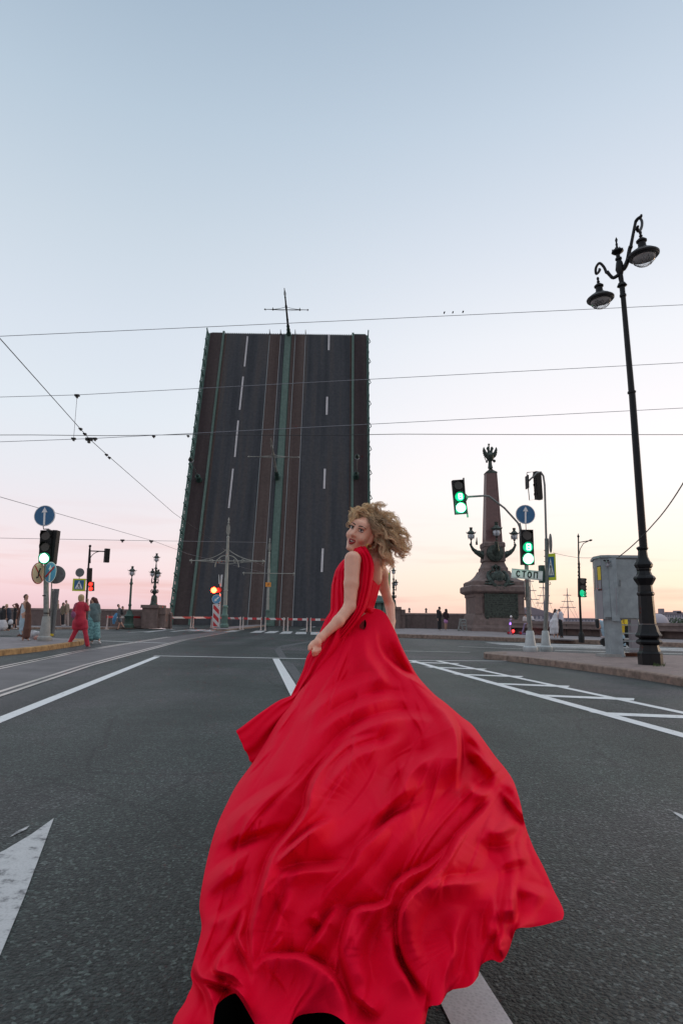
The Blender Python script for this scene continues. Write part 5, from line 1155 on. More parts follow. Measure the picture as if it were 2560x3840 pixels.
# plaque with lines of raised lettering too small to read
b = MB(); xc = cx + 12 * ko; b.box((xc, yf - .10, (oz(1965) + oz(1752)) / 2), (340 * ko, .10, oz(1752) - oz(1965))); b.box((xc, yf - .12, oz(1745)), (356 * ko, .16, .10)); b.box((xc, yf - .12, oz(1975)), (350 * ko, .16, .10))
for s_ in (-1, 1): b.box((xc + s_ * 168 * ko, yf - .13, (oz(1965) + oz(1752)) / 2), (16 * ko, .12, oz(1752) - oz(1965))); b.box((xc + s_ * 150 * ko, yf - .12, oz(1988)), (30 * ko, .14, .16))
b.lathe([(.02, 0), (.18, .1), (.1, .3), (.02, .4)], (xc, yf - .12, oz(1745)), 10); pq = part('plaque', b, 'bronze', t, 20)
rs = random.Random(3)
b = MB()
for i in range(9):
    x_ = -142
    while x_ < 140:
        l_ = rs.uniform(6, 20); b.box((xc + (x_ + l_ / 2) * ko, yf - .155, oz(1780 + i * 19)), (l_ * ko, .012, .045)); x_ += l_ + 5
part('raised_lettering', b, mat('worn_bronze_letters', (.07, .085, .075), .5, .5), pq)
# crest
def reliefz(cy, off=0): return oz(cy)
b = MB()
def CP(x_, y_, d=0):  # crop point on the crest surface
    hw = np.interp(y_, [1420, 1500, 1560, 1600, 1650, 1700], [112, 150, 190, 262, 278, 300]); return Vector((cx + (x_ - 598) * ko, cyy - (hw * ko) - .05 - d, oz(y_)))
for s_ in (-1, 1):
    X_ = lambda v: 598 + s_ * v
    b.tube([CP(X_(10), 1680), CP(X_(60), 1660, .05), CP(X_(95), 1610, .1), CP(X_(105), 1560, .1), CP(X_(90), 1515, .05), CP(X_(60), 1500, .05)], [.06, .16, .18, .16, .12, .1], 7)
    b.tube([CP(X_(60), 1600, .1), CP(X_(78), 1560, .1), CP(X_(55), 1525, .05), CP(X_(20), 1520, .1)], .07, 6)
    b.tube([CP(X_(40), 1650, .05), CP(X_(100), 1640, .1), CP(X_(160), 1635, .05)], [.12, .14, .05], 6); b.tube([CP(X_(90), 1610, .05), CP(X_(150), 1612, .05)], [.12, .05], 6)
    b.tube([CP(X_(20), 1660, .05), CP(X_(45), 1690, .05)], [.12, .04], 6)
b.sphere(CP(598, 1580, .02), .62, 14, 9, (.9, .35, 1)); b.tube([CP(598, 1650, .05), CP(598, 1705, .02)], [.16, .03], 6)
for dx_ in (-35, 0, 35): b.tube([CP(598 + dx_, 1500, 0), CP(598 + dx_ * 1.2, 1455, .05), CP(598, 1440, .05)], .08, 6)
b.tube([CP(598, 1470, .0), CP(598, 1425, 0)], [.2, .04], 6); part('crest', b, 'bronze', t)
b = MB()
for i_, dx_ in enumerate((-22, -6, 10, 26)): b.tube([CP(598 + dx_, 1545, .26), CP(598 + dx_, 1610, .26)], .035, 4)
b.tube([CP(576, 1580, .26), CP(592, 1580, .26)], .03, 4); b.tube([CP(600, 1556, .28), CP(624, 1600, .28)], .03, 4); part('monogram', b, 'bronze', t)
# bronze prow arms
def prow(sg):
    b = MB(); seq = [(88, 1320, 48), (115, 1322, 44), (150, 1310, 33), (190, 1290, 25), (222, 1262, 18), (240, 1232, 13), (248, 1212, 15), (238, 1200, 13)]
    b.tube([Vector((cx + sg * x_ * ko, cyy - (.2 if sg else 0), oz(z_))) for x_, z_, r in seq], [r * ko for x_, z_, r in seq], 8)
    for q in range(5): x_, z_, r = seq[q + 1]; b.tube([Vector((cx + sg * x_ * ko, cyy - .2, oz(z_ + r))), Vector((cx + sg * (x_ - 6) * ko, cyy - .2 - r * ko, oz(z_))), Vector((cx + sg * x_ * ko, cyy - .2, oz(z_ - r)))], .05, 5)
    b.sphere((cx + sg * 100 * ko, cyy - .1, oz(1330)), 58 * ko, 10, 8, (.35, 1, 1.15)); return part('prow_arm', b, 'bronze', t)
for sg in (-1, 1):
    prow(sg); lantern(t, Vector((cx + sg * 240 * ko, cyy - .2, oz(1127))), 34 * ko)
b = MB(); seq = [(60, 1330, 60), (95, 1320, 70), (130, 1295, 52), (165, 1262, 34), (185, 1225, 22), (190, 1195, 18)]
b.tube([Vector((cx, cyy - y_ * ko, oz(z_))) for y_, z_, r in seq], [r * ko for y_, z_, r in seq], 10); b.lathe([(95 * ko, 0), (90 * ko, .25), (60 * ko, .35)], (cx, cyy - 108 * ko, oz(1310)), 18, axis=(0, -1, 0)); part('prow_arm', b, 'bronze', t)
lantern(t, Vector((cx + 4 * ko, cyy - 190 * ko, oz(1105))), 40 * ko)
b = MB(); b.tube([Vector((cx - 130 * ko, cyy + 1.5, oz(1190))), Vector((cx - 128 * ko, cyy + 1.5, oz(1110)))], [.1, .03], 5); b.tube([Vector((cx - 142 * ko, cyy + 1.5, oz(1165))), Vector((cx - 120 * ko, cyy + 1.5, oz(1168)))], .05, 5); part('rear_lantern_tip', b, 'bronze', t)
# eagle
def E(x_, y_, d=0): return Vector((cx + (x_ - 528) * ko, cyy + d, oz(y_)))
b = MB()
b.tube([E(528, 400), E(526, 360), E(527, 320)], [.22, .16, .14], 8); b.tube([E(527, 330), E(527, 300), E(528, 262), E(528, 235)], [.14, .30, .34, .18], 9)
for s_ in (-1, 1):
    X_ = lambda v: 528 + s_ * v
    b.tube([E(X_(6), 240), E(X_(16), 215), E(X_(20), 198)], [.16, .11, .1], 7); b.sphere(E(X_(24), 192), .13, 8, 6); b.tube([E(X_(26), 192), E(X_(40), 190)], [.08, .02], 5)
    for q in range(3): b.tube([E(X_(16 + q * 6), 184), E(X_(14 + q * 8), 172)], .03, 4)
    b.tube([E(X_(8), 305), E(X_(30), 312), E(X_(38), 322)], [.12, .07, .05], 6)
    b.tube([E(X_(12), 296), E(X_(40), 296)], [.1, .04], 5)
b.tube([E(518, 200), E(516, 160), E(518, 142)], [.06, .06, .10], 6); b.tube([E(508, 146), E(528, 146)], .05, 5)
b.tube([E(486, 332), E(462, 282)], [.035, .03], 5); b.sphere(E(488, 332), .09, 8, 6); b.sphere(E(574, 322), .13, 8, 6)
part('eagle_body', b, 'bronze', t)
for s_ in (-1, 1):
    pts = [(8, 250), (22, 238), (40, 232), (50, 215), (62, 195), (70, 176), (76, 188), (79, 205), (82, 215), (77, 225), (80, 240), (72, 250), (74, 262), (64, 268), (62, 280), (52, 282), (46, 292), (34, 290), (22, 292), (8, 285)]
    b = MB(); b.prism([E(528 + s_ * x_, y_, -.10) for x_, y_ in pts], (0, .22, 0))
    for q in range(5): b.tube([E(528 + s_ * (14 + 3 * q), 272 - q * 4, -.12), E(528 + s_ * (46 + 6 * q), 262 - q * 11, -.14), E(528 + s_ * (62 + 3.5 * q), 250 - 14 * q, -.12)], [.06, .07, .03], 5)
    part('eagle_wing', b, 'bronze', t, 20)
# portable railing beside the obelisk
def CQ(x_, y_): return (1640 + x_ * .3613, 1600 + y_ * .3613)
Yr = G(1735, 2366, .2).y; t = thing('folding_barrier', G(1735, 2366, .2), 'small weathered trestle barrier standing just left of the obelisk base', 'barrier')
for pr in (((235, 1998), (215, 2112)), ((290, 2010), (300, 2122)), ((240, 2000), (262, 2118))):
    b = MB(); b.tube([P(*CQ(*pr[0]), Yr), P(*CQ(*pr[1]), Yr)], .07, 5); part('leg', b, 'grey_pole', t)
for pr in (((225, 2000), (292, 2008)), ((228, 2030), (290, 2036)), ((222, 2062), (295, 2070)), ((208, 2116), (240, 2114)), ((255, 2120), (310, 2124))):
    b = MB(); b.tube([P(*CQ(*pr[0]), Yr), P(*CQ(*pr[1]), Yr)], .06, 5); part('rail', b, 'grey_pole', t)

# ================================================================== passers-by
SK = mat('skin', (.48, .27, .20), .55, var=.06, vscale=6)
cloth = {}
def CL(name, col, var=.15, **k):
    if name not in cloth: cloth[name] = mat(name, col, .8, var=var, vscale=5, sheen=.2, **k)
    return cloth[name]
def person(label, conv, foot, parts, group=None, z=.2, dY=0.0):
    """parts: (name, material, [(x0,y0,x1,y1,r0,r1,d0,d1)]) measured on the photograph"""
    g = G(*conv(*foot), z); Y = g.y + dY; t = thing('person', Vector((g.x, Y, z)), label, 'person', group); sc = abs(conv(1, 0)[0] - conv(0, 0)[0]) * mpp(Y)
    for nm, m, caps in parts:
        pr = []
        for c in caps:
            x0, y0, x1, y1, r0, r1 = c[:6]; d0, d1 = (c[6], c[7]) if len(c) > 7 else (0, 0)
            a = P(*conv(x0, y0), Y + d0); e = P(*conv(x1, y1), Y + d1)
            a.z = max(a.z, z + r0 * sc * .6); e.z = max(e.z, z + r1 * sc * .6); pr.append(('c', T3(a), T3(e), r0 * sc, r1 * sc))
        sz = max((max(abs(p[1][2] - p[2][2]), .1) for p in pr)); sdf_part(nm, pr, .019, m, t, .03)
    return t
cA = lambda x, y: (x * .2551, 2180 + y * .2551)
c1 = lambda x, y: (x * .4082, 1850 + y * .4082)
c3 = lambda x, y: (1240 + x * .3061, 1850 + y * .3061)
c8 = lambda x, y: (1900 + x * .2551, 2200 + y * .2551)
c9_ = lambda x, y: (2200 + x * .2296, 2250 + y * .2296)
HB = CL('brown_hair', (.055, .028, .020)); HBL = CL('blond_hair', (.42, .30, .16)); HD = CL('dark_hair', (.016, .013, .013)); HR = CL('reddish_hair', (.09, .022, .018))
BLK = CL('black_cloth', (.014, .014, .017)); WHT = CL('white_cloth', (.58, .57, .60)); NVY = CL('navy_cloth', (.025, .032, .05)); BEI = CL('beige_cloth', (.32, .24, .18)); OLV = CL('olive_cloth', (.15, .12, .08))
DEN = CL('pale_denim', (.30, .42, .50)); RED = CL('crimson_suit_cloth', (.42, .018, .045)); PNKW = CL('pinkish_white_cloth', (.50, .44, .43)); SHO = CL('white_shoe', (.62, .58, .58)); BRN = CL('brown_coat_cloth', (.115, .048, .034))
person('woman in black top and long white skirt at the far left edge', cA, (45, 730), [
    ('body', SK, [(60, 392, 58, 420, 16, 12), (58, 420, 50, 470, 14, 20), (50, 470, 50, 660, 26, 24), (20, 480, 95, 560, 9, 8), (95, 560, 112, 552, 8, 8), (28, 650, 20, 715, 12, 10), (70, 650, 68, 715, 12, 10), (20, 715, 30, 722, 11, 9), (68, 716, 78, 722, 11, 9)]),
    ('hair', HD, [(58, 378, 50, 400, 21, 19), (50, 400, 46, 440, 15, 8)]), ('top', BLK, [(58, 430, 42, 470, 30, 38), (42, 470, 48, 560, 40, 42), (18, 450, 60, 540, 20, 16)]), ('skirt', WHT, [(48, 565, 46, 600, 40, 48), (46, 600, 52, 668, 50, 58), (90, 620, 95, 670, 22, 26), (0, 610, -12, 670, 22, 24)])])
person('fair haired person in navy jacket holding a white bag at far left', cA, (130, 730), [
    ('body', SK, [(105, 366, 108, 395, 21, 12), (110, 400, 120, 560, 20, 24), (150, 420, 150, 520, 10, 9), (150, 520, 110, 556, 8, 8), (115, 560, 125, 700, 16, 10), (150, 560, 140, 700, 16, 10), (125, 712, 135, 720, 11, 9), (100, 712, 110, 720, 10, 8)]),
    ('hair', HBL, [(104, 352, 100, 366, 20, 18)]), ('jacket', NVY, [(130, 415, 140, 470, 28, 32), (140, 470, 140, 570, 32, 30), (150, 430, 152, 520, 16, 13)]), ('shirt', WHT, [(106, 408, 100, 430, 14, 16)]), ('trousers', BLK, [(140, 560, 128, 690, 24, 15), (150, 560, 150, 690, 22, 14)])])
mb = blob(P(*cA(158, 600), G(*cA(130, 730), .2).y - .3), .13, 8, sc=(.9, .6, 1.1), amp=.2); g_ = P(*cA(158, 640), G(*cA(130, 730), .2).y - .3); solo('handbag', mb, WHT, g_, 'white bag carried by the fair haired person in the navy jacket', 'bag', smooth='all')
person('red haired woman posing with one hand raised to her head at far left', cA, (220, 700), [
    ('body', SK, [(243, 348, 238, 372, 18, 11), (238, 385, 228, 460, 22, 18), (222, 392, 190, 352, 10, 8), (190, 352, 232, 330, 8, 8), (262, 395, 268, 440, 10, 9), (268, 440, 215, 460, 8, 7), (225, 470, 215, 680, 22, 10), (240, 560, 238, 680, 14, 9)]),
    ('hair', HR, [(248, 340, 262, 360, 21, 20), (262, 360, 272, 425, 20, 14)]), ('top', BLK, [(234, 405, 230, 440, 26, 22)]), ('sleeve', WHT, [(262, 392, 268, 430, 15, 12)]), ('trousers', BLK, [(228, 460, 224, 560, 28, 22), (224, 560, 202, 660, 18, 12), (226, 560, 236, 680, 18, 12)]), ('shoe', SHO, [(205, 690, 222, 694, 9, 8), (236, 690, 248, 694, 9, 8)])])
# woman in long brown coat on the left pavement
person('woman in long brown open coat and pale blue clothes beside the left signal pole', cA, (370, 868), [
    ('body', SK, [(396, 225, 398, 250, 27, 20), (395, 250, 385, 300, 16, 16), (385, 305, 370, 340, 30, 30), (370, 340, 350, 480, 34, 30), (350, 480, 345, 560, 38, 34), (330, 560, 340, 840, 24, 12), (375, 560, 400, 840, 24, 12), (340, 845, 345, 862, 12, 11), (410, 845, 430, 862, 12, 11), (365, 545, 348, 530, 11, 10)]),
    ('hair', HB, [(388, 212, 376, 222, 26, 24), (376, 222, 362, 232, 20, 14), (366, 262, 364, 270, 9, 9)]),
    ('top', CL('pale_blue_top', (.48, .54, .60)), [(362, 350, 350, 420, 34, 36), (350, 420, 345, 500, 37, 36)]), ('trousers', CL('pale_blue_trousers', (.33, .43, .50)), [(345, 500, 325, 600, 36, 34), (325, 600, 312, 720, 32, 26), (355, 560, 350, 700, 34, 30), (312, 720, 330, 800, 22, 18)]),
    ('coat', BRN, [(400, 320, 425, 360, 28, 32), (425, 360, 425, 500, 30, 34), (425, 500, 405, 700, 40, 52), (405, 700, 395, 800, 54, 50), (395, 800, 290, 792, 34, 16), (290, 792, 250, 806, 16, 8), (330, 330, 315, 380, 14, 16), (315, 380, 275, 470, 18, 20), (275, 470, 255, 545, 20, 14), (420, 350, 430, 450, 28, 25), (430, 450, 365, 545, 23, 15), (400, 800, 380, 826, 30, 20)]),
    ('shoe', SHO, [(335, 862, 352, 866, 10, 8), (415, 862, 440, 868, 11, 9)])], z=.15)
person('person in beige standing half hidden behind the tall grey sign board', cA, (845, 640), [('body', SK, [(856, 298, 856, 320, 14, 9), (850, 340, 850, 480, 20, 18), (846, 480, 846, 630, 14, 9)]), ('hair', HB, [(855, 288, 852, 298, 14, 13)]), ('top', BEI, [(850, 340, 850, 480, 22, 22)]), ('trousers', BLK, [(846, 490, 838, 630, 18, 12)])])
person('dark haired person in olive jacket leaning on companion by left parapet', cA, (925, 650), [('body', SK, [(940, 338, 938, 360, 18, 10), (930, 380, 925, 480, 24, 22), (910, 390, 898, 440, 9, 8), (905, 500, 905, 640, 14, 9), (930, 500, 935, 640, 14, 9)]), ('hair', HB, [(936, 328, 932, 342, 19, 17)]), ('jacket', OLV, [(930, 380, 925, 430, 28, 28), (925, 430, 925, 475, 27, 24), (912, 385, 896, 410, 14, 13), (896, 410, 925, 445, 13, 11)]), ('trousers', BLK, [(915, 478, 915, 630, 20, 14), (930, 478, 935, 630, 18, 13)]), ('shoe', SHO, [(915, 645, 955, 645, 9, 9)])])
person('tall man in beige jacket and pale trousers by the left parapet', cA, (985, 650), [('body', SK, [(977, 298, 980, 325, 16, 10), (988, 350, 985, 470, 26, 24), (965, 470, 955, 640, 15, 10), (1000, 470, 1000, 640, 15, 10)]), ('hair', HB, [(976, 292, 976, 300, 16, 15)]), ('jacket', BEI, [(990, 355, 988, 450, 32, 28), (1012, 365, 1018, 410, 13, 12), (1018, 410, 985, 455, 12, 10)]), ('trousers', CL('pale_trousers', (.40, .31, .28)), [(968, 470, 955, 630, 20, 15), (1000, 470, 1002, 630, 19, 14)]), ('shoe', SHO, [(965, 645, 975, 646, 9, 8), (998, 645, 1008, 646, 9, 8)])])
person('blond woman in crimson trouser suit seen from behind stepping off the kerb', cA, (1160, 960), [
    ('body', SK, [(1202, 250, 1205, 290, 34, 18), (1205, 300, 1190, 420, 36, 46), (1190, 420, 1185, 640, 44, 50), (1270, 350, 1312, 425, 20, 16), (1312, 425, 1292, 330, 15, 12), (1292, 325, 1295, 268, 12, 10), (1300, 268, 1298, 256, 7, 5), (1286, 266, 1284, 254, 6, 5), (1140, 660, 1000, 930, 34, 15), (1240, 660, 1290, 940, 34, 15), (1115, 350, 1085, 440, 20, 16), (1085, 440, 1100, 520, 15, 12)]),
    ('hair', HBL, [(1198, 232, 1198, 262, 44, 42), (1176, 250, 1178, 270, 22, 20)]),
    ('jacket', RED, [(1135, 345, 1255, 345, 34, 34), (1195, 360, 1185, 480, 72, 76), (1185, 480, 1180, 600, 76, 84), (1120, 600, 1112, 676, 50, 50), (1240, 600, 1246, 676, 50, 50), (1120, 676, 1245, 676, 46, 46), (1125, 360, 1092, 440, 34, 28), (1092, 440, 1108, 520, 27, 22), (1265, 350, 1292, 410, 30, 26), (1292, 415, 1290, 370, 26, 24)]),
    ('trousers', RED, [(1140, 680, 1070, 820, 40, 30), (1070, 820, 1010, 930, 30, 24), (1245, 680, 1270, 820, 40, 28), (1270, 820, 1288, 930, 34, 30)]), ('shoe', CL('pink_shoe', (.55, .22, .25)), [(985, 940, 1015, 955, 14, 11), (1280, 950, 1322, 962, 15, 11)])], z=0, dY=0)
Yw = G(*cA(1160, 960), 0).y
mb = blob(P(*cA(1080, 492), Yw - .3), .11, 12, sc=(.75, .5, 1.0), amp=.12); bag = thing('shoulder_bag', P(*cA(1080, 520), Yw - .3), 'small purple shoulder bag hanging on the woman in the crimson suit', 'bag'); part('bag_body', mb, CL('purple_leather', (.22, .07, .15)), bag, 'all')
mb = MB(); mb.tube([P(*cA(1062, 470), Yw - .3), P(*cA(1095, 380), Yw - .34), P(*cA(1120, 318), Yw - .15), P(*cA(1128, 330), Yw + .1)], .012, 6); part('strap', mb, CL('purple_leather', (.22, .07, .15)), bag)
FLO = mat('teal_floral_cloth', (.05, .13, .17), .8, var=.3, vscale=16, col2=(.24, .50, .52)); 
person('curly haired woman in teal floral dress and grey green jacket facing the crimson suit', cA, (1405, 915), [
    ('body', SK, [(1368, 285, 1372, 300, 30, 26), (1372, 310, 1375, 350, 16, 20), (1380, 350, 1385, 600, 40, 42), (1365, 600, 1355, 880, 28, 14), (1425, 600, 1460, 870, 28, 14), (1345, 430, 1338, 418, 13, 11)]),
    ('hair', CL('auburn_curls', (.075, .026, .022), .5), [(1375, 258, 1400, 275, 30, 32), (1405, 275, 1428, 320, 32, 26), (1345, 285, 1338, 320, 17, 14), (1428, 320, 1440, 345, 22, 16)]),
    ('jacket', CL('grey_green_jacket', (.10, .145, .155), .3), [(1345, 355, 1435, 352, 30, 34), (1390, 380, 1400, 480, 66, 74), (1400, 480, 1410, 570, 76, 66), (1440, 370, 1455, 450, 36, 34), (1455, 455, 1360, 432, 32, 24), (1340, 370, 1322, 440, 22, 18)]),
    ('dress', FLO, [(1355, 440, 1350, 560, 44, 50), (1370, 570, 1360, 700, 68, 66), (1360, 700, 1350, 820, 64, 56), (1415, 600, 1435, 820, 56, 42), (1330, 700, 1318, 830, 30, 26)]),
    ('shoe', SHO, [(1335, 895, 1362, 908, 15, 12), (1455, 880, 1475, 905, 16, 14)])], z=0)
person('man in grey with backpack and blue jacket over his arm walking by the barrier', c1, (1105, 1255), [
    ('body', SK, [(1092, 1034, 1095, 1050, 11, 7), (1100, 1070, 1102, 1150, 14, 13), (1090, 1160, 1100, 1200, 8, 7), (1100, 1200, 1085, 1248, 6, 5), (1108, 1160, 1118, 1195, 8, 7), (1118, 1195, 1140, 1230, 6, 4), (1088, 1080, 1078, 1130, 6, 5)]),
    ('hair', HD, [(1088, 1028, 1088, 1034, 11, 10)]), ('top', CL('grey_cloth', (.11, .11, .12)), [(1100, 1068, 1100, 1130, 17, 16), (1090, 1075, 1080, 1115, 9, 8)]), ('shorts', CL('grey_shorts', (.13, .14, .16)), [(1098, 1145, 1095, 1172, 15, 12), (1105, 1150, 1112, 1175, 13, 11)]), ('backpack', BLK, [(1118, 1072, 1124, 1105, 11, 12)]), ('shoe', BLK, [(1070, 1252, 1088, 1254, 5, 5), (1136, 1232, 1144, 1240, 5, 5)])], z=0)
Yj = G(*c1(1105, 1255), 0).y
mb = MB(); mb.tube([P(*c1(1075, 1100), Yj - .3), P(*c1(1062, 1130), Yj - .35), P(*c1(1052, 1160), Yj - .3), P(*c1(1045, 1200), Yj - .3)], [.06, .13, .15, .07], 9); j = solo('jacket', mb, CL('bright_blue_cloth', (.07, .22, .40)), P(*c1(1050, 1200), Yj - .3), 'bright blue jacket hanging over the arm of the man in grey', 'jacket')
person('person in beige walking behind the man with backpack', c1, (1140, 1230), [('body', SK, [(1130, 1052, 1132, 1066, 10, 6), (1138, 1080, 1140, 1160, 13, 12), (1142, 1160, 1145, 1222, 8, 5)]), ('hair', HB, [(1128, 1046, 1128, 1052, 10, 9)]), ('coat', BEI, [(1138, 1080, 1146, 1200, 16, 17)])], z=0, dY=1)
c6 = lambda x, y: (540 + x * .1786, 1980 + y * .1786)
person('worker in fluorescent yellow vest standing by the lantern pedestal', c6, (390, 2035), [('body', SK, [(398, 1698, 396, 1725, 20, 12), (392, 1740, 390, 1850, 34, 34), (372, 1860, 370, 2010, 20, 14), (408, 1860, 410, 2010, 20, 14)]), ('hair', HD, [(398, 1688, 398, 1696, 21, 20)]), ('vest', mat('fluorescent_vest', (.55, .72, .04), .6), [(378, 1745, 405, 1745, 30, 30), (392, 1760, 390, 1830, 42, 42)]), ('sleeve', BLK, [(358, 1750, 352, 1830, 16, 14), (430, 1750, 440, 1830, 16, 14)]), ('trousers', BLK, [(375, 1850, 370, 2015, 25, 18), (408, 1850, 410, 2015, 25, 18)])], z=.0)
person('man in black standing by the parapet left of the obelisk', c3, (1330, 1675), [('body', SK, [(1332, 1408, 1330, 1430, 15, 9), (1322, 1450, 1325, 1560, 24, 20), (1320, 1560, 1322, 1665, 14, 8), (1335, 1560, 1342, 1665, 14, 8), (1348, 1500, 1372, 1470, 8, 7)]), ('hair', HD, [(1328, 1402, 1328, 1408, 15, 14)]), ('top', BLK, [(1315, 1445, 1325, 1460, 24, 25), (1325, 1460, 1328, 1560, 27, 22), (1340, 1455, 1352, 1500, 12, 10), (1305, 1450, 1305, 1520, 12, 10)]), ('trousers', BLK, [(1322, 1560, 1320, 1660, 18, 11), (1335, 1560, 1342, 1655, 17, 11)]), ('shoe', SHO, [(1316, 1672, 1326, 1673, 7, 7), (1342, 1668, 1350, 1672, 7, 7)])], dY=-.4)
person('long haired woman in pink skirt standing beside the man in black', c3, (1405, 1675), [('body', SK, [(1408, 1432, 1408, 1450, 14, 8), (1408, 1470, 1408, 1550, 18, 18), (1400, 1560, 1396, 1665, 11, 6), (1414, 1560, 1414, 1665, 11, 6)]), ('hair', HD, [(1410, 1430, 1412, 1450, 17, 16), (1412, 1450, 1414, 1500, 15, 12)]), ('jacket', CL('dark_maroon_cloth', (.035, .015, .02)), [(1400, 1470, 1412, 1540, 23, 24), (1385, 1475, 1378, 1505, 10, 9), (1430, 1475, 1440, 1520, 11, 10)]), ('skirt', CL('pink_skirt', (.55, .25, .50)), [(1408, 1550, 1408, 1570, 22, 26)]), ('shoe', SHO, [(1396, 1670, 1392, 1672, 6, 6), (1414, 1670, 1418, 1672, 6, 6)])], dY=-.4)
person('bride in white gown and long veil standing with the groom', c8, (715, 752), [('body', SK, [(708, 350, 706, 375, 15, 9), (712, 400, 705, 500, 24, 26), (690, 640, 692, 738, 12, 8), (738, 640, 740, 740, 12, 8), (735, 395, 745, 450, 10, 8)]), ('hair', HB, [(705, 342, 700, 355, 19, 17), (698, 360, 680, 410, 15, 11)]), ('veil', mat('white_veil', (.62, .60, .64), .7, var=.1), [(736, 345, 728, 370, 12, 14), (728, 370, 700, 440, 14, 18), (700, 440, 650, 520, 19, 24), (650, 520, 632, 580, 22, 16)]), ('gown', WHT, [(708, 410, 700, 500, 32, 38), (700, 500, 700, 600, 44, 50), (700, 600, 715, 660, 46, 38), (650, 580, 645, 680, 20, 20), (690, 640, 680, 690, 30, 16)]), ('shoe', SHO, [(690, 745, 692, 750, 8, 8), (738, 748, 742, 752, 8, 8)])])
person('groom in white shirt and black trousers beside the bride', c8, (798, 752), [('body', SK, [(765, 350, 768, 378, 18, 11), (785, 395, 788, 490, 27, 25), (790, 490, 800, 735, 22, 9)]), ('hair', HB, [(766, 342, 770, 350, 18, 16)]), ('shirt', CL('white_shirt', (.56, .55, .62)), [(782, 392, 790, 480, 32, 28), (806, 400, 818, 470, 14, 13), (818, 470, 815, 520, 12, 9)]), ('trousers', BLK, [(782, 495, 788, 560, 28, 26), (786, 560, 788, 725, 20, 12), (795, 560, 812, 730, 20, 12)]), ('shoe', BLK, [(784, 740, 792, 744, 8, 8), (812, 742, 820, 746, 8, 8)])])
person('seated person in pinkish white shirt on the stone bench by the scooters', c8, (240, 690), [('body', SK, [(270, 418, 268, 440, 14, 9), (262, 460, 258, 560, 24, 24), (258, 570, 225, 610, 14, 10), (225, 610, 225, 655, 9, 7), (285, 470, 268, 520, 8, 7)]), ('hair', HD, [(270, 408, 272, 418, 14, 13)]), ('shirt', PNKW, [(258, 465, 256, 540, 29, 28), (285, 465, 282, 510, 10, 9)]), ('trousers', CL('pale_mint_trousers', (.38, .46, .44)), [(265, 560, 228, 600, 24, 18), (280, 560, 255, 605, 20, 16), (228, 605, 225, 650, 15, 11)]), ('shoe', SHO, [(222, 665, 212, 670, 8, 8)])], dY=-.2)
person('seated person in white top and black trousers leaning right on the bench', c8, (385, 690), [('body', SK, [(355, 424, 357, 442, 12, 8), (368, 460, 378, 520, 20, 20), (385, 540, 400, 600, 12, 9)]), ('hair', HD, [(354, 416, 352, 424, 13, 12)]), ('top', WHT, [(362, 458, 378, 500, 24, 22)]), ('trousers', BLK, [(378, 505, 396, 545, 26, 24), (396, 545, 408, 600, 20, 14)]), ('shoe', BLK, [(405, 612, 412, 616, 7, 7)])], dY=-.2)
person('person in pale jeans and black top perched on the parapet behind the booth', c9_, (255, 612), [('body', SK, [(165, 300, 165, 320, 22, 12), (175, 345, 200, 440, 32, 34), (150, 370, 180, 410, 12, 10), (230, 430, 270, 590, 22, 12)]), ('hair', HD, [(163, 290, 163, 300, 24, 22)]), ('top', BLK, [(165, 345, 178, 430, 36, 34), (160, 350, 148, 400, 18, 14)]), ('trousers', DEN, [(215, 365, 240, 440, 40, 38), (240, 440, 268, 580, 36, 18), (265, 350, 262, 400, 22, 22)]), ('shoe', CL('pinkish_shoe', (.5, .42, .44)), [(235, 604, 275, 598, 13, 12)])], dY=0)
# ---------------- kick scooters
def scooter(base, label, tilt, k, x0, stem, deck, wheels, light):
    Y = G(*c8(*base), .2).y; t = thing('kick_scooter', G(*c8(*base), .2), label, 'scooter', 'electric kick scooters by the obelisk')
    b = MB(); b.tube([P(*c8(*p), Y) for p in stem], .045, 7); b.tube([P(*c8(stem[-1][0] - 14, stem[-1][1] + 4), Y - .2), P(*c8(stem[-1][0] + 16, stem[-1][1] - 2), Y + .2)], .035, 6); part('stem', b, CL('violet_grey_paint', (.22, .17, .30)), t)
    b = MB(); A, B = P(*c8(*deck[0]), Y), P(*c8(*deck[1]), Y); b.tube([A, B], .06, 6); part('deck', b, CL('violet_grey_paint', (.22, .17, .30)), t)
    for w_ in wheels:
        c = P(*c8(*w_[:2]), Y); b = MB(); r_ = w_[2] * .2551 * mpp(Y); b.lathe([(r_ * .8, -.05), (r_, -.03), (r_, .03), (r_ * .8, .05)], c, 18, axis=(.35, -1, 0)); w2 = part('wheel', b, CL('dark_red_wheel', (.16, .02, .03)), t)
        b = MB(); b.lathe([(r_ * .5, -.06), (r_ * .5, .06)], c, 12, axis=(.35, -1, 0)); part('hub', b, 'red_paint', w2)
    b = MB(); b.sphere(P(*c8(*light), Y - .1), .085, 10, 8); part('tail_light', b, 'red_small', t)
    return t, Y
t, Y = scooter((70, 705), 'upright kick scooter with glowing violet stem in front of the obelisk', 0, 1, 0, [(45, 670), (44, 560), (50, 480)], ((25, 685), (85, 690)), [(20, 680, 22), (84, 692, 16)], (90, 652))
b = MB(); b.tube([P(*c8(47, 560), Y - .06), P(*c8(48, 528), Y - .06)], .045, 6); part('violet_light', b, 'violet_lamp', t); b = MB(); b.sphere(P(*c8(58, 440), Y - .05), .07, 8, 6); part('front_light', b, 'white_sign', t)
scooter((300, 705), 'parked kick scooter leaning beside the seated people and pole', 0, 1, 0, [(215, 680), (235, 640), (255, 560), (262, 545)], ((215, 690), (370, 698)), [(198, 682, 27), (345, 692, 18)], (373, 692))
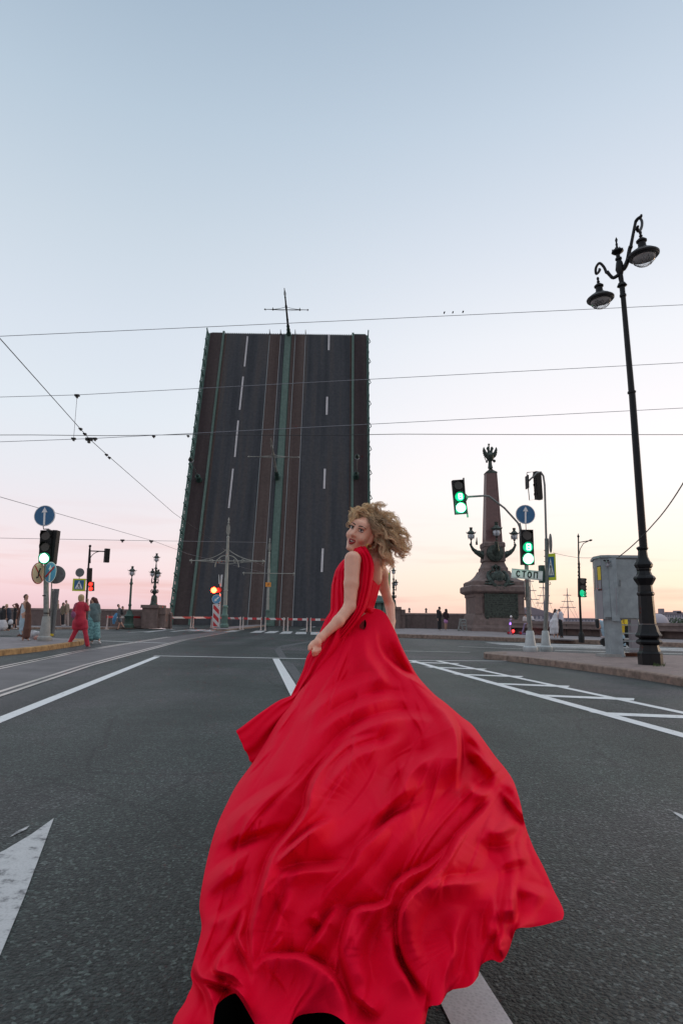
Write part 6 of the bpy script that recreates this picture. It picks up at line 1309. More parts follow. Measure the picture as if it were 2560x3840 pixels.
# ---------------- delivery motorbike and rider
Ym = G(*c9_(600, 768), 0).y; tm = thing('motorcycle', G(*c9_(500, 768), 0), 'black delivery motorcycle with yellow top box seen through the booth ladder', 'motorcycle'); km = .2296 * mpp(Ym)
for (x_, y_, r) in ((280, 685, 66), (705, 712, 60)):
    c = P(*c9_(x_, y_), Ym); c.z = max(c.z, r * km); b = MB(); rr = r * km; b.lathe([(rr * .68, -.05), (rr * .95, -.06), (rr, 0), (rr * .95, .06), (rr * .68, .05)], c, 26, axis=(0, -1, 0)); w_ = part('wheel', b, 'black_plastic', tm)
    b = MB(); b.ring(c - Vector((0, .03, 0)), rr * .58, rr * .70, (0, 1, 0), .06, 24)
    for q in range(9): a = q * math.pi * 2 / 9; b.cyl(c, c + Vector((math.cos(a), 0, math.sin(a))) * rr * .62, .012, n=5)
    part('rim', b, 'grey_light', w_)
b = MB(); b.tube([P(*c9_(280, 685), Ym), P(*c9_(320, 590), Ym), P(*c9_(345, 500), Ym)], .035, 6); b.tube([P(*c9_(320, 500), Ym - .25), P(*c9_(350, 490), Ym + .3)], .02, 6); part('fork', b, 'grey_pole', tm)
b = MB(); b.tube([P(*c9_(330, 600), Ym), P(*c9_(420, 660), Ym), P(*c9_(540, 680), Ym), P(*c9_(640, 640), Ym), P(*c9_(730, 600), Ym)], [.12, .13, .16, .15, .09], 8); b.tube([P(*c9_(540, 680), Ym), P(*c9_(705, 712), Ym)], .06, 6); part('frame', b, 'black_plastic', tm)
b = MB(); b.tube([P(*c9_(600, 640), Ym - .12), P(*c9_(720, 635), Ym - .12)], .05, 7); part('exhaust', b, 'rail', tm)
b = MB(); b.tube([P(*c9_(480, 590), Ym), P(*c9_(640, 575), Ym)], [.09, .11], 8); part('seat', b, 'black_plastic', tm)
b = MB(); b.box(P(*c9_(708, 482), Ym + .02), (.33, .4, .46)); part('green_box', b, CL('green_box_paint', (.03, .10, .06)), tm, 20)
for q in (435, 475, 515): b = MB(); b.disc(P(*c9_(702, q), Ym - .20), .045, (0, -1, 0), .01, 12) if q != 435 else b.box(P(*c9_(710, q), Ym - .20), (.20, .02, .06)); part('box_mark', b, 'white_sign', tm)
b = MB(); b.box(P(*c9_(680, 366), Ym + .02), (.52, .42, .28)); part('yellow_box', b, 'yellow', tm, 20)
b = MB(); b.sphere(P(*c9_(722, 592), Ym - .12), .03, 8, 6); part('tail_light', b, 'red_small', tm)
person('courier in yellow jacket sitting on the delivery motorcycle', c9_, (600, 768), [('body', SK, [(545, 300, 545, 330, 26, 15), (555, 380, 560, 520, 40, 40), (560, 560, 595, 660, 26, 18), (595, 660, 612, 740, 18, 13), (520, 400, 470, 470, 14, 12)]), ('jacket', CL('yellow_jacket', (.60, .40, .02)), [(545, 370, 560, 420, 42, 48), (560, 420, 565, 530, 50, 44), (530, 400, 470, 470, 24, 18)]), ('helmet', BLK, [(545, 295, 545, 305, 32, 32)]), ('backpack', BLK, [(612, 440, 622, 500, 26, 30)]), ('trousers', DEN, [(560, 560, 600, 640, 34, 30), (600, 640, 608, 735, 28, 22)]), ('shoe', BLK, [(600, 755, 625, 758, 15, 13)])], z=0, dY=-.05)
# ================================================================== the running woman in red
W0 = Vector((P(1370, 2330, 3.62).x, 3.62, 0))
wt = thing('person', W0, 'curly blond woman running away in a flowing red gown, laughing back over her shoulder', 'person')
SKW = mat('fair_skin', (.72, .385, .27), .45, var=.10, vscale=14, bump=.05, bscale=160); SKW.node_tree.nodes['Principled BSDF'].inputs['Subsurface Weight'].default_value = .12
SKW.node_tree.nodes['Principled BSDF'].inputs['Subsurface Radius'].default_value = (.02, .008, .005)
c7 = lambda x, y: (1280 + x * .1786, 1870 + y * .1786)
c5 = lambda x, y: (1120 + x * .2551, 2280 + y * .2551)
def PC(cv, x, y, Y): return P(*cv(x, y), Y)
# head frame
F = Vector((-.47, -.88, .05)).normalized(); Uh = Vector((math.sin(R(25)), .0, math.cos(R(25)))); Uh = (Uh - F * Uh.dot(F)).normalized(); Xh = Uh.cross(F).normalized()   # Xh points to her ear side (image right)
if Xh.x < 0: Xh = -Xh
HS = .94
eyemid = PC(c7, 318, 632, 3.50)
HO = eyemid - (F * .082 + Uh * .018) * HS
def H(x, f, u): return HO + (Xh * x + F * f + Uh * u) * HS
HA = (tuple(Xh), tuple(F), tuple(Uh))
def he(x, f, u, r): return ('e', T3(H(x, f, u)), [q * HS for q in r], HA)
def hc(a, b, ra, rb): return ('c', T3(H(*a)), T3(H(*b)), ra * HS, rb * HS)
pr = [he(0, -.022, .034, (.077, .094, .086)), he(0, .028, -.012, (.066, .062, .088)), hc((-.044, .01, -.06), (-.012, .062, -.102), .024, .016), hc((.044, .01, -.06), (.012, .062, -.102), .024, .016),
      he(0, .070, -.100, (.019, .018, .015)), he(0, .056, -.066, (.034, .028, .030)), he(-.036, .060, -.028, (.026, .024, .024)), he(.036, .060, -.028, (.026, .024, .024)),
      he(0, .062, .050, (.050, .030, .030)), he(-.03, .080, .034, (.020, .010, .007)), he(.03, .080, .034, (.020, .010, .007))]
nose = [hc((0, .088, .020), (0, .106, -.020), .0065, .0100), hc((-.010, .094, -.024), (.010, .094, -.024), .0075, .0075)]
eyes_c = [('-' + p[0],) + p[1:] for p in (he(-.031, .097, .017, (.016, .012, .008)), he(.031, .097, .017, (.016, .012, .008)))]
mouth_c = [('-' + p[0],) + p[1:] for p in (he(0, .088, -.062, (.021, .016, .010)),)]
ear = [he(.074, -.006, -.012, (.008, .017, .030)), he(.068, .0, -.036, (.007, .009, .010))]
body = list(pr) + nose + ear
# neck, trunk, arms, legs
neck0 = H(0, -.03, -.07); nb = P(1398, 2078, 3.66)
def B(px, py, Y): return T3(P(px, py, Y))
body += [('c', T3(neck0), T3(nb), .050, .056), ('c', T3(nb), B(1392, 2120, 3.70), .060, .085)]
body += [('c', B(1358, 2130, 3.68), B(1345, 2215, 3.68), .102, .088), ('c', B(1345, 2215, 3.68), B(1338, 2278, 3.68), .086, .075), ('c', B(1338, 2278, 3.68), B(1350, 2345, 3.70), .080, .110),
         ('c', B(1335, 2100, 3.50), B(1412, 2120, 3.78), .050, .052), ('c', B(1412, 2120, 3.78), B(1428, 2150, 3.86), .048, .042), ('c', B(1398, 2110, 3.62), B(1402, 2170, 3.64), .050, .045)]
armL = [('c', B(1322, 2098, 3.44), B(1317, 2190, 3.40), .045, .038), ('c', B(1317, 2190, 3.40), B(1311, 2276, 3.37), .038, .031), ('c', B(1311, 2276, 3.37), B(1268, 2330, 3.32), .031, .029), ('c', B(1268, 2330, 3.32), B(1202, 2392, 3.27), .029, .0195), ('c', B(1202, 2392, 3.27), B(1192, 2404, 3.26), .020, .019)]
armR = [('c', B(1430, 2148, 3.86), B(1440, 2205, 3.90), .038, .030), ('c', B(1440, 2205, 3.90), B(1461, 2272, 3.92), .030, .027), ('c', B(1461, 2272, 3.92), B(1467, 2330, 3.84), .030, .023), ('c', B(1467, 2330, 3.84), B(1466, 2372, 3.76), .022, .019)]
body += armL + armR
# left hand gripping the cloth: palm, four curled fingers, thumb from the side of the palm
def hn(x, y, d=0): return T3(PC(c5, x, y, 3.25 + d))
hand = [('c', hn(275, 500), hn(225, 545), .021, .024), ('c', hn(285, 520), hn(262, 590, .01), .019, .018), ('c', hn(235, 530), hn(185, 560), .020, .017)]
for (k0, k1, k2, r) in (((258, 590, -.008), (248, 642, -.024), (246, 690, -.014), .0092), ((232, 585, -.016), (216, 640, -.034), (220, 694, -.024), .0094), ((284, 585, .0), (280, 632, -.012), (274, 676, -.008), .0088), ((306, 572, .01), (312, 612, .0), (302, 652, .004), .0076)):
    hand += [('c', hn(*k0), hn(*k1), r * 1.1, r), ('c', hn(*k1), hn(*k2), r, r * .85)]
hand += [('c', hn(215, 520), hn(172, 560, -.02), .015, .012), ('c', hn(172, 560, -.02), hn(156, 606, -.03), .012, .0095)]
body += [('hc', a[1], a[2], a[3] * .92, a[4] * .92) for a in hand]
# right hand tucked at the skirt
for q in range(4): body.append(('hc', B(1463 + q * 3, 2372, 3.75 - .018 * q), B(1458 + q * 3, 2398, 3.72 - .018 * q), .011, .009))
body += [('c', B(1466, 2368, 3.76), B(1464, 2384, 3.74), .020, .022), ('c', B(1460, 2370, 3.73), B(1450, 2384, 3.70), .011, .009)]
# legs in running stride under the gown
hipL, hipR = P(1345, 2350, 3.58), P(1382, 2350, 3.74)
kneeL, kneeR = Vector((hipL.x - .02, 3.70, .52)), Vector((hipR.x + .02, 3.98, .56)); ankL, ankR = Vector((hipL.x - .02, 3.55, .13)), Vector((hipR.x + .03, 3.86, .16))
for h_, k_, a_ in ((hipL, kneeL, ankL), (hipR, kneeR, ankR)):
    body += [('c', T3(h_), T3(k_), .085, .055), ('c', T3(k_), T3(k_.lerp(a_, .35)), .055, .055), ('c', T3(k_.lerp(a_, .35)), T3(a_), .055, .036), ('c', T3(a_), T3(a_ + Vector((0, .15, -.07))), .036, .026)]
v, f = sdf_mesh(body + eyes_c + mouth_c, .0048, .014)
raw('body', v, f, SKW, ORG[wt.name], wt, 'all')
# face details
LIP = mat('deep_red_lipstick', (.33, .008, .012), .3, spec=.6); EYW = mat('eye_white', (.62, .58, .56), .25); EYD = mat('dark_iris', (.02, .016, .012), .15); LASH = mat('brown_brow_and_lash', (.045, .022, .015), .7); TEE = mat('teeth', (.72, .68, .62), .3)
for s_ in (-1, 1):
    b = MB(); b.sphere(H(.031 * s_, .0745, .017), .0128 * HS, 14, 10); e = part('eye', b, EYW, wt, 'all')
    g = (F * .9 + Vector((.25, -.6, 0)) * .6).normalized(); c = H(.031 * s_, .0745, .017); b = MB(); b.disc(c + g * .0108, .0062, g, .0022, 14, .004); part('iris', b, EYD, e)
    b = MB(); b.tube([H(s_ * (.014 + .034 * t_), .0895 - .012 * t_ * t_ * 1.1, .0225 + .0045 * math.sin(math.pi * t_) - .002 * t_) for t_ in [i / 6 for i in range(7)]], [.0012, .0022, .0026, .0028, .0026, .0022, .001], 5)
    part('upper_lash', b, LASH, e)
    b = MB(); b.tube([H(s_ * (.016 + .030 * t_), .0875 - .011 * t_ * t_, .0105 - .002 * math.sin(math.pi * t_)) for t_ in [i / 6 for i in range(7)]], .0010, 4); part('lower_lash', b, LASH, e)
    b = MB(); b.tube([H(s_ * (.011 + .044 * t_), .0915 - .018 * t_ * t_, .037 + .006 * math.sin(math.pi * min(1, t_ * .9)) - .003 * t_) for t_ in [i / 7 for i in range(8)]], [.0022, .0034, .0036, .0036, .0032, .0028, .0022, .001], 6); part('eyebrow', b, LASH, wt)
def lipc(t_, up): 
    x = .0265 * (2 * t_ - 1); a = math.sin(math.pi * t_); return H(x, .0895 - .016 * (2 * t_ - 1) ** 2 + .001 * a, -.0555 + (.0040 * a if up else -.0190 * a) + .009 * (2 * t_ - 1) ** 2)
b = MB(); b.tube([lipc(i / 10, True) for i in range(11)], [.0014, .0030, .0036, .0038, .0036, .0032, .0036, .0038, .0036, .0030, .0014], 8); part('upper_lip', b, LIP, wt, 'all')
b = MB(); b.tube([lipc(i / 10, False) for i in range(11)], [.0014, .0030, .0042, .0050, .0054, .0056, .0054, .0050, .0042, .0030, .0014], 8); part('lower_lip', b, LIP, wt, 'all')
b = MB(); b.tube([H(.017 * (2 * t_ - 1), .0835 - .010 * (2 * t_ - 1) ** 2, -.0590 + .005 * (2 * t_ - 1) ** 2) for t_ in [i / 8 for i in range(9)]], [.002] + [.0036] * 7 + [.002], 6); part('teeth', b, TEE, wt, 'all')
b = MB(); b.sphere(H(0, .070, -.066), .016, 12, 8, (1.1, .6, .8)); part('mouth_cavity', b, mat('dark_mouth', (.06, .008, .008), .6), wt, 'all')
b = MB(); ec = H(.078, .004, -.056); nrm = (Vector((.15, -.9, .1)) + Xh * .5).normalized(); X_ = nrm.orthogonal().normalized(); Y_ = nrm.cross(X_); b.tube([ec + (X_ * math.cos(a) * .8 + Y_ * math.sin(a)) * .0165 for a in [i * math.pi / 8 for i in range(17)]], .0048, 7); part('earring', b, mat('gold', (.55, .33, .12), .28, .9), wt)

# ---------------- gown fabric
def gown_mat():
    m = mat('red_gown_fabric', (.72, .001, .026), .66, spec=.07, sheen=.0, coords='Object'); t = m.node_tree; b = t.nodes['Principled BSDF']; L = t.links.new
    tc_ = t.nodes.new('ShaderNodeTexCoord'); n = t.nodes.new('ShaderNodeTexNoise'); n.inputs['Scale'].default_value = 9; n.inputs['Detail'].default_value = 4; L(tc_.outputs['Object'], n.inputs['Vector'])
    n2 = t.nodes.new('ShaderNodeTexNoise'); n2.inputs['Scale'].default_value = 420; n2.inputs['Detail'].default_value = 2; L(tc_.outputs['Object'], n2.inputs['Vector'])
    b1 = t.nodes.new('ShaderNodeBump'); b1.inputs['Strength'].default_value = .22; b1.inputs['Distance'].default_value = .02; L(n.outputs['Fac'], b1.inputs['Height'])
    b2 = t.nodes.new('ShaderNodeBump'); b2.inputs['Strength'].default_value = .10; b2.inputs['Distance'].default_value = .001; L(n2.outputs['Fac'], b2.inputs['Height']); L(b1.outputs[0], b2.inputs['Normal']); L(b2.outputs[0], b.inputs['Normal'])
    # thin cloth lets some light through
    tr = t.nodes.new('ShaderNodeBsdfTranslucent'); tr.inputs[0].default_value = (.6, .004, .012, 1); mx = t.nodes.new('ShaderNodeMixShader'); mx.inputs[0].default_value = .0
    L(b.outputs[0], mx.inputs[1]); L(tr.outputs[0], mx.inputs[2]); L(mx.outputs[0], t.nodes['Material Output'].inputs[0]); return m
GOWN = gown_mat()
def loft(name, rows, folds, parent, n=72, sub=6, m=None, seed=0, back=1.0, drag=0.0):
    """rows: (xl, yl, xr, yr, Y, depth) in photo pixels; a closed tube of cloth with lengthwise folds"""
    A = np.array(rows, float); t_ = np.linspace(0, len(A) - 1, (len(A) - 1) * sub + 1); i = np.clip(t_.astype(int), 0, len(A) - 2); u = (t_ - i)[:, None]
    p0 = A[np.maximum(i - 1, 0)]; p1 = A[i]; p2 = A[i + 1]; p3 = A[np.minimum(i + 2, len(A) - 1)]
    Cc = .5 * (2 * p1 + (p2 - p0) * u + (2 * p0 - 5 * p1 + 4 * p2 - p3) * u ** 2 + (3 * p1 - p0 - 3 * p2 + p3) * u ** 3)
    rs = np.random.RandomState(seed); V = []
    ang = np.arange(n) / n * 2 * math.pi
    fr = [(k, rs.rand() * 6.28, rs.uniform(.5, 1), rs.uniform(-.25, .25)) for k in folds]
    for r, q in enumerate(Cc):
        L_, R_ = P(q[0], q[1], q[4]), P(q[2], q[3], q[4]); c = (L_ + R_) / 2; h = (R_ - L_) / 2; s = r / len(Cc)
        for a in ang:
            w_ = sum(am * math.cos(k * a + ph + dr * s * 8 + math.sin(s * 5 + ph) * .6) for k, ph, am, dr in fr) / len(fr)
            w_ = math.copysign(abs(w_) ** .8, w_)
            env = abs(math.sin(a)) ** .7
            d = q[5] * (1 if math.sin(a) < 0 else back) * (1 + .0 * w_) ; dep = -math.sin(a + math.pi) * 0 + math.sin(a) * d
            V.append(T3(c + h * math.cos(a) * (1 + .012 * w_) + Vector((0, 1, 0)) * (dep - env * w_ * drag * (1 if math.sin(a) < 0 else .4)) * 1.0))
    m_ = len(Cc); Fq = [(r * n + k, r * n + (k + 1) % n, (r + 1) * n + (k + 1) % n, (r + 1) * n + k) for r in range(m_ - 1) for k in range(n)] + [tuple(range(n)), tuple(range((m_ - 1) * n, m_ * n))]
    return raw(name, V, Fq, m or GOWN, ORG[parent.name], parent, 'all')
def r3(L, Rr, Y, d, cv=c3): l = cv(*L); r = cv(*Rr); return (l[0], l[1], r[0], r[1], Y, d)
bod = [r3((175, 795), (430, 790), 3.70, .075), r3((115, 855), (508, 850), 3.70, .105), r3((58, 945), (535, 945), 3.69, .125), r3((38, 1010), (562, 1020), 3.69, .13), r3((18, 1090), (592, 1092), 3.68, .13), r3((8, 1130), (604, 1112), 3.68, .13), r3((4, 1200), (588, 1190), 3.68, .13), r3((0, 1300), (560, 1290), 3.67, .125), r3((-2, 1400), (530, 1385), 3.67, .12), r3((-10, 1480), (520, 1440), 3.66, .125), r3((-14, 1560), (500, 1530), 3.66, .125)]
loft('bodice', bod, [17, 11, 23, 29, 7], wt, n=120, seed=2, drag=.020)
frt = [r3((40, 1000), (240, 1000), 3.68, .05), r3((20, 1100), (240, 1100), 3.64, .07), r3((6, 1210), (260, 1210), 3.59, .08), r3((0, 1330), (280, 1330), 3.54, .08), (1238, 2290, 1325, 2290, 3.50, .08), (1222, 2318, 1325, 2330, 3.46, .09), (1206, 2352, 1318, 2380, 3.42, .10), (1186, 2400, 1300, 2430, 3.38, .10), (1168, 2432, 1270, 2480, 3.35, .10), (1150, 2462, 1240, 2520, 3.32, .10), (1138, 2505, 1205, 2556, 3.28, .09), (1118, 2552, 1165, 2590, 3.22, .07), (1090, 2610, 1130, 2650, 3.15, .05)]
loft('front_drape', frt, [13, 9, 19, 5], wt, n=110, seed=5, drag=.030)
flap = [(1150, 2520, 1200, 2556, 3.25, .035), (1128, 2560, 1160, 2600, 3.20, .035), (1098, 2604, 1125, 2640, 3.12, .035), (1045, 2627, 1085, 2705, 3.05, .04), (985, 2666, 1032, 2775, 2.95, .04), (935, 2703, 985, 2845, 2.85, .035), (908, 2724, 960, 2862, 2.80, .022), (885, 2740, 944, 2862, 2.76, .006)]
loft('side_flap', flap, [9, 7, 5], wt, n=80, seed=7, drag=.022, sub=8)
drp = [r3((330, 655), (425, 648), 3.58, .03), r3((272, 692), (440, 668), 3.55, .065), r3((285, 735), (478, 735), 3.53, .085), r3((325, 800), (512, 810), 3.52, .085), r3((345, 900), (530, 900), 3.50, .075), r3((345, 1000), (522, 1010), 3.48, .065), r3((335, 1130), (500, 1150), 3.46, .06), r3((310, 1260), (465, 1300), 3.44, .055), r3((282, 1380), (425, 1420), 3.42, .055), r3((235, 1490), (360, 1530), 3.40, .055), r3((160, 1590), (280, 1640), 3.38, .05), r3((80, 1690), (185, 1755), 3.36, .045), r3((10, 1790), (90, 1865), 3.34, .04), (1225, 2440, 1240, 2466, 3.31, .03), (1200, 2475, 1212, 2496, 3.27, .022)]
loft('shoulder_drape', drp, [9, 6, 13], wt, n=90, seed=11, drag=.024)
# knot at the back of the waist
kn = [r3((430, 1440), (470, 1490), 3.50, .02), r3((450, 1405), (505, 1475), 3.50, .04), r3((480, 1395), (545, 1460), 3.52, .04), r3((530, 1405), (580, 1450), 3.56, .03), r3((570, 1425), (600, 1450), 3.6, .01)]
loft('sash_knot', kn, [5, 3, 7], wt, n=40, seed=3, drag=.012)

# ---------------- the long skirt and train
def arc_resample(pts, n):
    p = np.array(pts, float)
    # Catmull smoothing
    q = []
    for i in range(len(p) - 1):
        p0, p1, p2, p3 = p[max(i - 1, 0)], p[i], p[i + 1], p[min(i + 2, len(p) - 1)]
        for u in np.linspace(0, 1, 12, endpoint=False): q.append(.5 * (2 * p1 + (p2 - p0) * u + (2 * p0 - 5 * p1 + 4 * p2 - p3) * u ** 2 + (3 * p1 - p0 - 3 * p2 + p3) * u ** 3))
    q.append(p[-1]); q = np.array(q); s = np.r_[0, np.cumsum(np.hypot(*np.diff(q, axis=0).T))]; t = np.linspace(0, s[-1], n); return np.stack([np.interp(t, s, q[:, 0]), np.interp(t, s, q[:, 1])], 1)
NU, NV = 380, 560
Lb = [(1192, 2502), (1166, 2530), (1150, 2562), (1120, 2594), (1085, 2648), (1041, 2705), (992, 2789), (947, 2861), (889, 2941), (850, 3015), (812, 3100), (784, 3195), (762, 3298), (748, 3396), (756, 3478), (738, 3560), (730, 3592), (716, 3650), (722, 3690), (705, 3730), (692, 3760), (656, 3815), (640, 3870)]
Rb = [(1474, 2352), (1484, 2372), (1505, 2423), (1532, 2477), (1568, 2539), (1626, 2602), (1671, 2637), (1729, 2687), (1769, 2718), (1809, 2771), (1854, 2834), (1898, 2888), (1925, 2932), (1943, 2986), (1952, 3020), (1968, 3094), (1998, 3176), (2039, 3257), (2075, 3339), (2104, 3395), (2113, 3425), (2108, 3448)]
Tb = [(1192, 2502), (1228, 2450), (1272, 2400), (1315, 2350), (1352, 2315), (1392, 2288), (1420, 2285), (1448, 2305), (1474, 2352)]
Bb = [(640, 3870), (700, 3905), (790, 3880), (806, 3780), (870, 3727), (900, 3745), (955, 3838), (1000, 3895), (1070, 3880), (1110, 3815), (1180, 3798), (1240, 3802), (1292, 3835), (1330, 3890), (1420, 3910), (1560, 3890), (1592, 3840), (1606, 3778), (1651, 3765), (1684, 3716), (1755, 3700), (1790, 3664), (1800, 3622), (1840, 3599), (1878, 3608), (1908, 3560), (1931, 3487), (1985, 3478), (2040, 3468), (2108, 3448)]
Lc, Rc, Tc, Bc = arc_resample(Lb, NV), arc_resample(Rb, NV), arc_resample(Tb, NU), arc_resample(Bb, NU)
Bs = Bc.copy()
for _ in range(600): Bs[1:-1] = (Bs[:-2] + Bs[2:]) / 2
u = np.linspace(0, 1, NU)[None, :, None]; v = np.linspace(0, 1, NV)[:, None, None]
vv = v ** 1.0
PXY = (1 - vv) * Tc[None] + vv * Bs[None] + (1 - u) * Lc[:, None] + u * Rc[:, None] - ((1 - u) * (1 - vv) * Tc[0] + u * (1 - vv) * Tc[-1] + (1 - u) * vv * Bs[0] + u * vv * Bs[-1])
PXY = PXY + (Bc - Bs)[None] * v ** 14
PXg, PYg = PXY[..., 0], PXY[..., 1]
# centre profile of the billowing cloth (distance Y, height z) -> photo row
prof = [(3.55, 1.16), (3.46, 1.10), (3.36, .98), (3.22, .86), (3.02, .76), (2.78, .68), (2.50, .60), (2.22, .54), (1.95, .47), (1.72, .40), (1.52, .33), (1.36, .27), (1.22, .20)]
Ct = np.array([[CM[i][j] for j in range(3)] for i in range(3)])
def projrow(Yq, zq):
    d = np.array([0.0, Yq, zq - CAM_H]) @ Ct; return 1920 - FPX * d[1] / -d[2]
rows_ = np.array([projrow(*q) for q in prof]); pa = np.array(prof)
print('rows', rows_.round())
def smooth_interp(x, xs, ys):
    return np.interp(x, xs, ys)
fine = np.linspace(rows_[0], rows_[-1] + 400, 600); Yf_ = np.interp(fine, rows_, pa[:, 0])
ex = fine > rows_[-1]; Yf_[ex] = pa[-1, 0] - (fine[ex] - rows_[-1]) * .00035
ker = np.hanning(61); ker /= ker.sum(); Yf_ = np.convolve(np.r_[np.full(30, Yf_[0]), Yf_, Yf_[-1] - (Yf_[-2] - Yf_[-1]) * np.arange(1, 31)], ker, 'valid')
uu = np.linspace(0, 1, NU)[None, :] + 0 * PXg; vg = np.linspace(0, 1, NV)[:, None] + 0 * PXg
Yb_ = np.interp(PYg - (uu - .5) * 0, fine, Yf_)
D = np.stack([(PXg - 1280) / FPX, (1920 - PYg) / FPX, -np.ones_like(PXg)], -1) @ Ct.T      # ray directions in the world
tpar = Yb_ / D[..., 1]; base = D * tpar[..., None]; base[..., 2] += CAM_H
# base normal
du = np.gradient(base, axis=1); dv = np.gradient(base, axis=0); Nn = np.cross(du, dv); Nn /= np.linalg.norm(Nn, axis=-1, keepdims=True) + 1e-9
Dn = D / np.linalg.norm(D, axis=-1, keepdims=True); cosa = np.abs((Nn * Dn).sum(-1)); cosa = np.maximum(cosa, .42)
mppx = tpar / FPX
# folds: crop-coordinate polylines, amplitude (share of width), width left / right of the path in photo px; negative = valley
ca = lambda x, y: (600 + 1.0204 * x, 2900 + 1.0204 * y)
cb = lambda x, y: (800 + .8929 * x, 2200 + .8929 * y)
cd = lambda x, y: (563 + 1.0759 * x, 2325 + 1.0759 * y)
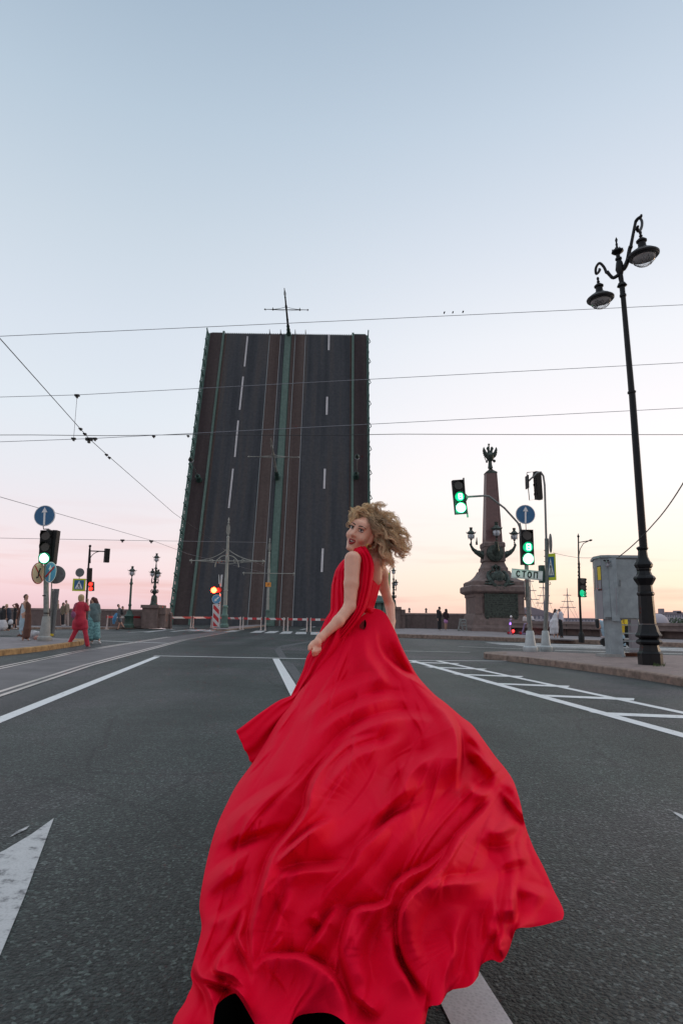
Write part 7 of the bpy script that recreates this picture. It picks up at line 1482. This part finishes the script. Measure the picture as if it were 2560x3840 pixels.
# overlapping folds: path, height (photo px), high side (+1 = right of a path running down the picture), reach of the high and of the low side
FO = [
 ([(985, 285), (1035, 320), (1068, 375), (1080, 440), (1078, 520), (1072, 600)], 46, -1, 95, 70),
 ([(1222, 588), (1172, 645), (1112, 708), (1062, 762), (1030, 830), (962, 908), (905, 955), (874, 1010), (862, 1080), (868, 1150), (898, 1225), (960, 1300), (1000, 1350)], 60, 1, 110, 60),
 ([(800, 395), (690, 425), (615, 490), (575, 540), (549, 600), (540, 660), (500, 722), (432, 800), (402, 870), (385, 930), (365, 1000), (347, 1080), (350, 1180), (354, 1300)], 54, 1, 100, 60),
 ([(985, 625), (900, 660), (830, 700), (770, 758), (722, 802), (700, 850), (655, 900), (610, 950), (585, 1010)], 24, 1, 75, 45),
 ([(975, 565), (920, 600), (860, 636), (800, 690), (740, 740)], 11, -1, 60, 50),
 ([(1060, 760), (980, 845), (905, 880), (845, 925), (822, 985), (760, 1000), (705, 1012), (676, 1085), (664, 1165), (688, 1260), (715, 1370)], 50, 1, 85, 45),
 ([(868, 1015), (855, 1090), (866, 1180), (905, 1265), (945, 1350)], 40, -1, 60, 40),
 ([(655, 985), (612, 1050), (570, 1120), (532, 1180)], 34, 1, 50, 40),
 ([(600, 1040), (585, 1060), (560, 1030)], 16, -1, 25, 20),
 ([(355, 1235), (385, 1185), (440, 1166), (520, 1170), (590, 1200), (650, 1255), (690, 1340), (705, 1410)], 36, -1, 80, 30),
 ([(700, 1300), (740, 1340), (800, 1390)], 24, 1, 40, 30),
 ([(640, 690), (590, 712), (540, 748), (480, 800), (430, 850)], 30, 1, 60, 30),
 ([(700, 850), (620, 858), (540, 862), (470, 878), (420, 900)], 22, 1, 45, 30),
 ([(300, 1085), (262, 1140), (232, 1180), (225, 1225), (285, 1250), (345, 1300)], 34, 1, 45, 40),
 ([(335, 1000), (312, 1060), (300, 1110), (330, 1180), (345, 1240)], 26, 1, 26, 22),
 ([(160, 1205), (175, 1250), (225, 1268), (290, 1290), (330, 1340), (360, 1410)], 26, 1, 40, 24),
 ([(150, 1180), (160, 1240), (200, 1310), (215, 1400)], 26, 1, 40, 26),
 ([(490, 700), (400, 738), (310, 765), (215, 815)], 9, -1, 60, 40),
 ([(520, 540), (420, 590), (320, 660), (240, 745)], 16, 1, 70, 60),
 ([(400, 740), (330, 800), (250, 860), (185, 930)], 18, 1, 60, 40),
 ([(370, 860), (290, 900), (215, 960), (185, 1030)], 8, -1, 60, 40),
 ([(350, 960), (290, 1000), (200, 1060)], 16, 1, 50, 34),
 # upper cloth
 ([(1020, 360), (930, 330), (830, 335), (720, 375), (640, 440), (590, 510)], 20, 1, 70, 60),
 ([(920, 270), (820, 262), (720, 290), (630, 340), (560, 420)], 17, 1, 70, 60),
 ([(830, 190), (740, 200), (650, 240), (560, 310), (500, 380)], 12, 1, 60, 60),
 ([(1060, 420), (980, 455), (900, 520), (850, 600), (780, 680)], 18, 1, 70, 60),
 ([(900, 400), (800, 430), (700, 470), (620, 560), (590, 640)], 16, 1, 60, 50),
 ([(1000, 470), (900, 480), (820, 540)], 14, 1, 45, 40),
 ([(790, 20), (806, 100), (860, 165), (960, 228), (1040, 305), (1095, 350)], 26, -1, 70, 60),
 ([(760, 40), (770, 120), (820, 190), (880, 240)], 12, -1, 40, 40),
 ([(840, 40), (862, 110), (900, 170), (930, 215)], 12, 1, 26, 30),
 ([(905, 150), (930, 200), (990, 250), (1050, 310)], 16, 1, 26, 34),
 # right panel
 ([(1050, 320), (1110, 370), (1160, 440), (1215, 520), (1260, 590)], 20, -1, 40, 40),
 ([(1100, 400), (1150, 440), (1205, 500)], 18, 1, 30, 30),
 ([(1090, 460), (1140, 490), (1190, 560)], 20, 1, 36, 34),
 ([(1105, 560), (1150, 590), (1200, 590)], 18, -1, 36, 30),
 ([(1216, 590), (1250, 640), (1290, 690), (1310, 730)], 26, 1, 30, 34),
 ([(1225, 560), (1262, 610), (1300, 680)], 20, 1, 26, 24),
 ([(1150, 722), (1200, 752), (1260, 735), (1305, 705)], 17, 1, 40, 30),
 ([(1130, 760), (1200, 780), (1290, 760)], 16, 1, 40, 30),
 ([(1190, 880), (1120, 900), (1040, 905), (960, 940)], 20, 1, 60, 40),
 ([(1340, 840), (1270, 850), (1200, 880)], 11, -1, 60, 40),
 ([(1270, 925), (1275, 985), (1270, 1060)], 30, -1, 70, 50),
 ([(1270, 925), (1330, 930), (1400, 960)], 15, -1, 40, 30),
 ([(1220, 1080), (1205, 1140), (1228, 1190)], 30, 1, 26, 34),
 ([(1110, 1000), (1085, 1080), (1070, 1180), (1045, 1270)], 22, -1, 60, 50),
 ([(1200, 960), (1170, 1060), (1160, 1160)], 14, 1, 50, 50),
 ([(990, 960), (940, 1030), (930, 1110), (960, 1200)], 14, -1, 60, 50),
 ([(780, 1040), (745, 1120), (750, 1220), (790, 1310)], 14, -1, 50, 50),
 ([(500, 920), (455, 1000), (420, 1090), (400, 1160)], 16, 1, 60, 50),
]
disp = np.zeros_like(PXg); FOLD = 2.5
Pf = np.stack([PXg.ravel(), PYg.ravel()], 1)
def add_folds(lst, rad0):
    for pts, A_, side, wh, wl_ in lst:
        rad = rad0 if A_ >= 24 or rad0 < 10 else 20
        p = arc_resample(pts, 26); rng = 5.0 * max(wh, wl_); lo_ = p.min(0) - rng; hi_ = p.max(0) + rng
        sel = np.where((Pf[:, 0] > lo_[0]) & (Pf[:, 0] < hi_[0]) & (Pf[:, 1] > lo_[1]) & (Pf[:, 1] < hi_[1]))[0]; Q = Pf[sel]
        best = np.full(len(sel), 1e9); sg = np.zeros(len(sel)); tp = np.zeros(len(sel))
        for i in range(len(p) - 1):
            a, b_ = p[i], p[i + 1]; d = b_ - a; l2 = d @ d + 1e-9; t = np.clip(((Q - a) @ d) / l2, 0, 1); e = Q - a - t[:, None] * d; ds = np.hypot(e[:, 0], e[:, 1]); c = e[:, 0] * d[1] - e[:, 1] * d[0]
            k = ds < best; best[k] = ds[k]; sg[k] = np.sign(c[k]); tp[k] = (i + t[k]) / (len(p) - 1)
        x = best * sg * side; hi_f = np.exp(-(np.maximum(x - rad, 0) / wh) ** 1.5); lo_f = -.62 * np.exp(-np.maximum(-x - rad, 0) / wl_); mid = np.clip((x + rad) / (2 * rad), 0, 1); mid = mid * mid * (3 - 2 * mid)
        f_ = np.where(x > rad, hi_f, np.where(x < -rad, lo_f, -.62 + 1.62 * mid)); tap = np.clip(np.sin(np.pi * np.clip(tp, 0, 1)) * 1.15, 0, 1) ** 1.4 * np.where((tp <= 0) | (tp >= 1), 0, 1)
        fd = np.clip(1.25 * (1 - best / rng), 0, 1); disp.ravel()[sel] += A_ * f_ * tap * fd * fd * (3 - 2 * fd)
add_folds([([cd(*q) for q in f_[0]],) + f_[1:] for f_ in FO], 11)
# soft secondary wrinkles running with the cloth, fading towards the waist
def wave(ax_, ay, ph, warp): return np.sin(PXg * ax_ + PYg * ay + ph + warp * np.sin(PXg * .004 + PYg * .006 + ph))
flow = (wave(.020, .017, 1, 1.8) + .8 * wave(.031, .022, 4, 2.1) + .6 * wave(.045, .037, 2, 2.5) + .7 * wave(.012, -.006, 5, 1.2) + .35 * wave(.07, .05, .5, 3.0)) * 1.3
disp += flow * np.clip((PYg - 2450) / 700, .12, 1) * (.5 + .5 * np.sin(PXg * .006 - PYg * .004 + 1.2) ** 2)
# puffed folds: rounded swells parted by narrow creases that sweep down from the right edge towards the hem
def sstep(a_, b_, x): t = np.clip((x - a_) / (b_ - a_), 0, 1); return t * t * (3 - 2 * t)
ubase = uu * (1 + .70 * sstep(.42, .76, vg)) 
wob = .055 * np.sin(vg * 9 + ubase * 7) + .035 * np.sin(vg * 17 - ubase * 11 + 2) + .02 * np.sin(vg * 31 + ubase * 23 + 1)
def puff(f, ph, sharp=.75): return np.abs(np.sin(np.pi * f * (ubase + wob) + ph)) ** sharp
mod1 = .55 + .45 * np.sin(vg * 7.3 + ubase * 5.1 + .6); mod2 = np.clip(np.sin(vg * 13 + ubase * 9 + 2.2) + .25, 0, 1); mod3 = np.clip(np.sin(vg * 19 - ubase * 14 + .3) + .1, 0, 1)
g1 = sstep(.30, .62, vg)
disp += g1 * (12 * mod1 * puff(4.1, .5, .7) + 5 * mod2 * puff(9.3, 1.1, .8)) - g1 * 8
# long soft pleats falling from the waist
disp += (1 - g1) * sstep(.03, .2, vg) * (5 * np.sin(uu * 21 + 3 * vg) + 2 * np.abs(np.sin(uu * 26 + 5 * vg + 1)) + .8 * np.sin(uu * 61 + 9 * vg)) * (.45 + .55 * uu)
# short creases scattered along the flow of the cloth
rsk = np.random.RandomState(5); CRE = []
for _ in range(60):
    j0 = rsk.uniform(.04, .96); i0 = .10 + .86 * rsk.rand() ** .8; ln = rsk.uniform(.03, .12); iv0 = int(i0 * (NV - 1)); ju = int(j0 * (NU - 1)); dirx = rsk.uniform(-1.3, .05) * (1.2 if i0 < .72 else .35); pts_ = []
    for k in range(4):
        ii = min(NV - 1, int((i0 + ln * (k - 1.5) / 1.5) * NV)); jj = int(np.clip(j0 + dirx * ln * (k - 1.5) / 1.5 + rsk.randn() * .004, .01, .99) * (NU - 1)); ii = max(2, ii); pts_.append((PXg[ii, jj], PYg[ii, jj]))
    s_ = rsk.uniform(.6, 1.5); CRE.append((pts_, rsk.uniform(1.5, 5.5) * (.45 + .55 * min(1, i0 * 1.6)), rsk.choice([-1, 1]), 16 * s_ * rsk.uniform(.8, 2), 12 * s_ * rsk.uniform(.8, 2)))

add_folds(CRE, 6)
# curled, ruffled hem
disp += np.clip((vg - .90) / .10, 0, 1) ** 2 * 16 * np.sin(np.arange(NU)[None, :] * .16 + 3 * np.sin(np.arange(NU)[None, :] * .021))
for _ in range(3):
    q_ = np.pad(disp, 1, mode='edge'); disp = (q_[1:-1, 1:-1] * 2 + q_[:-2, 1:-1] + q_[2:, 1:-1] + q_[1:-1, :-2] + q_[1:-1, 2:]) / 6
# billow: the sheet rises in the middle, its sides fall away
billow = (1 - np.abs(2 * uu - 1) ** 2.6) * np.interp(vg[:, :1], [0, .1, .3, .7, 1], [20, 55, 90, 120, 60]) - np.interp(vg[:, :1], [0, .1, .3, .7, 1], [10, 25, 50, 80, 40])
edge = np.minimum(uu, 1 - uu); roll = -np.exp(-edge / .018) * 34 * np.clip(vg * 6, .3, 1)
from_px = (disp * FOLD + billow + roll) * mppx
t2 = (tpar * np.linalg.norm(D, axis=-1) - from_px / cosa) / np.linalg.norm(D, axis=-1)
front = D * t2[..., None]; front[..., 2] += CAM_H
low = front[..., 2] < .03; tg = (.03 - CAM_H) / D[..., 2]; t2 = np.where(low, np.minimum(t2, tg), t2); front = D * t2[..., None]; front[..., 2] += CAM_H
print('skirt z', front[..., 2].min(), front[..., 2].max(), 'Y', front[..., 1].min(), front[..., 1].max())
# underside: same outline, set back behind the top sheet, kept above the road
env = np.clip(np.minimum(np.minimum(uu, 1 - uu) / .12, np.minimum(vg * 8, (1 - vg) / .06)), 0, 1)
st = 5
tb_ = (t2 + env ** .6 * .22 * t2 + .012); lim = (.015 - CAM_H) / np.minimum(D[..., 2], -1e-3); tb_ = np.where((D[..., 2] < -1e-3), np.minimum(tb_, np.maximum(lim, t2 + .004)), tb_)
under = D * tb_[..., None]; under[..., 2] += CAM_H
iu = np.unique(np.r_[np.arange(0, NU, st), NU - 1]); iv = np.unique(np.r_[np.arange(0, NV, st), NV - 1])
idx = np.arange(NU * NV).reshape(NV, NU); q = np.stack([idx[:-1, :-1], idx[:-1, 1:], idx[1:, 1:], idx[1:, :-1]], -1).reshape(-1, 4)
V = front.reshape(-1, 3); raw('skirt', V, q.tolist(), GOWN, ORG[wt.name], wt, 'all')
ub = under[np.ix_(iv, iu)]; nb_, mb_n = len(iv), len(iu); idx = np.arange(nb_ * mb_n).reshape(nb_, mb_n); q = np.stack([idx[:-1, :-1], idx[:-1, 1:], idx[1:, 1:], idx[1:, :-1]], -1).reshape(-1, 4)
raw('skirt_underside', ub.reshape(-1, 3), q.tolist(), GOWN, ORG[wt.name], wt, 'all')
# hem and side seams closing the two sheets
rim = [(0, j) for j in range(NU)] + [(i, NU - 1) for i in range(1, NV)] + [(NV - 1, j) for j in range(NU - 2, -1, -1)] + [(i, 0) for i in range(NV - 2, 0, -1)]
fr_ = np.array([front[i, j] for i, j in rim]); un_ = np.array([under[i, j] for i, j in rim]); n_ = len(rim)
raw('hem', np.r_[fr_, un_], [(k, (k + 1) % n_, (k + 1) % n_ + n_, k + n_) for k in range(n_)], GOWN, ORG[wt.name], wt, 'all')
# sheets in the hem gaps: the gown's unlit inside painted black
BLK_SHADE = mat('black_inner_shade', (.002, .002, .002), 1.0, spec=.0)
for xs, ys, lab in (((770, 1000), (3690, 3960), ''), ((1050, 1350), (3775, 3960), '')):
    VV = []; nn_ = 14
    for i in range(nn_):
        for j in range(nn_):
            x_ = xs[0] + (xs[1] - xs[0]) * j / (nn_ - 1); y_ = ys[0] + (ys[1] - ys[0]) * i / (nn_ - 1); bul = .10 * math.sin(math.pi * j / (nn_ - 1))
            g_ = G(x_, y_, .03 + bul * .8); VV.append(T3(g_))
    raw('hem_gap_shade', VV, [(i * nn_ + j, i * nn_ + j + 1, (i + 1) * nn_ + j + 1, (i + 1) * nn_ + j) for i in range(nn_ - 1) for j in range(nn_ - 1)], BLK_SHADE, ORG[wt.name], wt, 'all')
# slit below the waist knot: its shaded inside painted as dark patches
sl = [c3(*q) for q in ((420, 1545), (436, 1580), (434, 1620), (412, 1668), (385, 1662), (355, 1650), (350, 1615), (380, 1575))]
def on_skirt(x, y, off): 
    k = np.argmin((PXg - x) ** 2 + (PYg - y) ** 2); pnt = front.reshape(-1, 3)[k]; r_ = ray(x, y); Yq = pnt[1] - off; return P(x, y, Yq)
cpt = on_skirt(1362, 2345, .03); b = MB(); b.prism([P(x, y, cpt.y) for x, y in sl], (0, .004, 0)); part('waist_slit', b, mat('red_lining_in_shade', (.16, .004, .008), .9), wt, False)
sl2 = [c3(*q) for q in ((420, 1545), (432, 1580), (428, 1625), (412, 1668), (408, 1620), (410, 1570))]
b = MB(); b.prism([P(x, y, cpt.y - .004) for x, y in sl2], (0, .003, 0)); part('slit_shade', b, BLK_SHADE, wt, False)

# ---------------- hair: skull cap of dark roots, a filled core and many curling locks
HM = bpy.data.materials.new('honey_blond_curls'); HM.use_nodes = True; ht = HM.node_tree; hb_ = ht.nodes['Principled BSDF']; hb_.inputs['Roughness'].default_value = .45; hb_.inputs['Specular IOR Level'].default_value = .4
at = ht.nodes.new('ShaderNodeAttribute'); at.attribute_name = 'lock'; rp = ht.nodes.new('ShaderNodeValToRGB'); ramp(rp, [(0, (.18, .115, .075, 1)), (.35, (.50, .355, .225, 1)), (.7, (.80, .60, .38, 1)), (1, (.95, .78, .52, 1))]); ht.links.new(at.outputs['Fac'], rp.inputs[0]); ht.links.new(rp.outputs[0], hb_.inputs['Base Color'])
trn = ht.nodes.new('ShaderNodeBsdfTranslucent'); ht.links.new(rp.outputs[0], trn.inputs[0]); mxh = ht.nodes.new('ShaderNodeMixShader'); mxh.inputs[0].default_value = .42; ht.links.new(hb_.outputs[0], mxh.inputs[1]); ht.links.new(trn.outputs[0], mxh.inputs[2]); ht.links.new(mxh.outputs[0], ht.nodes['Material Output'].inputs[0])
HRT = mat('dark_hair_core', (.22, .145, .09), .6, var=.4, vscale=40)
def hp(x, y, Y): return T3(PC(c7, x, y, Y))
core = [he(.006, -.034, .046, (.080, .092, .084)), ('c', hp(640, 560, 3.60), hp(820, 620, 3.62), .060, .066), ('c', hp(760, 660, 3.62), hp(930, 800, 3.64), .066, .050), ('c', hp(720, 760, 3.64), hp(860, 980, 3.66), .052, .044), ('c', hp(560, 420, 3.60), hp(800, 470, 3.62), .050, .045)]
carve = [('-e',) + he(-.004, .066, -.028, (.074, .062, .098))[1:]]
v, f = sdf_mesh(core + carve, .007, .03); raw('hair_core', v, f, HRT, ORG[wt.name], wt, 'all')
rs = np.random.RandomState(21); HV = []; HF = []; HC = []
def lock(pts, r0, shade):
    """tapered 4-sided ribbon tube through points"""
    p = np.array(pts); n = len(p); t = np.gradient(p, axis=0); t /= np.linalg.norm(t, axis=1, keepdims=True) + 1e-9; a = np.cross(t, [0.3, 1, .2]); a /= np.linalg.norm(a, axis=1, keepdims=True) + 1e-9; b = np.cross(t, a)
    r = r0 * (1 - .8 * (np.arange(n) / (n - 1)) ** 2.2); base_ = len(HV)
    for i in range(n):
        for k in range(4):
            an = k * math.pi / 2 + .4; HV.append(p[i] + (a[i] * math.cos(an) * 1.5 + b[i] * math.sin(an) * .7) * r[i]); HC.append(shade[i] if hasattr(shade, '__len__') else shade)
    for i in range(n - 1):
        for k in range(4): q0 = base_ + i * 4 + k; q1 = base_ + i * 4 + (k + 1) % 4; HF.append((q0, q1, q1 + 4, q0 + 4))
def curl(root, mid, end, amp, turns, r0, shade0, n=26, ph=None):
    root, mid, end = map(np.array, (root, mid, end)); s = np.linspace(0, 1, n)[:, None]; c = (1 - s) ** 2 * root + 2 * s * (1 - s) * mid + s ** 2 * end
    t = np.gradient(c, axis=0); t /= np.linalg.norm(t, axis=1, keepdims=True) + 1e-9; a = np.cross(t, [0, 1, 0.01]); a /= np.linalg.norm(a, axis=1, keepdims=True) + 1e-9; b = np.cross(t, a); ph0 = rs.rand() * 6.28
    sh_ = shade0 + rs.randn() * .12
    for m_ in range(10):      # the hairs of one ringlet share its curl
        off = rs.randn(2) * .0060; ph = ph0 + rs.randn() * .28
        w_ = s ** 1.15 * turns * 2 * math.pi + ph; am = amp * (.08 + .92 * s ** 1.1) * (1 + rs.randn() * .12)
        p = c + (a * np.sin(w_) + b * np.cos(w_) * .8) * am - (a * math.sin(ph) + b * math.cos(ph) * .8) * amp * .08 + (a * off[0] + b * off[1]) * (1.2 - .7 * s) 
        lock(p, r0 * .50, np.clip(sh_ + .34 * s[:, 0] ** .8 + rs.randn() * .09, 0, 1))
def scalp(th, ph_):
    """point on the skull: th from crown down, ph_ around (0 = face front, +90 = ear side)"""
    return T3(H(.084 * math.sin(th) * math.sin(ph_) + .004, -.030 + .098 * math.sin(th) * math.cos(ph_), .040 + .092 * math.cos(th)))
ends = []   # (root spread, mid, end, count): flow groups measured on the photograph
def grp(n, th, ph_, mid, end, es, ms, amp, turns, shade, r=.0022, Yb=3.60, Ys=.07):
    for _ in range(n):
        a = scalp(rs.uniform(*th), R(rs.uniform(*ph_))); yo = rs.randn() * Ys
        curl(a, hp(mid[0] + rs.randn() * ms, mid[1] + rs.randn() * ms, Yb + yo * .6), hp(end[0] + rs.randn() * es[0], end[1] + rs.randn() * es[1], Yb + yo), amp * 1.35 * rs.uniform(.6, 1.4), turns * .95 * rs.uniform(.7, 1.3), r * rs.uniform(.6, 1.3), shade + rs.randn() * .10)
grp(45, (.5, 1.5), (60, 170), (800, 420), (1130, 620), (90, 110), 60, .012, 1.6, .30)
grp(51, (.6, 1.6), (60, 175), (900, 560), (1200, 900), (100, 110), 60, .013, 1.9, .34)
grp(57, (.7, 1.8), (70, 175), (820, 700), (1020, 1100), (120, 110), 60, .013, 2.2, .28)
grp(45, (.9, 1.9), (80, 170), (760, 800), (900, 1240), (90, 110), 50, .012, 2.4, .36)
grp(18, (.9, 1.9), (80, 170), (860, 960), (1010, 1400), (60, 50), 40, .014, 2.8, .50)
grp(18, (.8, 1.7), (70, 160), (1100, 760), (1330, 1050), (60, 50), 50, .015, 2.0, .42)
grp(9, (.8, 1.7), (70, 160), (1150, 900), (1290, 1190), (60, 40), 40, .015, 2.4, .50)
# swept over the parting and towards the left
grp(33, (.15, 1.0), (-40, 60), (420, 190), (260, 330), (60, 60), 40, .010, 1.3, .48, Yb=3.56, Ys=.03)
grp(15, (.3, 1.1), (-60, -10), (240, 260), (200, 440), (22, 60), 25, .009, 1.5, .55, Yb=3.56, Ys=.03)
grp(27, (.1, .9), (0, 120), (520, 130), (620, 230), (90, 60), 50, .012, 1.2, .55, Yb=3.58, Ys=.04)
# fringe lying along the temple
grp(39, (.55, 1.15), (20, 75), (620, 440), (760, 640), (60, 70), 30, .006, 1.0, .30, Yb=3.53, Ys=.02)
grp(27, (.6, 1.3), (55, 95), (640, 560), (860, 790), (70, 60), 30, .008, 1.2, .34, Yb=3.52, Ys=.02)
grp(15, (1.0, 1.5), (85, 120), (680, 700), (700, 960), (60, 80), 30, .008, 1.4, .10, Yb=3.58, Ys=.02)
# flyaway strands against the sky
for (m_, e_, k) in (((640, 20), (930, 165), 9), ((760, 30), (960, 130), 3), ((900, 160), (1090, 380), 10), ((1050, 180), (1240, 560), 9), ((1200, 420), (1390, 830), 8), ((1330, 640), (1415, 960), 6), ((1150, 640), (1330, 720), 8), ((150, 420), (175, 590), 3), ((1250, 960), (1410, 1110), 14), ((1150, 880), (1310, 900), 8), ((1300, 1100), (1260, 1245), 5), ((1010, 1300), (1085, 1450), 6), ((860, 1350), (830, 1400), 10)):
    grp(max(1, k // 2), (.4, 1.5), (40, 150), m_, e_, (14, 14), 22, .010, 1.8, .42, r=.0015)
me = bpy.data.meshes.new('hair'); o_ = np.array(ORG[wt.name]); me.from_pydata((np.array(HV) - o_).tolist(), [], HF); me.materials.append(HM); at_ = me.attributes.new('lock', 'FLOAT', 'POINT'); at_.data.foreach_set('value', np.array(HC, dtype=np.float32)); me.shade_smooth()
ob = bpy.data.objects.new('hair', me); C.objects.link(ob); ob.parent = wt
